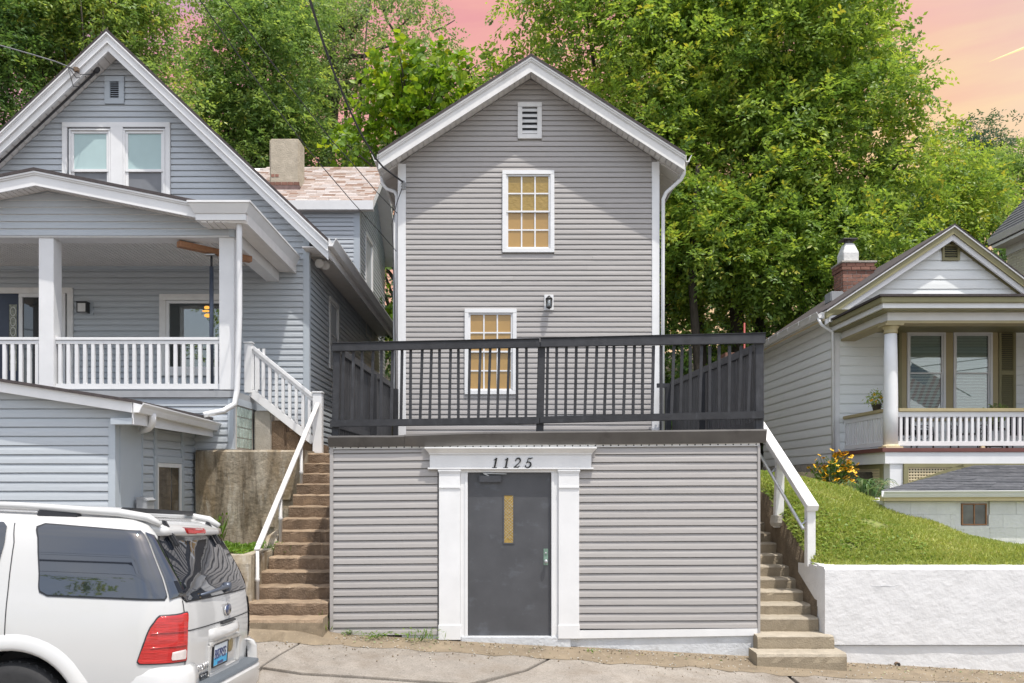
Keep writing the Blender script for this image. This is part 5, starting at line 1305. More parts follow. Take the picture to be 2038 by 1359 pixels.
MB().box(7.05, 7.10, 17.55, 17.64, 1.4, 2.244).build('porch_pier', M['olive'], wh)
def lattice(fr, u0, u1, z0f, z1, n, pit, mat, parent):
    m = MB(); u = u0
    while u < u1:
        if z0f(u) < z1 - 0.02: m.fbox(fr, u, min(u + pit * 0.52, u1), n, n + 0.006, z0f(u), z1)
        u += pit
    z = z1
    while z > min(z0f(u0), z0f(u1)):
        a, b = u0, u1
        if z0f(u1) > z0f(u0) + 0.05 and z < z0f(u1): b = u0 + (u1 - u0) * max(0, (z - z0f(u0)) / (z0f(u1) - z0f(u0)))
        if b - a > 0.02: m.fbox(fr, a, b, n + 0.0062, n + 0.012, z - pit * 0.52, z)
        z -= pit
    o = m.build('lattice', mat, parent); o['kind'] = 'stuff'; return o
fl3 = front(15.445)
zl = lambda u: 1.80 + max(0, (u - 7.34)) * 0.345
lf = MB().fbox(fl3, 7.332, 12.6, 0.0, 0.04, 2.175, 2.243).fbox(fl3, 7.332, 7.41, 0.0, 0.04, 1.80, 2.174).build('lattice_frame', M['olive'], wh)
MB().bar((7.36, 15.43, 1.835), (8.42, 15.43, 2.195), 0.05, 0.085).build('lattice_rail', M['olive'], lf)
lattice(fl3, 7.41, 8.45, zl, 2.175, 0.004, 0.052, M['beige'], lf)
fl4 = left(7.11)
lf2 = MB().fbox(fl4, 15.72, 17.54, 0.0, 0.035, 2.16, 2.243).fbox(fl4, 15.72, 15.84, 0.0, 0.035, 1.4, 2.159).fbox(fl4, 15.84, 17.54, 0.0, 0.035, 1.4, 1.50).build('lattice_frame', M['olive'], wh)
lattice(fl4, 15.84, 17.54, lambda u: 1.5, 2.16, 0.004, 0.052, M['beige'], lf2)
MB().box(7.45, 12.5, 16.4, 16.5, 1.2, 2.24).build('porch_shade_slab', M['black'], wh)  # black slabs behind the lattice put the under-porch shade into colour
MB().box(7.2, 7.3, 16.0, 17.6, 1.2, 2.24).build('porch_shade_slab', M['black'], wh)
# balustrade
def balus(p0, p1, n, ext):
    d = (p1 - p0); sd = Vector((d.y, -d.x, 0)).normalized()
    top = MB().bar(p0 + Vector((0, 0, 3.245)), p1 + Vector((0, 0, 3.245)), 0.12, 0.065).build('porch_rail', M['tan'], wh, bevel=0.008)
    MB().bar(p0 + Vector((0, 0, 3.165)), p1 + Vector((0, 0, 3.165)), 0.055, 0.092).build('sub_rail', M['white'], top)
    MB().bar(p0 + Vector((0, 0, 2.625)), p1 + Vector((0, 0, 2.625)), 0.055, 0.085).build('bottom_rail', M['white'], top)
    for i in range(n):
        c = p0 + d * ((i + 0.5) / n)
        MB().box(c.x - 0.024, c.x + 0.024, c.y - 0.024, c.y + 0.024, 2.668, 3.118).build('baluster', M['white'], top)
balus(Vector((7.35, 15.70, 0)), Vector((11.77, 15.70, 0)), 40, 0)
balus(Vector((7.16, 15.84, 0)), Vector((7.16, 17.62, 0)), 16, 0)
MB().box(X(1951, 15.7), X(1959, 15.7), 15.67, 15.73, 2.531, 2.58).build('rail_block', M['beige'], wh, bevel=0.008)
# paired windows with blinds, shutters
wc = MB()
u0, u1, z0, z1 = W3C
wc.fbox(fr3, u0, X(1803, YR3), 0.0, 0.04, z0, z1); wc.fbox(fr3, X(1880, YR3), X(1895, YR3), 0.0, 0.04, z0, z1); wc.fbox(fr3, X(1973, YR3), u1, 0.0, 0.04, z0, z1)
wc.fbox(fr3, X(1803, YR3), X(1973, YR3), 0.0, 0.041, Z(661, YR3), z1).fbox(fr3, X(1803, YR3), X(1973, YR3), 0.0, 0.041, z0, Z(833, YR3))
wcas = wc.build('window_casing', M['tan'], wh, bevel=0.003)
for a, b in ((1803.5, 1879.5), (1895.5, 1972.5)):
    q = wframe(YR3, a, b, 661.5, 832.5)
    w = window(wh, fr3, *q, 0.045, M['white'], M['white'], M['glass'], M['glass'], split=0.525, sw=0.03, n=0.05)
    MB().fbox(fr3, q[0] + 0.02, q[1] - 0.02, -0.016, -0.010, q[2] + 0.02, q[3] - 0.02).build('room_shade_backing', M['black'], w)  # black sheet painted for the unlit room behind the blinds
    bl = MB(); zz = q[2] + 0.07
    while zz < q[3] - 0.06:
        vs = [fr3.p(u, n_, zz + h) for u in (q[0] + 0.075, q[1] - 0.09) for n_, h in ((-0.004, 0.0), (-0.003, 0.002), (-0.008, 0.0585), (-0.009, 0.0565))]
        bl.add(vs, [(0, 1, 2, 3), (7, 6, 5, 4), (0, 4, 5, 1), (1, 5, 6, 2), (2, 6, 7, 3), (3, 7, 4, 0)])
        zz += 0.062
    o = bl.build('blind_slat', M['blindgrey'], w); o['kind'] = 'stuff'
def shutter(px0, px1):
    u0, u1, z0, z1 = wframe(YR3, px0, px1, 657, 835)
    s = frame_mb(fr3, u0, u1, z0, z1, 0.055, 0.018, 0.055); zm = z0 + (z1 - z0) * 0.52
    s.fbox(fr3, u0 + 0.055, u1 - 0.055, 0.018, 0.055, zm - 0.045, zm + 0.045)
    sh = s.build('shutter', M['olive'], wh, bevel=0.003)
    MB().fbox(fr3, u0 + 0.05, u1 - 0.05, 0.017, 0.022, z0 + 0.05, z1 - 0.05).build('shutter_back', M['black'], sh)
    lm = MB()
    for za, zb in ((z0 + 0.055, zm - 0.045), (zm + 0.045, z1 - 0.055)):
        k = int((zb - za) / 0.04)
        for i in range(k):
            zz = za + (zb - za) * i / k
            vs = [fr3.p(u, n_, zz + h) for u in (u0 + 0.055, u1 - 0.055) for n_, h in ((0.050, 0.004), (0.050, 0.010), (0.024, 0.036), (0.024, 0.030))]
            lm.add(vs, [(0, 1, 2, 3), (7, 6, 5, 4), (0, 4, 5, 1), (1, 5, 6, 2), (2, 6, 7, 3), (3, 7, 4, 0)])
    o = lm.build('louvre', M['olive'], sh); o['kind'] = 'stuff'
shutter(1760, 1792.5); shutter(1985.5, 2019)

# porch furniture: two metal armchairs, a low table with a potted plant
def chair(x, y, rz, label, cushion):
    t = thing('patio_chair', label, 'chair', (x, y, 2.531), 'dark metal chairs on the white porch', local=True)
    t.rotation_euler = (0, 0, rz); t.scale = (0.95, 0.95, 0.74)
    for sx_ in (-1, 1):
        MB().tube([(sx_ * 0.26, 0.26, 0), (sx_ * 0.26, 0.24, 0.42), (sx_ * 0.26, 0.30, 0.92)], 0.014, 6).build('leg', M['iron'], t, smooth=True)
        MB().tube([(sx_ * 0.26, -0.24, 0), (sx_ * 0.26, -0.25, 0.42), (sx_ * 0.27, -0.22, 0.60), (sx_ * 0.27, -0.10, 0.66), (sx_ * 0.27, 0.26, 0.64)], 0.014, 6).build('leg', M['iron'], t, smooth=True)
        MB().tube([(sx_ * 0.27 + 0.0, 0.18 * math.cos(a), 0.45 + 0.17 * math.sin(a)) for a in [i * math.pi / 8 for i in range(17)]], 0.009, 5).build('arm_scroll', M['iron'], t, smooth=True)
    MB().box(-0.25, 0.25, -0.25, 0.25, 0.40, 0.425).build('seat', M['iron'], t, bevel=0.005)
    m = MB()
    for i in range(7): m.tube([(-0.22 + i * 0.073, 0.255, 0.44), (-0.22 + i * 0.073, 0.30, 0.9)], 0.008, 5)
    m.tube([(-0.26, 0.30, 0.92), (0, 0.315, 0.97), (0.26, 0.30, 0.92)], 0.014, 6).build('backrest', M['iron'], t, smooth=True)
    if cushion:
        MB().box(-0.23, 0.23, -0.23, 0.20, 0.43, 0.52).build('cushion', M['cushion'], t, bevel=0.03)
        MB().box(-0.23, 0.23, 0.16, 0.25, 0.52, 0.92).build('back_cushion', M['cushion'], t, bevel=0.03)
chair(8.05, 16.5, 0.5, 'dark metal porch chair nearest the round white column', True)
chair(9.05, 16.4, -0.2, 'bare dark metal chair with scrolled arms in mid porch', False)
chair(10.15, 16.5, -0.5, 'dark cushioned porch chair below the right-hand window', True)
tb3 = thing('patio_table', 'low dark metal table holding a plant on the white porch', 'table', (9.62, 16.45, 2.531))
MB().box(9.38, 9.86, 16.25, 16.65, 2.92, 2.95).build('tabletop', M['iron'], tb3, bevel=0.004)
for dx in (-0.22, 0.22):
    for dy in (-0.17, 0.17):
        MB().tube([(9.62 + dx, 16.45 + dy, 2.531), (9.62 + dx, 16.45 + dy, 2.92)], 0.013, 6).build('leg', M['iron'], tb3)
MB().box(9.42, 9.82, 16.28, 16.30, 2.60, 2.62).box(9.42, 9.82, 16.60, 16.62, 2.60, 2.62).build('stretcher', M['iron'], tb3)

# ------------------------------------------------------------------ low white garage in front of the porch
YL = 12.8
lg = thing('low_garage', 'low white painted block garage with grey shingled roof sunk into the lawn', 'garage', (7.5, YL, 0.5))
fl5 = front(YL)
LWIN = wframe(YL, 1915, 1965, 1002, 1045)
MB().box(5.80, 12.0, YL + 0.035, 15.4, 0.2, 1.62).build('wall', M['blockwhite'], lg)
rq = random.Random(2)
for r in range(6):
    z1 = 1.615 - r * 0.203; z0 = z1 - 0.2015
    x = 5.79 - (0.2 if r % 2 else 0.0)
    while x < 9.9:
        a, b = max(x, 5.79), x + 0.3985
        if b - a > 0.04:
            zm = (z0 + z1) / 2; segs = [(a, b)]
            if LWIN[2] - 0.08 < zm < LWIN[3] + 0.1:
                lo, hi = LWIN[0] - 0.10, LWIN[1] + 0.02; s2 = []
                if b <= lo or a >= hi: s2 = [(a, b)]
                else:
                    if a < lo: s2.append((a, lo))
                    if b > hi: s2.append((hi, b))
                segs = s2
            for a_, b_ in segs:
                if b_ - a_ > 0.02:
                    e = rq.uniform(0, 0.004); MB().fbox(fl5, a_, b_, -0.032, e, z0, z1).build('block', M['blockwhite'], lg, bevel=0.0025)
        x += 0.40
MB().fbox(fl5, LWIN[0] - 0.10, LWIN[0] - 0.012, -0.06, -0.02, LWIN[2] - 0.05, LWIN[3] + 0.02).fbox(fl5, LWIN[0] - 0.10, LWIN[1] + 0.02, -0.06, 0.004, LWIN[2] - 0.06, LWIN[2] - 0.012).build('window_reveal', M['blockwhite'], lg)
gw = frame_mb(fl5, LWIN[0], LWIN[1], LWIN[2], LWIN[3], 0.018, -0.05, -0.008).fbox(fl5, (LWIN[0] + LWIN[1]) / 2 - 0.008, (LWIN[0] + LWIN[1]) / 2 + 0.008, -0.05, -0.010, LWIN[2] + 0.018, LWIN[3] - 0.018).build('window', M['timber'], lg)
pmat = pm('dusty_glass', (0.10, 0.105, 0.095), 0.15, 0.4, 4, rnd=0.1, coat=0.7)
for i in range(2):
    ua = LWIN[0] + 0.018 + i * ((LWIN[1] - LWIN[0]) / 2 - 0.010); MB().fbox(fl5, ua, ua + (LWIN[1] - LWIN[0]) / 2 - 0.026, -0.028, -0.022, LWIN[2] + 0.018, LWIN[3] - 0.018).build('pane', pmat, lg if False else gw)
MB().box(5.74, 12.0, YL - 0.10, YL + 0.05, 1.622, 1.70).build('fascia_board', M['beige'], lg, bevel=0.003)
gutter(lg, (5.70, YL - 0.102, 1.775), (12.0, YL - 0.102, 1.80), (0, -1, 0), M['white'], 0.11, 0.10)
A_, B_, C_, D_, E_ = Vector((5.72, YL - 0.08, 1.775)), Vector((12.0, YL - 0.08, 1.80)), Vector((7.36, 15.39, 1.775)), Vector((8.62, 15.39, 2.21)), Vector((12.0, 15.39, 2.235))
sm_ = MB(); nr = 17
def strip_(p0, p1, p2, p3, lift):
    nrm = (p1 - p0).cross(p3 - p0).normalized()
    if nrm.z < 0: nrm = -nrm
    a, b, c, d = p0 + nrm * lift, p1 + nrm * lift, p2 + nrm * 0.003, p3 + nrm * 0.003
    sm_.add([a, b, c, d, p0 - nrm * 0.01, p1 - nrm * 0.01, p2 - nrm * 0.01, p3 - nrm * 0.01], [(0, 1, 2, 3), (7, 6, 5, 4), (0, 4, 5, 1), (1, 5, 6, 2), (2, 6, 7, 3), (3, 7, 4, 0)])
for k in range(nr):
    t0, t1 = k / nr, (k + 1) / nr
    l0, l1, r0, r1 = A_.lerp(D_, t0), A_.lerp(D_, t1), B_.lerp(E_, t0), B_.lerp(E_, t1)
    n = 12
    for i in range(n): strip_(l0.lerp(r0, i / n) + Vector((0.003, 0, 0)), l0.lerp(r0, (i + 1) / n), l1.lerp(r1, (i + 1) / n), l1.lerp(r1, i / n) + Vector((0.003, 0, 0)), 0.012 + rq.uniform(-0.004, 0.006))
for k in range(6):
    t0, t1 = k / 6, (k + 1) / 6
    strip_(A_.lerp(D_, t0), C_.lerp(D_, t0), C_.lerp(D_, min(t1, 0.999)), A_.lerp(D_, min(t1, 0.999)), 0.012)
o = sm_.build('roof_shingles', M['shingle_grey'], lg); o['kind'] = 'stuff'

# ------------------------------------------------------------------ cream house at the right edge
crh = thing('cream_house', 'cream painted brick house with steep dark shingled roof at the right edge', 'house', (15, 18, 2))
XC = 13.4
cwl = MB().box(XC, 19, 13.0, 22.4, 0.5, 8.15).build('wall', M['creambrick'], crh)
rc = random.Random(12); cm_ = MB()
for r in range(52):
    z = 4.2 + r * 0.075; y = 15.5 + (0.11 if r % 2 else 0)
    while y < 22.3:
        cm_.box(XC - 0.010 - rc.uniform(0, 0.004), XC, y, min(y + 0.21, 22.4), z, z + 0.066); y += 0.22
o = cm_.build('brick', M['creambrick'], cwl); o['kind'] = 'stuff'
def ct(x): return 8.42 + 1.12 * (x - 13.05)
MB().xz([(13.05, ct(13.05) - 0.02), (17, ct(17) - 0.02), (17, ct(17) - 0.2), (13.05, ct(13.05) - 0.2)], 12.8, 22.7).build('roof', M['shingle_dark'], crh)
MB().xz([(17, ct(17) - 0.02), (20.9, ct(13.1) - 0.02), (20.9, ct(13.1) - 0.2), (17, ct(17) - 0.2)], 12.8, 22.7).build('roof', M['shingle_dark'], crh)
cm_ = MB()
for k in range(38):
    x0 = 13.04 + k * 0.105; x1 = x0 + 0.105
    cm_.add([(x0, 12.8, ct(x0) + 0.012), (x0, 22.72, ct(x0) + 0.012), (x1, 22.72, ct(x1) - 0.012), (x1, 12.8, ct(x1) - 0.012), (x0, 12.8, ct(x0) - 0.03), (x0, 22.72, ct(x0) - 0.03), (x1, 22.72, ct(x1) - 0.03), (x1, 12.8, ct(x1) - 0.03)],
            [(0, 1, 2, 3), (7, 6, 5, 4), (0, 4, 5, 1), (1, 5, 6, 2), (2, 6, 7, 3), (3, 7, 4, 0)])
o = cm_.build('shingle_course', M['shingle_grey'], crh); o['kind'] = 'stuff'
MB().xz([(12.96, ct(13.05) - 0.03), (13.10, ct(13.05) - 0.03), (13.10, ct(13.05) - 0.17), (13.02, ct(13.05) - 0.17)], 12.8, 22.6).build('gutter', M['soffit'], crh)
MB().box(13.05, XC + 0.05, 12.9, 22.5, ct(13.05) - 0.28, ct(13.05) - 0.24).build('eave_soffit', M['soffit'], crh)
MB().box(13.06, XC + 0.05, 12.9, 22.55, ct(13.05) - 0.239, ct(13.05) - 0.05).build('eave_box', M['soffit'], crh)
MB().box(XC - 0.03, XC + 0.02, 12.9, 22.42, 7.92, 8.14).build('frieze', M['soffit'], crh)

# brick pillar and red pipe glimpsed behind the deck railing
bp = thing('brick_pillar', 'short red brick pillar glimpsed behind the right end of the black railing', 'pillar', (5.05, 18.6, 2.1))
for r in range(32):
    z = 2.12 + r * 0.082
    for k in range(2):
        for j in range(2):
            a = 4.86 + k * 0.215 + (0 if r % 2 else 0.0); MB().box(a, a + 0.205, 18.4 + j * 0.215, 18.605 + j * 0.215, z, z + 0.072).build('brick', M['brick'], bp)
MB().box(4.868, 5.272, 18.408, 18.812, 2.1, 4.72).build('mortar_core', M['mortar'], bp)
rp = MB().tube([(5.16, 18.0, 2.1), (5.16, 18.0, 5.30)], 0.02, 8).build('standpipe', M['redpipe'], None, smooth=True)
tag(rp, 'thin red painted pipe standing behind the black railing', 'pipe')

# ------------------------------------------------------------------ parked SUV
car = thing('parked_suv', 'off-white SUV parked at the kerb with its tailgate facing right', 'car', (-2.125, 6.25, -0.085), local=True)
car.rotation_euler = (math.radians(-3.2), math.radians(2.4), 0)
def cp(s, t, h): return Vector((-s, -t, h))                  # s forward of the tailgate, t towards the near side, h up
#        h     W      R      F
PROF = [(0.28, 0.80, 0.10, 4.30), (0.36, 0.88, 0.02, 4.42), (0.50, 0.915, -0.015, 4.52), (0.70, 0.925, -0.02, 4.55), (0.90, 0.922, -0.015, 4.52), (1.02, 0.912, -0.005, 4.42),
        (1.10, 0.900, 0.010, 4.20), (1.15, 0.890, 0.020, 3.30), (1.20, 0.880, 0.035, 3.12), (1.30, 0.862, 0.085, 2.95), (1.45, 0.826, 0.18, 2.72), (1.56, 0.792, 0.25, 2.50),
        (1.61, 0.768, 0.285, 2.38), (1.65, 0.738, 0.31, 2.22), (1.682, 0.690, 0.36, 2.05), (1.705, 0.61, 0.44, 1.85), (1.715, 0.45, 0.70, 1.6)]
PROF = [(h_, w_ * 0.945, r_, f_) for h_, w_, r_, f_ in PROF]
def crad(h): return 0.24 if h < 1.0 else max(0.11, 0.24 - (h - 1.0) * 0.24)
def prof(h):
    for a, b in zip(PROF[:-1], PROF[1:]):
        if a[0] <= h <= b[0]:
            t = (h - a[0]) / (b[0] - a[0]); return [x + (y - x) * t for x, y in zip(a, b)]
    return list(PROF[-1])
def ring(h_, W, R, F_):
    cr, cf = min(crad(h_), W * 0.5), min(0.35, W * 0.55)
    pts = []
    for (ax, at_, c, a0) in ((R + cr, W - cr, cr, 90), ):
        pass
    def arc_(s0, t0, c, a0, a1, n=8): return [(s0 + c * math.cos(math.radians(a0 + (a1 - a0) * i / n)), t0 + c * math.sin(math.radians(a0 + (a1 - a0) * i / n))) for i in range(n + 1)]
    pts += arc_(R + cr, W - cr, cr, 90, 180)                 # near rear corner, from side to tail
    pts += [(R, (W - cr) * (1 - 2 * i / 6)) for i in range(1, 6)]
    pts += arc_(R + cr, -(W - cr), cr, 180, 270)
    n = 14
    pts += [(R + cr + (F_ - cf - R - cr) * i / n, -W) for i in range(1, n)]
    pts += arc_(F_ - cf, -(W - cf), cf, 270, 360)
    pts += [(F_, -(W - cf) * (1 - 2 * i / 6)) for i in range(1, 6)]
    pts += arc_(F_ - cf, W - cf, cf, 0, 90)
    pts += [(F_ - cf - (F_ - cf - R - cr) * i / n, W) for i in range(1, n)]
    return pts
m = MB(); rings = [ring(*p) for p in PROF]; nR = len(rings[0])
for p, r in zip(PROF, rings): m.v += [cp(s + 0.05 * (abs(t) / p[1]) ** 3 * (1 if s < 0.6 else 0), t, p[0]) for s, t in r]
for k in range(len(rings) - 1):
    for i in range(nR): m.f.append([k * nR + i, k * nR + (i + 1) % nR, (k + 1) * nR + (i + 1) % nR, (k + 1) * nR + i])
m.f.append(list(range(nR))); m.f.append([(len(rings) - 1) * nR + i for i in range(nR)][::-1]); m.m = [0] * len(m.f)
body = m.build('body', [M['carpaint'], M['cartrim']], car, smooth=True)
WS = (1.05, 3.92)
cut = MB()
for s in WS:
    for t in (-1, 1): cut.lathe([(0.450, 0.0), (0.450, 0.42)], cp(s, t * 0.95 if t > 0 else -0.95 + 0.42, 0.365), 40, (0, 1, 0))
cutter = cut.build('wheel_well_cutter', M['cartrim'], None)
bo = body.modifiers.new('wells', 'BOOLEAN'); bo.operation = 'DIFFERENCE'; bo.solver = 'EXACT'; bo.object = cutter
# cutter in body space: both at the origin while the evaluation runs
_loc, _rot = car.location.copy(), car.rotation_euler.copy()
car.location = (0, 0, 0); car.rotation_euler = (0, 0, 0)
bpy.context.view_layer.update()
dg = bpy.context.evaluated_depsgraph_get()
new = bpy.data.meshes.new_from_object(body.evaluated_get(dg))
bvh_bm = bmesh.new(); bvh_bm.from_mesh(body.data); bvh = BVHTree.FromBMesh(bvh_bm)
body.modifiers.clear(); body.data = new
bpy.data.objects.remove(cutter)
car.location, car.rotation_euler = _loc, _rot
for p_ in body.data.polygons: p_.use_smooth = True
try: body.data.set_sharp_from_angle(angle=math.radians(38))
except Exception: pass
def patch(name, poly, mat, parent, mode, eps=0.004, n=16, mcol=20, thick=0.0, side=1):
    """cut a panel out of the body surface: poly in (s,h) for a flank, (t,h) for the tail, laid on the skin by ray casting"""
    zs_v = [p[1] for p in poly]; lo, hi = min(zs_v) + 1e-5, max(zs_v) - 1e-5
    rows = []
    for k in range(n + 1):
        z = lo + (hi - lo) * k / n; xs = []
        for i in range(len(poly)):
            (a, za), (b, zb) = poly[i], poly[(i + 1) % len(poly)]
            if (za - z) * (zb - z) < 0: xs.append(a + (b - a) * (z - za) / (zb - za))
        xs.sort(); rows.append([(xs[0] + (xs[-1] - xs[0]) * j / mcol, z) for j in range(mcol + 1)])
    mm = MB(); vs = []
    for r in rows:
        for (a, z) in r:
            if mode == 'side': o, d = cp(a, 2 * side, z), cp(0, -side, 0)
            elif mode == 'corner':                           # a: distance round the rear corner, 0 at the tailgate edge of the flank
                _, W_, R_, _ = prof(z); c_ = crad(z)
                if a >= 0: o, d = cp(R_ + c_ + a, 2 * side, z), cp(0, -side, 0)
                else:
                    g = min(-a / c_, math.pi / 2 + 0.2); cc = cp(R_ + c_, side * (W_ - c_), z); d = cp(math.sin(g), -side * math.cos(g), 0); o = cc - d * 1.0
            elif mode == 'top': o, d = cp(a, z, 3), Vector((0, 0, -1))
            else: o, d = cp(-1.5, a, z), cp(1, 0, 0)
            h, nn, _, _ = bvh.ray_cast(o, d)
            if h is None: h, nn = o + d * (1.1 if mode == 'side' else 1.55), -d
            if nn.dot(d) > 0: nn = -nn
            vs.append(h + nn * eps)
    w = mcol + 1
    mm.add(vs, [(k * w + j, k * w + j + 1, (k + 1) * w + j + 1, (k + 1) * w + j) for k in range(n) for j in range(mcol)])
    return mm.build(name, mat, parent, smooth=True)
def rpoly(pts, r, n=5):
    out = []; k = len(pts)
    for i in range(k):
        p, a, b = Vector(pts[i]), Vector(pts[i - 1]), Vector(pts[(i + 1) % k])
        rr = r[i] if isinstance(r, (list, tuple)) else r
        u, v = (a - p).normalized(), (b - p).normalized(); q0, q1 = p + u * rr, p + v * rr
        for j in range(n + 1):
            t = j / n; out.append(tuple(q0 * (1 - t) ** 2 + p * 2 * t * (1 - t) + q1 * t * t))
    return out
for sd in (1, -1):
    patch('window_seal', rpoly([(-0.125, 1.163), (0.725, 1.163), (0.655, 1.638), (-0.055, 1.612)], [0.02, 0.07, 0.07, 0.02]), M['cartrim'], car, 'corner', 0.004, side=sd, n=20, mcol=30)
    patch('quarter_window', rpoly([(-0.115, 1.175), (0.713, 1.175), (0.643, 1.626), (-0.047, 1.602)], [0.015, 0.06, 0.06, 0.015]), M['carglass'], car, 'corner', 0.008, side=sd, n=20, mcol=30)
    patch('pillar_panel', [(-0.300, 1.168), (-0.137, 1.166), (-0.067, 1.600), (-0.150, 1.595), (-0.20, 1.45)], M['carglass'], car, 'corner', 0.010, side=sd, n=20, mcol=16)
    patch('rear_door_window', rpoly([(1.24, 1.20), (1.95, 1.20), (1.95, 1.63), (1.24, 1.63), (1.22, 1.5)], 0.03), M['carglass'], car, 'side', 0.006, side=sd)
    patch('front_door_window', rpoly([(2.05, 1.20), (2.90, 1.20), (2.62, 1.48), (2.40, 1.62), (2.05, 1.63)], 0.03), M['carglass'], car, 'side', 0.006, side=sd)
    for pts in ([(1.115, 0.90), (1.122, 0.90), (1.165, 1.5), (1.158, 1.5)], [(1.158, 1.5), (1.165, 1.5), (1.20, 1.63), (1.193, 1.63)], [(2.0, 0.45), (2.007, 0.45), (2.007, 1.64), (2.0, 1.64)], [(3.0, 0.45), (3.007, 0.45), (3.007, 1.12), (3.0, 1.12)]):
        patch('door_seam', pts, M['cartrim'], car, 'side', 0.0025, n=14, mcol=1, side=sd)
    patch('pinstripe', [(0.13, 1.118), (1.05, 1.121), (1.05, 1.125), (0.13, 1.1205)], M['tan'], car, 'side', 0.002, n=1, mcol=20, side=sd)
    lens = patch('tail_light', rpoly([(-0.315, 0.765), (0.032, 0.765), (-0.025, 0.955), (-0.085, 1.070), (-0.315, 1.078)], [0.01, 0.02, 0.04, 0.035, 0.015]), M['redlens'], car, 'corner', 0.012, side=sd, n=22, mcol=18)
    patch('lens_gasket', rpoly([(-0.322, 0.757), (0.042, 0.757), (-0.016, 0.958), (-0.078, 1.079), (-0.322, 1.087)], [0.01, 0.02, 0.04, 0.035, 0.015]), M['cartrim'], car, 'corner', 0.007, side=sd, n=22, mcol=18)
    patch('reverse_lens', rpoly([(-0.302, 0.780), (-0.180, 0.780), (-0.186, 0.836), (-0.302, 0.842)], 0.008), M['clearlens'], lens, 'corner', 0.017, side=sd, n=6, mcol=8)
    for hh in (0.865, 0.955):
        patch('lens_rib', [(-0.305, hh), (-0.045, hh - 0.004), (-0.045, hh + 0.004), (-0.305, hh + 0.010)], M['redlens'], lens, 'corner', 0.018, side=sd, n=2, mcol=14)
    # wheel-arch flares
    for s in WS:
        m = MB(); n = 26; vs = []
        for i in range(n + 1):
            a = math.radians(-8 + 196 * i / n)
            for rr, tt in ((0.450, 0.850), (0.450, 0.892), (0.470, 0.900), (0.525, 0.886), (0.565, 0.864)):
                vs.append(cp(s + rr * math.cos(a), sd * tt, 0.365 + rr * math.sin(a)))
        m.add(vs, [(i * 5 + j, i * 5 + j + 1, (i + 1) * 5 + j + 1, (i + 1) * 5 + j) for i in range(n) for j in range(4)])
        m.build('arch_flare', M['carpaint'], car, smooth=True)
    # roof rails
    r0 = MB().tube([cp(0.27, sd * 0.60, 1.655), cp(0.36, sd * 0.605, 1.70), cp(0.55, sd * 0.615, 1.725), cp(1.2, sd * 0.625, 1.745), cp(2.0, sd * 0.615, 1.74), cp(2.25, sd * 0.59, 1.71), cp(2.35, sd * 0.57, 1.66)], [0.018, 0.030, 0.030, 0.026, 0.026, 0.028, 0.018], 8)
    rrail = r0.build('roof_rail', M['carpaint'], car, smooth=True)
    for s in (0.95, 2.2): MB().bar(cp(s - 0.14, sd * 0.615, 1.685), cp(s + 0.14, sd * 0.625, 1.70), 0.06, 0.05).build('rail_foot', M['cartrim'], rrail, bevel=0.01)
for s in (0.52, 1.85): MB().bar(cp(s, -0.59, 1.748), cp(s, 0.59, 1.748), 0.07, 0.032).build('cross_bar', M['cartrim'], car, bevel=0.006)
for s in WS:
    for sd in (1, -1):
        c = cp(s, sd * 0.755, 0.3675); ax = (0, -sd, 0)
        w = MB().lathe([(0.22, -0.11), (0.30, -0.12), (0.345, -0.105), (0.3675, -0.07), (0.3675, 0.07), (0.345, 0.105), (0.30, 0.12), (0.22, 0.11)], c, 44, ax).build('tyre', M['tyre'], car, smooth=True)
        MB().lathe([(0.02, 0.085), (0.06, 0.09), (0.08, 0.07), (0.17, 0.06), (0.20, 0.085), (0.222, 0.10), (0.222, -0.10), (0.1, -0.1)], c, 40, ax).build('rim', M['metal'], w, smooth=True)
        tm = MB()
        for i in range(40):
            a = 2 * math.pi * i / 40
            for q in (-0.05, 0.0, 0.05):
                p0 = c + Vector((0.3675 * math.cos(a + q), -sd * (q - 0.025) if True else 0, 0.3675 * math.sin(a + q))); p1 = c + Vector((0.3675 * math.cos(a + q + 0.06), -sd * (q + 0.025), 0.3675 * math.sin(a + q + 0.06)))
                tm.bar(p0, p1, 0.03, 0.012, (math.cos(a), 0, math.sin(a)))
        o = tm.build('tread', M['tyre'], w); o['kind'] = 'stuff'
# tailgate
patch('rear_window_seal', rpoly([(-0.70, 1.145), (0.70, 1.145), (0.625, 1.585), (-0.625, 1.585)], 0.04), M['cartrim'], car, 'rear', 0.004)
patch('rear_window', rpoly([(-0.69, 1.155), (0.69, 1.155), (0.612, 1.578), (-0.612, 1.578)], 0.035), M['carglass'], car, 'rear', 0.009)
for pts in ([(-0.69, 0.955), (0.69, 0.955), (0.69, 0.963), (-0.69, 0.963)],):
    patch('tailgate_seam', pts, M['cartrim'], car, 'rear', 0.003, n=1, mcol=24)
for sd in (1, -1):
    patch('tailgate_seam', [(sd * 0.692, 0.56), (sd * 0.699, 0.56), (sd * 0.694, 1.16), (sd * 0.687, 1.16)], M['cartrim'], car, 'rear', 0.003, n=14, mcol=1)
sp = MB(); vs = []
for t in lin(-0.60, 0.60, 12):
    k = 0.055 * (abs(t) / 0.7) ** 2
    vs += [cp(0.26 + k, t, 1.575), cp(0.205 + k, t, 1.588), cp(0.22 + k, t, 1.632), cp(0.32 + k, t, 1.680), cp(0.46, t, 1.700), cp(0.46, t, 1.575)]
sp.add(vs, [(i * 6 + j, i * 6 + (j + 1) % 6, (i + 1) * 6 + (j + 1) % 6, (i + 1) * 6 + j) for i in range(11) for j in range(6)] + [tuple(range(6)), tuple(66 + j for j in range(6))])
sp.build('spoiler', M['carpaint'], car, smooth=True)
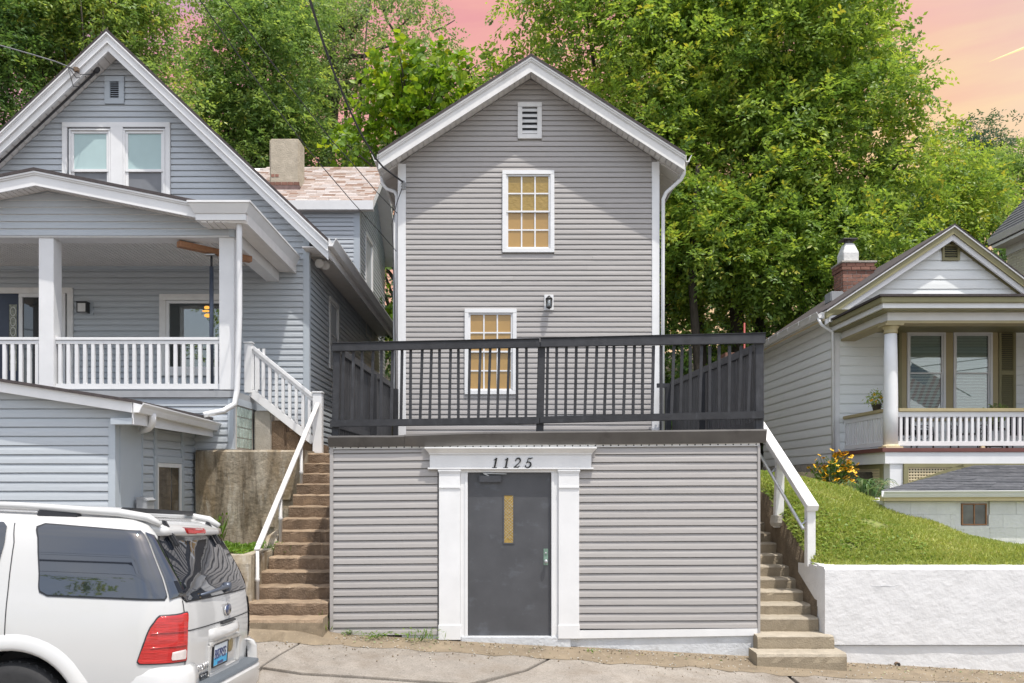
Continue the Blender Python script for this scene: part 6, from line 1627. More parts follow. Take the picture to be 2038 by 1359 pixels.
br = MB(); br.prism([cp(0.200, -0.10, 1.592), cp(0.200, 0.26, 1.592), cp(0.214, 0.28, 1.634), cp(0.214, -0.12, 1.634)], cp(0.05, 0, 0.012) - cp(0, 0, 0)); br.build('brake_light', M['redlens'], car, bevel=0.008)
for t in (0.47, -0.40): MB().bar(cp(0.31, t, 1.685), cp(0.19, t, 1.51), 0.05, 0.028, (0, 0, 1)).build('glass_hinge', M['cartrim'], car, bevel=0.01)
wp = MB().tube([cp(0.02, -0.10, 1.195), cp(0.005, -0.05, 1.205), cp(0.012, 0.2, 1.19), cp(0.02, 0.45, 1.18)], [0.02, 0.018, 0.012, 0.008], 8).build('rear_wiper', M['steelpost'], car, smooth=True)
MB().lathe([(0.035, -0.02), (0.035, 0.025), (0.02, 0.03)], cp(0.02, -0.10, 1.20), 12, cp(-1, 0, 0)).build('wiper_motor', M['steelpost'], wp, smooth=True)
eb = MB().lathe([(0.001, 0.0), (0.055, 0.0), (0.052, 0.010), (0.001, 0.011)], (0, 0, 0), 24, (1, 0, 0)).build('oval_emblem', M['chrome'], car, smooth=True)
MB().lathe([(0.001, 0.0), (0.047, 0.0), (0.046, 0.0125), (0.001, 0.014)], (0, 0, 0), 24, (1, 0, 0)).build('emblem_field', M['emblem'], eb, smooth=True)
eb.scale = (1, 1.0, 0.62); eb.location = cp(-0.008, -0.05, 1.035) ; eb.location.x += 0.0
eb.scale = (1, 1.35, 0.86)
# handle bulge, plate recess, plate and lettering
hb = MB(); vs = []
for t in lin(-0.34, 0.34, 10):
    e = 1 - (t / 0.36) ** 4
    vs += [cp(0.0, t, 0.93), cp(-0.040 * e, t, 0.925), cp(-0.062 * e, t, 0.885), cp(-0.055 * e, t, 0.845), cp(0.0, t, 0.835)]
hb.add(vs, [(i * 5 + j, i * 5 + (j + 1) % 5, (i + 1) * 5 + (j + 1) % 5, (i + 1) * 5 + j) for i in range(9) for j in range(5)] + [tuple(range(5)), tuple(45 + j for j in range(5))])
hb.build('tailgate_handle', M['carpaint'], car, smooth=True)
MB().bar(cp(-0.022, -0.20, 0.948), cp(-0.022, 0.10, 0.948), 0.02, 0.014).build('handle_slot', M['cartrim'], car)
rec = frame_mb(FR(cp(-0.018, 0, 0), (0, -1, 0), (1, 0, 0)), -0.34, 0.34, 0.585, 0.84, 0.03, -0.01, 0.016).build('plate_surround', M['carpaint'], car, bevel=0.008)
fpz = FR(cp(-0.024, 0, 0), (0, 1, 0), (1, 0, 0))             # u runs to the far side, as read from behind
plt = MB().fbox(fpz, -0.275, 0.03, 0.0, 0.010, 0.655, 0.810).build('number_plate', M['platewhite'], car, bevel=0.004)
MB().fbox(fpz, -0.267, 0.022, 0.0101, 0.0112, 0.662, 0.715).build('plate_band', M['plateblue'], plt)
frame_mb(fpz, -0.281, 0.036, 0.649, 0.816, 0.007, 0.002, 0.014).build('plate_frame', M['cartrim'], plt)
def text(body_, size, mat, parent, fr, u, n, z, name, shear=0.0, ext=0.001, sp=1.0, bold=0.0):
    cu = bpy.data.curves.new(name, 'FONT'); cu.body = body_; cu.size = size; cu.shear = shear; cu.extrude = ext; cu.space_character = sp; cu.offset = bold
    o = bpy.data.objects.new(name, cu); COL.objects.link(o); bpy.context.view_layer.update()
    me = bpy.data.meshes.new_from_object(o.evaluated_get(bpy.context.evaluated_depsgraph_get()))
    bpy.data.objects.remove(o)
    for v in me.vertices: v.co = fr.p(u + v.co.x, n + v.co.z, z + v.co.y) - ORG.get(root_of(parent).name, Vector())
    me.materials.clear(); me.materials.append(mat)
    return link(name, me, parent)
text('B87RSS', 0.098, M['plateink'], plt, fpz, -0.257, 0.0118, 0.706, 'plate_number', sp=0.82, bold=0.001)
MB().fbox(fpz, -0.185, -0.06, 0.0115, 0.013, 0.664, 0.684).build('county_sticker', M['plateink'], plt)
MB().lathe([(0.001, 0), (0.055, 0), (0.05, 0.008), (0.001, 0.009)], cp(-0.026, -0.11, 0.765), 18, cp(-1, 0, 0)).build('round_badge', M['gold'], car, smooth=True)
fpe = FR(cp(-0.020, 0, 0), (0, 1, 0), (1, 0, 0))
text('EXPLORER', 0.062, M['chrome'], car, fpe, -0.655, 0.003, 0.665, 'model_lettering', sp=1.18, ext=0.003)
lb = MB().fbox(fpe, -0.50, -0.32, 0.0, 0.006, 0.605, 0.640).build('trim_badge', M['cartrim'], car, bevel=0.003)
text('LIMITED', 0.026, M['chrome'], lb, fpe, -0.485, 0.0072, 0.613, 'badge_lettering', sp=1.2, ext=0.001)
# bumper with ribbed step and rounded end caps
bm_ = MB(); vs = []
for t in lin(-0.85, 0.85, 22):
    k = 0.16 * max(0, (abs(t) - 0.45) / 0.45) ** 2.2
    vs += [cp(0.06, t, 0.36), cp(-0.10 + k, t, 0.36), cp(-0.14 + k, t, 0.42), cp(-0.14 + k, t, 0.55), cp(-0.118 + k, t, 0.575), cp(0.06, t, 0.575)]
bm_.add(vs, [(i * 6 + j, i * 6 + (j + 1) % 6, (i + 1) * 6 + (j + 1) % 6, (i + 1) * 6 + j) for i in range(21) for j in range(6)] + [tuple(range(6)), tuple(126 + j for j in range(6))])
bump = bm_.build('rear_bumper', M['carpaint'], car, smooth=True)
try: bump.data.set_sharp_from_angle(angle=math.radians(40))
except Exception: pass
st_ = MB(); vs = []
for t in lin(-0.62, 0.62, 16):
    k = 0.16 * max(0, (abs(t) - 0.45) / 0.45) ** 2.2
    vs += [cp(0.0, t, 0.577), cp(-0.130 + k, t, 0.577), cp(-0.120 + k, t, 0.592), cp(0.0, t, 0.596)]
st_.add(vs, [(i * 4 + j, i * 4 + (j + 1) % 4, (i + 1) * 4 + (j + 1) % 4, (i + 1) * 4 + j) for i in range(15) for j in range(4)] + [tuple(range(4)), tuple(60 + j for j in range(4))])
st_.build('bumper_step', M['carstep'], bump)
for sd in (1, -1):
    cm2 = MB(); rows_ = []
    for (h, gx_) in ((0.40, 0.0), (0.58, 0.0), (0.68, 0.008), (0.725, 0.03), (0.74, 0.06)):
        rows_.append([cp(s + (gx_ if s < 0.0 else 0), sd * (t - gx_), h) for s, t in ((0.30, 0.875), (0.15, 0.892), (0.03, 0.872), (-0.035, 0.81), (-0.068, 0.735), (-0.075, 0.66), (-0.01, 0.65))])
    for r in rows_: cm2.v += r
    for k in range(4):
        for i in range(6): cm2.f.append([k * 7 + i, k * 7 + i + 1, (k + 1) * 7 + i + 1, (k + 1) * 7 + i])
    cm2.f.append([28 + i for i in range(7)]); cm2.m = [0] * len(cm2.f)
    cm2.build('bumper_corner', M['carpaint'], bump, smooth=True)
# front end, seen only from the side or in passing
for sd in (1, -1):
    patch('headlight', rpoly([(4.25, 0.72), (4.5, 0.74), (4.46, 0.93), (4.2, 0.95)], 0.02), M['clearlens'], car, 'side', 0.006, side=sd, n=6, mcol=8)
    MB().lathe([(0.02, -0.08), (0.08, -0.07), (0.09, 0.0), (0.07, 0.05)], cp(2.85, sd * 1.0, 1.22), 12, (-1, 0, 0)).build('door_mirror', M['carpaint'], car, smooth=True)
    MB().bar(cp(1.28, sd * 0.945, 1.04), cp(1.42, sd * 0.945, 1.04), 0.03, 0.03).build('door_handle', M['carpaint'], car, bevel=0.008)
MB().box(-3.08, -3.05, -0.6, 0.6, 1.21, 1.22).build('wiper', M['cartrim'], car)

# ------------------------------------------------------------------ leaves, trees, plants
def nrm(a): return a / np.maximum(np.linalg.norm(a, axis=1, keepdims=True), 1e-9)
def leaf_mesh(name, C, D, N, L, W, tint, mat, parent=None, fold=0.18):
    n = len(C); D = nrm(D); N = nrm(N - D * np.sum(N * D, axis=1, keepdims=True)); S = np.cross(D, N)
    off = np.array(ORG.get(root_of(parent).name, Vector())) if parent is not None else np.zeros(3)
    C = C - off; L = np.broadcast_to(L, n)[:, None]; W = np.broadcast_to(W, n)[:, None]
    V = np.empty((n, 4, 3), np.float32)
    V[:, 0] = C; V[:, 2] = C + D * L
    V[:, 1] = C + D * L * 0.45 + S * W * 0.5 + N * W * fold
    V[:, 3] = C + D * L * 0.45 - S * W * 0.5 + N * W * fold
    idx = (np.arange(n)[:, None] * 4 + np.array([0, 1, 2, 0, 2, 3])[None]).astype(np.int32).ravel()
    me = bpy.data.meshes.new(name)
    me.vertices.add(n * 4); me.vertices.foreach_set('co', V.ravel())
    me.loops.add(n * 6); me.loops.foreach_set('vertex_index', idx)
    me.polygons.add(n * 2); me.polygons.foreach_set('loop_start', np.arange(0, n * 6, 3, dtype=np.int32))
    at = me.attributes.new('tint', 'FLOAT', 'FACE'); at.data.foreach_set('value', np.repeat(np.clip(tint, 0, 1), 2).astype(np.float32))
    me.materials.append(mat); me.update(calc_edges=True); me.validate()
    return link(name, me, parent)
UP = np.array([0, 0, 1.0])
def sprays(rg, clumps, per, nl, L, tw=(0.35, 0.7), droop=0.25, flat=0.35, tintb=0.35, tintv=0.22, tipg=0.35, shell=0.45):
    """leaf centres, directions, normals and tints for twigs set in ellipsoidal clumps"""
    Cs, Ds, Ns, Ts, Ls = [], [], [], [], []
    for c, r in clumps:
        c = np.array(c); r = np.array(r); ns = max(3, int(per * (r[0] * r[2] + r[1] * r[2] + r[0] * r[1]) / 3))
        u = nrm(rg.normal(size=(ns, 3))); rad = shell + (1 - shell) * rg.random((ns, 1)) ** 0.7
        base = c + u * r * rad
        td = nrm(u * 1.0 + rg.normal(size=(ns, 3)) * 0.45 + UP * 0.12)
        tl = rg.uniform(*tw, size=(ns, 1))
        pn = nrm(UP * 0.9 + rg.normal(size=(ns, 3)) * flat + u * 0.65); pn = nrm(pn - td * np.sum(pn * td, axis=1, keepdims=True))
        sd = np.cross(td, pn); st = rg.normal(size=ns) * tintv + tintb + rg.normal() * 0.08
        for j in range(nl):
            t = (j + 0.6) / nl; s = 1 if j % 2 else -1
            p = base + td * tl * t - UP * droop * tl * t * t
            Cs.append(p + rg.normal(size=(ns, 3)) * 0.03)
            Ds.append(td * (0.45 + 0.5 * (t > 0.9)) + sd * s * 0.85 + rg.normal(size=(ns, 3)) * 0.28 - UP * droop * 0.8)
            Ns.append(pn + rg.normal(size=(ns, 3)) * 0.32)
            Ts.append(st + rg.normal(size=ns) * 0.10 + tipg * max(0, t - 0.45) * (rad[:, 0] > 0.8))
            Ls.append(L * rg.uniform(0.7, 1.15, size=ns))
    return np.concatenate(Cs), np.concatenate(Ds), np.concatenate(Ns), np.concatenate(Ts), np.concatenate(Ls)
AVOID = [(365, 25, 34, 75), (905, 45, 30, 22), (955, 62, 42, 40), (1985, 170, 120, 62)]
def hidden_gap(p, q):                                        # keeps the real openings between the crowns open to the sky
    s = F / p[1]; px, py = CX + p[0] * s, CY - (p[2] - HC) * s
    return any(((px - a) / (rx + q * s * 0.8)) ** 2 + ((py - b) / (ry + q * s * 0.5)) ** 2 < 1 for a, b, rx, ry in AVOID)
def fill(rg, ells, n, rmin, rmax, inner=0.55, back=0.35):
    out = []; vols = np.array([e[1][0] * e[1][2] for e in ells]); k = rg.choice(len(ells), size=n * 2, p=vols / vols.sum())
    for i in k:
        c, r = ells[i]; u = rg.normal(size=3); u /= np.linalg.norm(u)
        if u[1] > 0.25 and rg.random() > back: continue
        p = np.array(c) + u * np.array(r) * (inner + (1 - inner) * rg.random() ** 0.6) * 0.92
        if p[2] < 2.3: continue
        q = rg.uniform(rmin, rmax)
        if p[1] > 5 and hidden_gap(p, q): continue
        out.append((p, np.array([q * 1.2, q * 1.2, q * 0.55])))
        if len(out) >= n: break
    return out
def E(px, py, Y, rx, ry, rd=None): return (np.array(P(px, py, Y)), np.array([rx * Y / F, (rd if rd else rx * Y / F), ry * Y / F]))
def tree(name, label, x, y, top, ells, mat, seed, n=70, rr=(0.7, 1.2), per=26, nl=12, L=0.14, w=0.5, trunk_r=0.28, group=None, limbs=14, extra=(), cat='tree', **kw):
    rg = np.random.default_rng(seed); z0 = hill_z(x, y) - 0.1
    t = thing(name, label, cat, (x, y, z0), group)
    cl_ = fill(rg, ells, n, *rr) + list(extra)
    C, D, N, T, LL = sprays(rg, cl_, per, nl, L, **kw)
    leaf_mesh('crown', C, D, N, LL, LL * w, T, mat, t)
    m = MB(); h = top - z0
    pts = [Vector((x + 0.25 * math.sin(k * 1.3 + seed), y + 0.2 * math.cos(k * 1.7 + seed), z0 + h * k / 6)) for k in range(7)]
    m.tube(pts, [trunk_r * (1 - 0.13 * k) for k in range(7)], 9)
    m.build('trunk', M['bark'], t, smooth=True)
    idx = rg.choice(len(cl_), size=min(limbs, len(cl_)), replace=False); m = MB()
    for i in idx:
        e = Vector(cl_[i][0]); zb = z0 + h * float(rg.uniform(0.25, 0.8)); k = (zb - z0) / h
        b = pts[0].lerp(pts[6], k); mid = b.lerp(e, 0.5) + Vector((0, 0, float(rg.uniform(-0.3, 0.6))))
        m.tube([b, mid, e], [trunk_r * 0.38, trunk_r * 0.22, 0.02], 6)
    o = m.build('limbs', M['bark'], t, smooth=True); o['kind'] = 'stuff'
    return t
# broad yellow-green trees right of the tall house
tree('elm_tree', 'broad yellow-green tree rising directly behind the taupe house roof', 4.0, 29.5, 15, [E(1190, 190, 28, 225, 250), E(1290, 30, 29, 260, 140), E(1150, 420, 28.5, 250, 160), E(1340, 420, 26.5, 110, 190)],
     M['leaf_elm'], 31, n=190, rr=(0.8, 1.5), per=52, nl=12, L=0.165, trunk_r=0.4, tipg=0.55, tintb=0.40)
tree('elm_tree', 'largest yellow-green tree with ragged right edge above the brick chimney', 9.6, 28.5, 15, [E(1530, 120, 28, 225, 180), E(1660, 300, 27, 170, 230), E(1480, 300, 26.5, 130, 210), E(1420, 520, 26, 130, 130), E(1600, 480, 26, 170, 150)],
     M['leaf_elm'], 32, n=230, rr=(0.8, 1.5), per=52, nl=12, L=0.165, trunk_r=0.4, tipg=0.55, tintb=0.38)
tree('elm_tree', 'lower yellow-green tree behind the white house gable', 16.3, 31.5, 9.5, [E(1870, 380, 30, 85, 95), E(1780, 470, 29, 110, 110), E(1930, 430, 30, 60, 70)],
     M['leaf_elm'], 33, n=110, rr=(0.6, 1.0), per=42, nl=11, L=0.16, trunk_r=0.25, tipg=0.5, tintb=0.45)
tree('locust_tree', 'small feathery blue-green tree against the peach sky at far right', 23.0, 42, 16, [E(1945, 275, 41, 62, 32), E(1985, 310, 42, 45, 30), E(1925, 320, 42, 45, 30)],
     M['leaf_locust'], 34, n=46, rr=(0.5, 0.85), per=30, nl=12, L=0.17, w=0.38, trunk_r=0.2, tipg=0.2)
tree('maple_tree', 'mid-green rounded tree beside the cream house roof', 21.5, 36, 11, [E(1985, 370, 35, 65, 65), E(2060, 370, 35, 70, 90), E(1930, 420, 34, 50, 60)],
     M['leaf_mixed'], 35, n=80, rr=(0.6, 1.0), per=40, nl=11, L=0.15, trunk_r=0.22)
# trees behind the blue-grey house
tree('maple_tree', 'dense dark green tree between the two gables behind the chimney', -9.3, 32, 17, [E(505, 130, 31, 125, 190), E(480, 290, 31, 110, 90), E(570, 280, 31.5, 80, 80), E(540, 20, 32, 110, 90)],
     M['leaf_mixed'], 36, n=240, rr=(0.6, 1.1), per=44, nl=11, L=0.15, trunk_r=0.3, tipg=0.3, tintb=0.27, limbs=24)
tree('maple_tree', 'loose yellow-tinged tree rising over the blue-grey gable', -13.2, 28, 14.5, [E(200, 60, 27, 130, 130), E(320, 170, 27, 60, 90), E(90, 60, 27, 110, 110), E(270, 20, 27.5, 90, 80)],
     M['leaf_mixed'], 37, n=190, rr=(0.55, 1.05), per=42, nl=10, L=0.15, trunk_r=0.28, tipg=0.5, tintb=0.42, limbs=26)
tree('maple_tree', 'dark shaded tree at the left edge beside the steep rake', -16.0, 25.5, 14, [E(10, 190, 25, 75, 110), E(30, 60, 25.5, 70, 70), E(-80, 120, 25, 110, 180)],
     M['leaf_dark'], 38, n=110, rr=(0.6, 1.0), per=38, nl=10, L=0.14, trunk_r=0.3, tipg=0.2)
otk = tree('cottonwood_tree', 'tall open grey-green tree with dark crooked limbs in mid sky', -7.2, 37, 8.0, [E(760, 100, 36, 170, 130), E(690, 230, 36, 130, 100), E(640, 60, 36.5, 90, 110), E(890, 45, 37, 55, 45), E(600, 250, 36, 60, 80), E(860, 170, 36, 90, 80)],
     M['leaf_grey'], 39, n=270, rr=(0.5, 0.95), per=28, nl=9, L=0.15, w=0.62, trunk_r=0.42, tipg=0.15, tintb=0.45, limbs=10, shell=0.2)
m = MB()
def limb(pix, r0, r1, Y=35.2):
    k = len(pix); m.tube([P(a, b, Y + 0.25 * math.sin(i)) for i, (a, b) in enumerate(pix)], [r0 + (r1 - r0) * i / (k - 1) for i in range(k)], 7)
limb([(652, 420), (650, 330), (658, 250), (664, 190), (664, 130), (655, 60), (640, -20), (628, -120)], 0.36, 0.10)
limb([(664, 168), (672, 128), (700, 112), (725, 112), (750, 98), (775, 92)], 0.16, 0.04)
limb([(662, 182), (700, 165), (725, 160), (745, 163)], 0.15, 0.04); limb([(655, 222), (630, 180), (606, 160), (604, 120), (596, 90)], 0.14, 0.04)
limb([(656, 215), (635, 175), (655, 130), (650, 90)], 0.12, 0.04); limb([(672, 50), (655, 20), (642, -10)], 0.08, 0.04)
limb([(700, 70), (668, 45), (640, 10)], 0.07, 0.03); limb([(700, 75), (712, 45), (735, 15), (740, -30)], 0.08, 0.03); limb([(712, 112), (716, 140), (704, 165)], 0.06, 0.02)
limb([(860, 62), (880, 55), (905, 40)], 0.05, 0.02, 36.5); limb([(762, 10), (770, 40), (790, 70), (800, 110)], 0.07, 0.03); limb([(790, 60), (820, 30), (835, 5)], 0.05, 0.02)
m.build('crooked_limb', M['bark'], otk, smooth=True)['kind'] = 'stuff'
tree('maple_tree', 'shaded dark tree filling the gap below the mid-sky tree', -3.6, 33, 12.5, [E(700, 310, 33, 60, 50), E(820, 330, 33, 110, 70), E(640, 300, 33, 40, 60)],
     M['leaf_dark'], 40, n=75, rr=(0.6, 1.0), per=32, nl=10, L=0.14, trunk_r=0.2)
# big-leaved lime-green tree: nearest leaves are single pieces
rg = np.random.default_rng(50)
cat_ = thing('catalpa_tree', 'lime-green big-leaved tree between the two houses', 'tree', (-3.4, 29.6, hill_z(-3.4, 29.6) - 0.1))
ell = [E(830, 190, 29, 105, 95), E(905, 150, 29, 50, 45), E(760, 240, 29, 75, 55), E(700, 290, 28.6, 42, 36), E(880, 240, 29, 80, 60), E(770, 600, 28.3, 45, 130), E(765, 470, 28.5, 40, 80), E(800, 310, 28.6, 110, 30), E(945, 130, 29, 22, 25)]
cls = fill(rg, ell, 130, 0.42, 0.75, 0.5, 0.5)
C, D, N, T, LL = sprays(rg, cls, 18, 6, 0.27, tw=(0.25, 0.5), droop=0.42, flat=0.40, tintb=0.50, tintv=0.2, tipg=0.25, shell=0.55)
front_ = np.argsort(C[:, 1] - C[:, 2] * 0.25)[:300]; rest = np.setdiff1d(np.arange(len(C)), front_)
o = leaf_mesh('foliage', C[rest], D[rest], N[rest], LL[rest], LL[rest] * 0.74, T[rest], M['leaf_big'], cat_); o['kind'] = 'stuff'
lme = []
for k in range(4):
    me = bpy.data.meshes.new('leaf')
    hv = [(0, 0, 0), (0.28, 0.16, 0.05), (0.40, 0.42, 0.05), (0.24, 0.72, 0.01), (0, 1.0, -0.10), (-0.24, 0.72, 0.01), (-0.40, 0.42, 0.05), (-0.28, 0.16, 0.05), (0, 0.45, -0.01)]
    me.from_pydata(hv, [], [(0, 1, 8), (1, 2, 8), (2, 3, 8), (3, 4, 8), (4, 5, 8), (5, 6, 8), (6, 7, 8), (7, 0, 8)])
    a = me.attributes.new('tint', 'FLOAT', 'FACE'); a.data.foreach_set('value', [0.30 + 0.18 * k] * 8); me.materials.append(M['leaf_big']); lme.append(me)
oc = ORG[cat_.name]
for i in front_:
    d = Vector(D[i]).normalized(); n_ = Vector(N[i]); n_ = (n_ - d * n_.dot(d)).normalized(); s_ = d.cross(n_)
    o = link('leaf', lme[int(rg.integers(4))], cat_)
    o.matrix_local = Matrix.Translation(Vector(C[i]) - oc) @ Matrix((s_, d, n_)).transposed().to_4x4() @ Matrix.Scale(float(LL[i]), 4)
m = MB(); tb0 = Vector((-3.4, 29.6, 1.9 + 2.0))
m.tube([Vector((-3.4, 29.6, hill_z(-3.4, 29.6) - 0.2)), Vector((-3.3, 29.5, 8)), Vector((-3.1, 29.4, 11.5)), Vector((-2.9, 29.3, 14.5))], [0.2, 0.17, 0.12, 0.05], 8)
m.build('trunk', M['bark'], cat_, smooth=True)
m = MB()
for i in range(0, len(cls), 3):
    e = Vector(cls[i][0]); b = Vector((-3.2, 29.45, max(6, e.z - 2.0))); m.tube([b, b.lerp(e, 0.5) + Vector((0, 0, 0.3)), e], [0.06, 0.04, 0.015], 5)
o = m.build('limbs', M['bark'], cat_, smooth=True); o['kind'] = 'stuff'
# undergrowth on the slope behind the houses, one mass
rg = np.random.default_rng(60); cl_ = []
for i in range(150):
    x = rg.uniform(-19, 22); y = rg.uniform(25, 36)
    z = hill_z(x, y) + rg.uniform(0.3, 6.0); q = rg.uniform(0.8, 1.5); cl_.append((np.array([x, y, z]), np.array([q * 1.2, q, q * 0.9])))
for i in range(90):
    x = rg.uniform(3.5, 12.5); y = rg.uniform(25.5, 33)
    q = rg.uniform(0.7, 1.3); cl_.append((np.array([x, y, rg.uniform(3.0, 10.5)]), np.array([q * 1.2, q, q * 0.8])))
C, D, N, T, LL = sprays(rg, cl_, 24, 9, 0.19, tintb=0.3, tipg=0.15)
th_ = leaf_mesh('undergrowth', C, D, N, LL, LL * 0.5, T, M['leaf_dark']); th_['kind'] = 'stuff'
cl_ = []
for i in range(130):
    x = rg.uniform(-26, 34); y = rg.uniform(36, 46)
    z = hill_z(x, y) + rg.uniform(-0.3, 4.5); q = rg.uniform(1.2, 2.0); cl_.append((np.array([x, y, z]), np.array([q * 1.2, q, q * 0.9])))
C, D, N, T, LL = sprays(rg, cl_, 8, 8, 0.32, tintb=0.3, tipg=0.15)
th_ = leaf_mesh('far_wood', C, D, N, LL, LL * 0.55, T, M['leaf_dark']); th_['kind'] = 'stuff'
for i, (x, y, r) in enumerate(((6.3, 27.0, 0.2), (7.3, 26.2, 0.26), (8.4, 27.5, 0.22), (9.3, 26.0, 0.16), (10.6, 28, 0.3), (5.7, 25.0, 0.15))):
    z = hill_z(x, y)
    lab = ['slender dark trunk nearest the right corner of the taupe house', 'thick dark trunk seen above the black railing', 'dark trunk left of the gap of light', 'thin dark trunk left of the white house eave', 'thick dark trunk behind the white house roof', 'ivy-hung thin trunk beside the taupe corner board'][i]
    t = thing('tree_stem', lab, 'tree', (x, y, z), 'bare trunks under the canopy')
    MB().tube([(x, y, z - 0.2), (x + 0.1, y, z + 3), (x - 0.1, y + 0.1, z + 6), (x + 0.1, y, z + 9)], [r, r * 0.9, r * 0.75, r * 0.5], 8).build('trunk', M['bark'], t, smooth=True)

# ---- lawn grass, clover, planter ground cover
def scatter(rg, n, x0, x1, y0, y1, fz, Lr, wr, mat, name, parent, lean=1.0, tb=0.45, tv=0.22, keep=None, flatn=False):
    x = rg.uniform(x0, x1, n); y = rg.uniform(y0, y1, n)
    if keep is not None: k = keep(x, y); x, y = x[k], y[k]
    n = len(x); z = np.array([fz(a, b) for a, b in zip(x, y)])
    C = np.stack([x, y, z - 0.004], 1); L = rg.uniform(*Lr, n)
    if flatn:
        D = rg.normal(size=(n, 3)); D[:, 2] = rg.uniform(-0.1, 0.35, n); N = UP + rg.normal(size=(n, 3)) * 0.35; C[:, 2] += rg.uniform(0.01, 0.05, n)
    else:
        D = UP + rg.normal(size=(n, 3)) * lean; D[:, 2] = np.abs(D[:, 2]) + 0.15; N = rg.normal(size=(n, 3))
    T = tb + rg.normal(size=n) * tv + 0.18 * np.sin(x * 2.3 + y * 1.7) * np.sin(y * 2.9 - x)
    o = leaf_mesh(name, C, D, N, L, L * wr, T, mat, parent); o['kind'] = 'stuff'; return o
rg = np.random.default_rng(70)
inl = lambda x, y: (((x - 4.95) ** 2 + (y - 12.75) ** 2 > 0.03) & ((x - 5.25) ** 2 * 0.5 + (y - 11.9) ** 2 > 0.02) & ((x - 4.6) ** 2 + (y - 11.2) ** 2 > 0.012)) & ~((x > 5.76) & (y > 12.8) & (x > 5.76 + (y - 12.8) * 0.55)) & ~((x > 6.95) & (y > 15.5))
scatter(rg, 75000, 4.06, 9.2, 10.68, 13.2, lawn_z, (0.035, 0.075), 0.22, M['grass'], 'grass', lawn, keep=inl)
scatter(rg, 42000, 4.02, 7.2, 13.2, 18.0, lawn_z, (0.04, 0.085), 0.25, M['grass'], 'grass', lawn, keep=inl)
scatter(rg, 14000, 4.0, 5.6, 10.75, 15.0, lawn_z, (0.035, 0.06), 0.85, M['clover'], 'clover', lawn, keep=lambda x, y: np.sin(x * 2.1 + 0.7) + np.sin(y * 1.9 + x) + rg.normal(size=len(x)) * 0.9 - np.maximum(0, x - 4.7) * 1.2 > 0.1, flatn=True)
scatter(rg, 9000, 4.02, 9.2, 10.68, 11.0, lawn_z, (0.04, 0.08), 0.3, M['grass'], 'grass', lawn)
soz = lambda x, y: 0.95 + 0.03 * math.sin(x * 7 + y * 3)
scatter(rg, 7000, -5.5, -3.3, 10.8, 13.15, soz, (0.03, 0.06), 0.8, M['weed'], 'ground_cover', soil, keep=lambda x, y: np.sin(x * 3.1) + np.sin(y * 4.3 + x * 2) > 0.1, flatn=True)
scatter(rg, 2500, -5.0, -3.3, 10.8, 13.15, soz, (0.06, 0.16), 0.08, M['weed'], 'grass', soil, keep=lambda x, y: np.sin(x * 5.1 + 2) + np.sin(y * 3.3) > 0.7)
def plant(name, label, cat, c, blades, leaves, H, spread, seed, matl, lw=0.45, ll=0.09, bw=0.07, group=None):
    rg = np.random.default_rng(seed); t = thing(name, label, cat, c, group); c = np.array(c)
    if blades:
        p = np.tile(c, (blades, 1)) + rg.normal(size=(blades, 3)) * np.array([spread * 0.4, spread * 0.25, 0]); D = UP + rg.normal(size=(blades, 3)) * 0.45
        L = rg.uniform(0.4, 1.0, blades) * H; leaf_mesh('blades', p, D, rg.normal(size=(blades, 3)), L, L * bw, 0.45 + rg.normal(size=blades) * 0.2, M['weed'], t)['kind'] = 'stuff'
    if leaves:
        p = np.tile(c, (leaves, 1)) + np.stack([rg.normal(size=leaves) * spread * 0.45, rg.normal(size=leaves) * spread * 0.3, rg.uniform(0.02, 0.75, leaves) * H], 1)
        D = p - c + rg.normal(size=(leaves, 3)) * 0.06; D[:, 2] *= 0.4
        leaf_mesh('leaves', p, D, UP + rg.normal(size=(leaves, 3)) * 0.4, rg.uniform(0.6, 1.1, leaves) * ll, rg.uniform(0.6, 1.1, leaves) * ll * lw, 0.5 + rg.normal(size=leaves) * 0.2, matl, t)['kind'] = 'stuff'
    m = MB(); rr = random.Random(seed)
    for i in range(4): m.tube([Vector(c), Vector(c) + Vector((rr.uniform(-1, 1) * spread * 0.4, rr.uniform(-1, 1) * spread * 0.2, H * rr.uniform(0.4, 0.8)))], [0.005, 0.002], 4)
    m.build('stems', M['weed'], t); return t
def gp(px, py, dz=0.035):
    g = G(px, py); return (g.x, g.y, g.z + dz)
plant('weed', 'bright leafy weed at the foot of the left stairs beside the SUV bumper', 'weed', gp(510, 1256), 0, 46, 0.15, 0.13, 81, M['weed'], 0.34, 0.10)
plant('grass_tuft', 'tall grass tuft at the lower left corner of the taupe siding', 'grass', gp(646, 1262), 60, 0, 0.34, 0.16, 82, M['weed'])
plant('grass_tuft', 'few long grass blades leaning from the bottom left step', 'grass', gp(628, 1258), 9, 0, 0.26, 0.05, 83, M['weed'])
plant('weed', 'low sprawling weed under the siding left of the door surround', 'weed', gp(748, 1276), 12, 90, 0.10, 0.26, 84, M['weed'], 0.4, 0.055)
plant('weed', 'straggly weed with a seed stalk beside the left pilaster foot', 'weed', gp(838, 1281), 34, 60, 0.17, 0.28, 85, M['weed'], 0.35, 0.06)
plant('weed', 'small weed between the grass tuft and the sprawling weed', 'weed', gp(697, 1268), 5, 36, 0.07, 0.12, 86, M['weed'], 0.4, 0.05)
plant('weed', 'tiny weed in the brown verge right of the door sill', 'weed', gp(1180, 1303), 4, 16, 0.05, 0.10, 87, M['weed'], 0.4, 0.04)
plant('weed', 'lone broad-leaved plant in front of the stained wall behind the SUV roof', 'weed', tuple(P(402, 1075, 12.6)), 0, 26, 0.34, 0.16, 88, M['weed'], 0.55, 0.16)
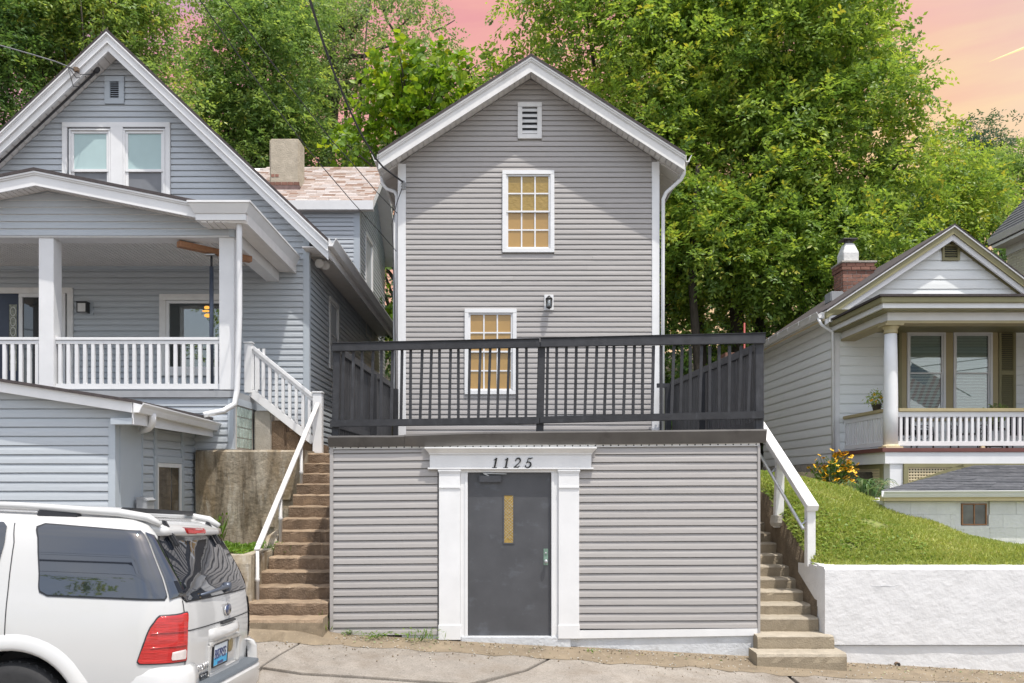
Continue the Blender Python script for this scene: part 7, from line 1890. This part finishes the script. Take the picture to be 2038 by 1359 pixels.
plant('grass_tuft', 'thin upright grass on the planter near the stained wall', 'grass', tuple(P(440, 1078, 12.9)), 14, 8, 0.55, 0.10, 89, M['weed'])
plant('grass_tuft', 'dry and green grass hanging over the steps by the middle rail post', 'grass', tuple(P(546, 1128, 11.5)), 50, 0, 0.20, 0.16, 90, M['weed'])
plant('grass_tuft', 'grass growing on the planter beside the second pipe rail post', 'grass', tuple(P(538, 1098, 11.6)), 70, 20, 0.16, 0.30, 91, M['weed'])

# ---- black-eyed susans, striped strap-leaf plant, pot plants
FB = Vector((5.88, 15.0, lawn_z(5.88, 15.0)))
bs = thing('flower_bush', 'bush of golden black-eyed flowers by the white house foundation', 'flowers', FB)
rg = np.random.default_rng(95)
cl_ = [(np.array(FB) + np.array([0.0, 0.0, 0.28]), np.array([0.32, 0.24, 0.28]))]
C, D, N, T, LL = sprays(rg, cl_, 900, 6, 0.09, tw=(0.1, 0.22), tintb=0.3, shell=0.1)
k = C[:, 2] > FB.z; leaf_mesh('foliage', C[k], D[k], N[k], LL[k], LL[k] * 0.4, T[k], M['leaf_dark'], bs)['kind'] = 'stuff'
m = MB(); npet = 11
for i in range(npet):
    a = 2 * math.pi * i / npet; u = Vector((math.cos(a), math.sin(a), 0)); v = Vector((-math.sin(a), math.cos(a), 0))
    m.add([u * 0.22 - v * 0.10, u * 0.22 + v * 0.10, u * 0.75 + v * 0.19 - Vector((0, 0, 0.10)), u * 1.0 - Vector((0, 0, 0.22)), u * 0.75 - v * 0.19 - Vector((0, 0, 0.10))], [(0, 1, 2, 3, 4)])
m.lathe([(0.28, -0.05), (0.27, 0.12), (0.12, 0.24)], (0, 0, 0), 8, (0, 0, 1), 1)
tmpo = m.build('flower', [M['petal'], M['brownhead']], None); fme = tmpo.data; bpy.data.objects.remove(tmpo)
stm = MB()
for i in range(105):
    u = rg.normal(size=3); u /= np.linalg.norm(u); u[1] = -abs(u[1]) * 0.9 if rg.random() < 0.8 else u[1]
    q_ = float(rg.uniform(0.75, 1.2)); p = FB + Vector((u[0] * 0.38 * q_, u[1] * 0.28, 0.34 + u[2] * 0.34 * q_ + 0.04))
    if p.z < FB.z + 0.06: continue
    o = link('flower', fme, bs); o.location = p - FB; o.scale = [float(rg.uniform(0.036, 0.050))] * 3
    o.rotation_euler = (float(rg.uniform(0.2, 1.0)), float(rg.uniform(-0.5, 0.5)), float(rg.uniform(0, 6)))
    stm.tube([FB + Vector((u[0] * 0.1, 0, 0.02)), p], 0.004, 4)
stm.build('stems', M['weed'], bs)['kind'] = 'stuff'
SPc = Vector((6.12, 14.25, lawn_z(6.12, 14.25)))
sp_ = thing('strap_plant', 'clump of arching pale-edged strap leaves below the side lattice', 'plant', SPc)
def strap(m, c, ang, L, H, w, rr):
    k = 7; d = Vector((math.cos(ang), math.sin(ang), 0)); s = Vector((-d.y, d.x, 0)); vs = []
    for i in range(k):
        t = i / (k - 1); p = c + d * L * t + Vector((0, 0, H * (2.2 * t - 1.75 * t * t))); ww_ = w * (1 - t ** 3) * (0.6 + 0.8 * t * (1 - t) * 2) + 0.002
        vs += [p - s * ww_ / 2 + Vector((0, 0, 0.006)), p, p + s * ww_ / 2 + Vector((0, 0, 0.006))]
    m.add(vs, [(i * 3 + j, i * 3 + j + 1, (i + 1) * 3 + j + 1, (i + 1) * 3 + j) for i in range(k - 1) for j in range(2)])
rr = random.Random(97)
for i in range(74):
    m = MB(); c = SPc + Vector((rr.uniform(-0.28, 0.28), rr.uniform(-0.25, 0.2), 0)); strap(m, c, rr.uniform(math.pi * 0.8, math.pi * 2.2), rr.uniform(0.18, 0.46), rr.uniform(0.16, 0.46), rr.uniform(0.022, 0.042), rr)
    o = m.build('leaf', M['strap'], sp_, smooth=True, fix=False)
    a = o.data.attributes.new('tint', 'FLOAT', 'FACE'); tv = rr.uniform(0.05, 0.75) + (0.25 if rr.random() < 0.2 else 0); a.data.foreach_set('value', [min(1, tv)] * len(o.data.polygons))
def potted(name, label, c, r, h, H, seed, nfl):
    t = thing(name, label, 'potted plant', c); rg = np.random.default_rng(seed); c = Vector(c)
    MB().lathe([(r * 0.75, 0), (r, h), (r * 1.08, h), (r * 1.08, h + 0.02), (r * 0.9, h + 0.02)], c, 14).build('pot', M['darkmetal'], t, smooth=True)
    cl = [(np.array(c) + np.array([0, 0, h + H * 0.45]), np.array([r * 1.5, r * 1.5, H * 0.5]))]
    C, D, N, T, LL = sprays(rg, cl, 2600, 6, 0.07, tw=(0.05, 0.12), tintb=0.45, shell=0.15)
    leaf_mesh('foliage', C, D, N, LL, LL * 0.45, T, M['leaf_mixed'], t)['kind'] = 'stuff'
    for i in range(nfl):
        o = link('flower', fme, t); u = rg.normal(size=3); u /= np.linalg.norm(u); u[1] = -abs(u[1])
        o.location = Vector((u[0] * r * 1.5, u[1] * r * 1.5, h + H * 0.45 + u[2] * H * 0.5)); o.scale = [0.03] * 3; o.rotation_euler = (float(rg.uniform(0.3, 1.2)), 0, float(rg.uniform(0, 6)))
potted('potted_flowers', 'pot of small yellow flowers on the porch side rail left of the column', (7.16, 16.15, 3.279), 0.09, 0.10, 0.24, 98, 14)
potted('potted_plant', 'green potted plant with orange blooms on the porch table', (9.55, 16.40, 2.952), 0.11, 0.10, 0.34, 99, 5)

# ---- overhead cables
def cable(label, pts, r, mat, name='power_cable'):
    o = MB().tube([P(*p) for p in pts], r, 6).build(name, mat, None, smooth=True); return tag(o, label, 'cable', 'overhead cables')
cable('thick black cable sweeping down to the insulator on the taupe house', [(560, -190, 7.0), (590, -90, 8.4), (617, 0, 9.8), (640, 75, 11), (663, 140, 12), (690, 205, 13), (715, 260, 13.9), (745, 312, 15.0), (763, 333, 15.5), (803, 363, 16.0)], 0.017, M['wire'])
cable('thin cable slanting from the tree tops past the chimney right side', [(330, -100, 9), (398, 0, 10.2), (470, 103, 11.4), (541, 203, 12.7), (600, 280, 13.8), (641, 331, 14.5), (700, 400, 15.2), (750, 455, 15.8), (789, 500, 16.12)], 0.008, M['wire'])
cable('thin cable crossing the pale shingled roof to the taupe corner', [(380, -95, 9), (448, 0, 10.2), (510, 83, 11.3), (571, 164, 12.4), (620, 228, 13.4), (665, 285, 14.2), (710, 335, 15.0), (750, 382, 15.7), (790, 424, 16.12)], 0.008, M['wire'])
cable('grey service cable reaching the left rake of the blue-grey gable', [(-140, 60, 12.2), (0, 90, 13.6), (60, 107, 14.3), (110, 122, 15.0), (150, 138, 15.5)], 0.010, M['alu_wire'])
sc_ = thing('service_drop', 'black conduit and looped wires along the soffit of the blue-grey gable', 'cable', P(190, 145, 15.8))
zz = lambda px, py: P(px, py, 15.82)
MB().tube([zz(191, 136), zz(187, 147), zz(160, 172), zz(120, 210), zz(60, 266), zz(0, 322), zz(-60, 380)], 0.020, 8).build('conduit', M['wire'], sc_, smooth=True)
MB().lathe([(0.03, -0.05), (0.055, -0.02), (0.06, 0.05), (0.03, 0.08)], zz(191, 140), 10, (0.6, 0, 0.8)).build('weather_head', M['wire'], sc_, smooth=True)
for (c, d) in (((146, 172), (160, 172)), ((152, 155), (168, 152)), ((160, 148), (182, 148))):
    MB().tube([P(135, 132, 15.5), P(c[0], c[1], 15.5), P(d[0], d[1], 15.75), zz(188, 143)], 0.008, 5).build('loop_wire', M['wire'], sc_, smooth=True)
MB().box(P(152, 138, 15.5).x - 0.04, P(152, 138, 15.5).x + 0.04, 15.46, 15.54, P(152, 138, 15.5).z - 0.04, P(152, 138, 15.5).z + 0.03).build('clamp', M['brownstep'], sc_)

# flag on the porch's outer column, out of frame, mirrored in the porch window
fg_ = thing('porch_flag', 'striped flag on a slanting white pole at the porch column', 'flag', (10.9, 15.2, 3.4))
MB().tube([(10.98, 15.62, 3.92), (10.24, 14.12, 4.96)], 0.014, 8).build('pole', M['white'], fg_, smooth=True)
fa, fb_ = Vector((10.72, 15.10, 4.28)), Vector((10.28, 14.20, 4.90))
for i in range(13):
    p0, p1 = fa.lerp(fb_, i / 13), fa.lerp(fb_, (i + 1) / 13)
    for (t0, t1, mat_) in ((0.0, 0.4, M['flagblue'] if i > 5 else None), (0.4 if i > 5 else 0.0, 1.0, M['flagred'] if i % 2 == 0 else M['white'])):
        if mat_ is None: continue
        m = MB(); vs = []
        for k in range(7):
            t = t0 + (t1 - t0) * k / 6
            dn = Vector((-0.30 * t, 0.02 * math.sin(t * 6 + i * 0.4), -0.74 * t)); vs += [p0 + dn, p1 + dn]
        m.add(vs, [(2 * k, 2 * k + 1, 2 * k + 3, 2 * k + 2) for k in range(6)], 0)
        m.build('canton' if mat_ is M['flagblue'] else 'stripe', mat_, fg_, smooth=True, fix=False)
# a contrail high in the evening sky
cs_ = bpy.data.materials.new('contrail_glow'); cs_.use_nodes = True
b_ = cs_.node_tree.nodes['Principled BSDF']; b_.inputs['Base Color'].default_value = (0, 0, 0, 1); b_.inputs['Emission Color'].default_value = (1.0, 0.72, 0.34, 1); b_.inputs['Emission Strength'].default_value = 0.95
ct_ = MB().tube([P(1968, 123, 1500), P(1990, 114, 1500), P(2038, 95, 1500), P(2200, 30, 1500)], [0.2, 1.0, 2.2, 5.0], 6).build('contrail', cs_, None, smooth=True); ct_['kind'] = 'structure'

# the far side of the street, behind the viewer: trees and lines mirrored in the car and house windows
for k, (x, y, s) in enumerate(((-9.5, -24, 1.0), (-1.5, -27, 1.1), (9.0, -25, 1.2), (16.0, -28, 1.0), (-21, -26, 2.3))):
    lab = ['rounded street tree across the road mirrored low in the SUV side window', 'street tree directly across the road from the charcoal door', 'larger street tree across the road from the white house', 'street tree across the road beyond the white house', 'street tree across the road beyond the blue-grey house'][k]
    z = road_z(x, y); t = thing('street_tree', lab, 'tree', (x, y, z), 'trees across the street'); rg = np.random.default_rng(200 + k)
    cl_ = fill(rg, [(np.array([x, y, z + 4.6 * s]), np.array([2.6, 2.6, 2.4]) * s)], 26, 0.7, 1.1)
    C, D, N, T, LL = sprays(rg, cl_, 14, 8, 0.26); leaf_mesh('crown', C, D, N, LL, LL * 0.55, T, M['leaf_mixed'], t)
    MB().tube([(x, y, z - 0.2), (x + 0.1, y, z + 2.4), (x, y, z + 5)], [0.2, 0.16, 0.06], 8).build('trunk', M['bark'], t, smooth=True)
for k in range(4):
    z0 = 7.0 + 0.45 * k
    o = MB().tube([(-40, -6.5, z0 + 3), (-20, -6.5, z0 + 0.3), (0, -6.5, z0 - 0.4), (20, -6.5, z0 + 0.1), (40, -6.5, z0 + 2.6)], 0.022, 5).build('street_cable', M['wire'], None, smooth=True)
    tag(o, ['lowest', 'second lowest', 'second highest', 'highest'][k] + ' of four cables strung along the street behind the viewer', 'cable', 'street cables')

# grit and crumbs washed against the foot of the walls, and a few fallen leaves
rg = np.random.default_rng(300); m = MB()
for i in range(1500):
    x = float(rg.uniform(-3.2, 7.0)); y = 10.45 - abs(float(rg.normal())) * 0.42
    if y < 8.7 or (3.0 < x < 4.15 and y > 10.0) or (x < -2.1 and y > 10.05): continue
    s = float(rg.uniform(0.004, 0.013)); z = gz(x, y) + 0.012 + (0.02 if y > 10.2 else 0.0)
    m.add([(x + s, y, z), (x, y + s, z), (x - s, y, z), (x, y - s, z), (x, y, z + s), (x, y, z - s)], [(0, 1, 4), (1, 2, 4), (2, 3, 4), (3, 0, 4), (1, 0, 5), (2, 1, 5), (3, 2, 5), (0, 3, 5)], int(rg.integers(2)))
m.build('grit', [M['concrete'], M['dirtstrip']], None)['kind'] = 'stuff'
n = 90; x = rg.uniform(-2.3, 6.8, n); y = 10.42 - np.abs(rg.normal(size=n)) * 0.35; k = ~((x > 3.0) & (x < 4.15)); x, y = x[k], y[k]; n = len(x)
C = np.stack([x, y, np.array([gz(p_, q_) for p_, q_ in zip(x, y)]) + 0.028], 1); D = rg.normal(size=(n, 3)); D[:, 2] *= 0.15
leaf_mesh('leaf_litter', C, D, UP + rg.normal(size=(n, 3)) * 0.25, rg.uniform(0.03, 0.06, n), rg.uniform(0.015, 0.03, n), 0.75 + rg.normal(size=n) * 0.2, M['strap'], None)['kind'] = 'stuff'
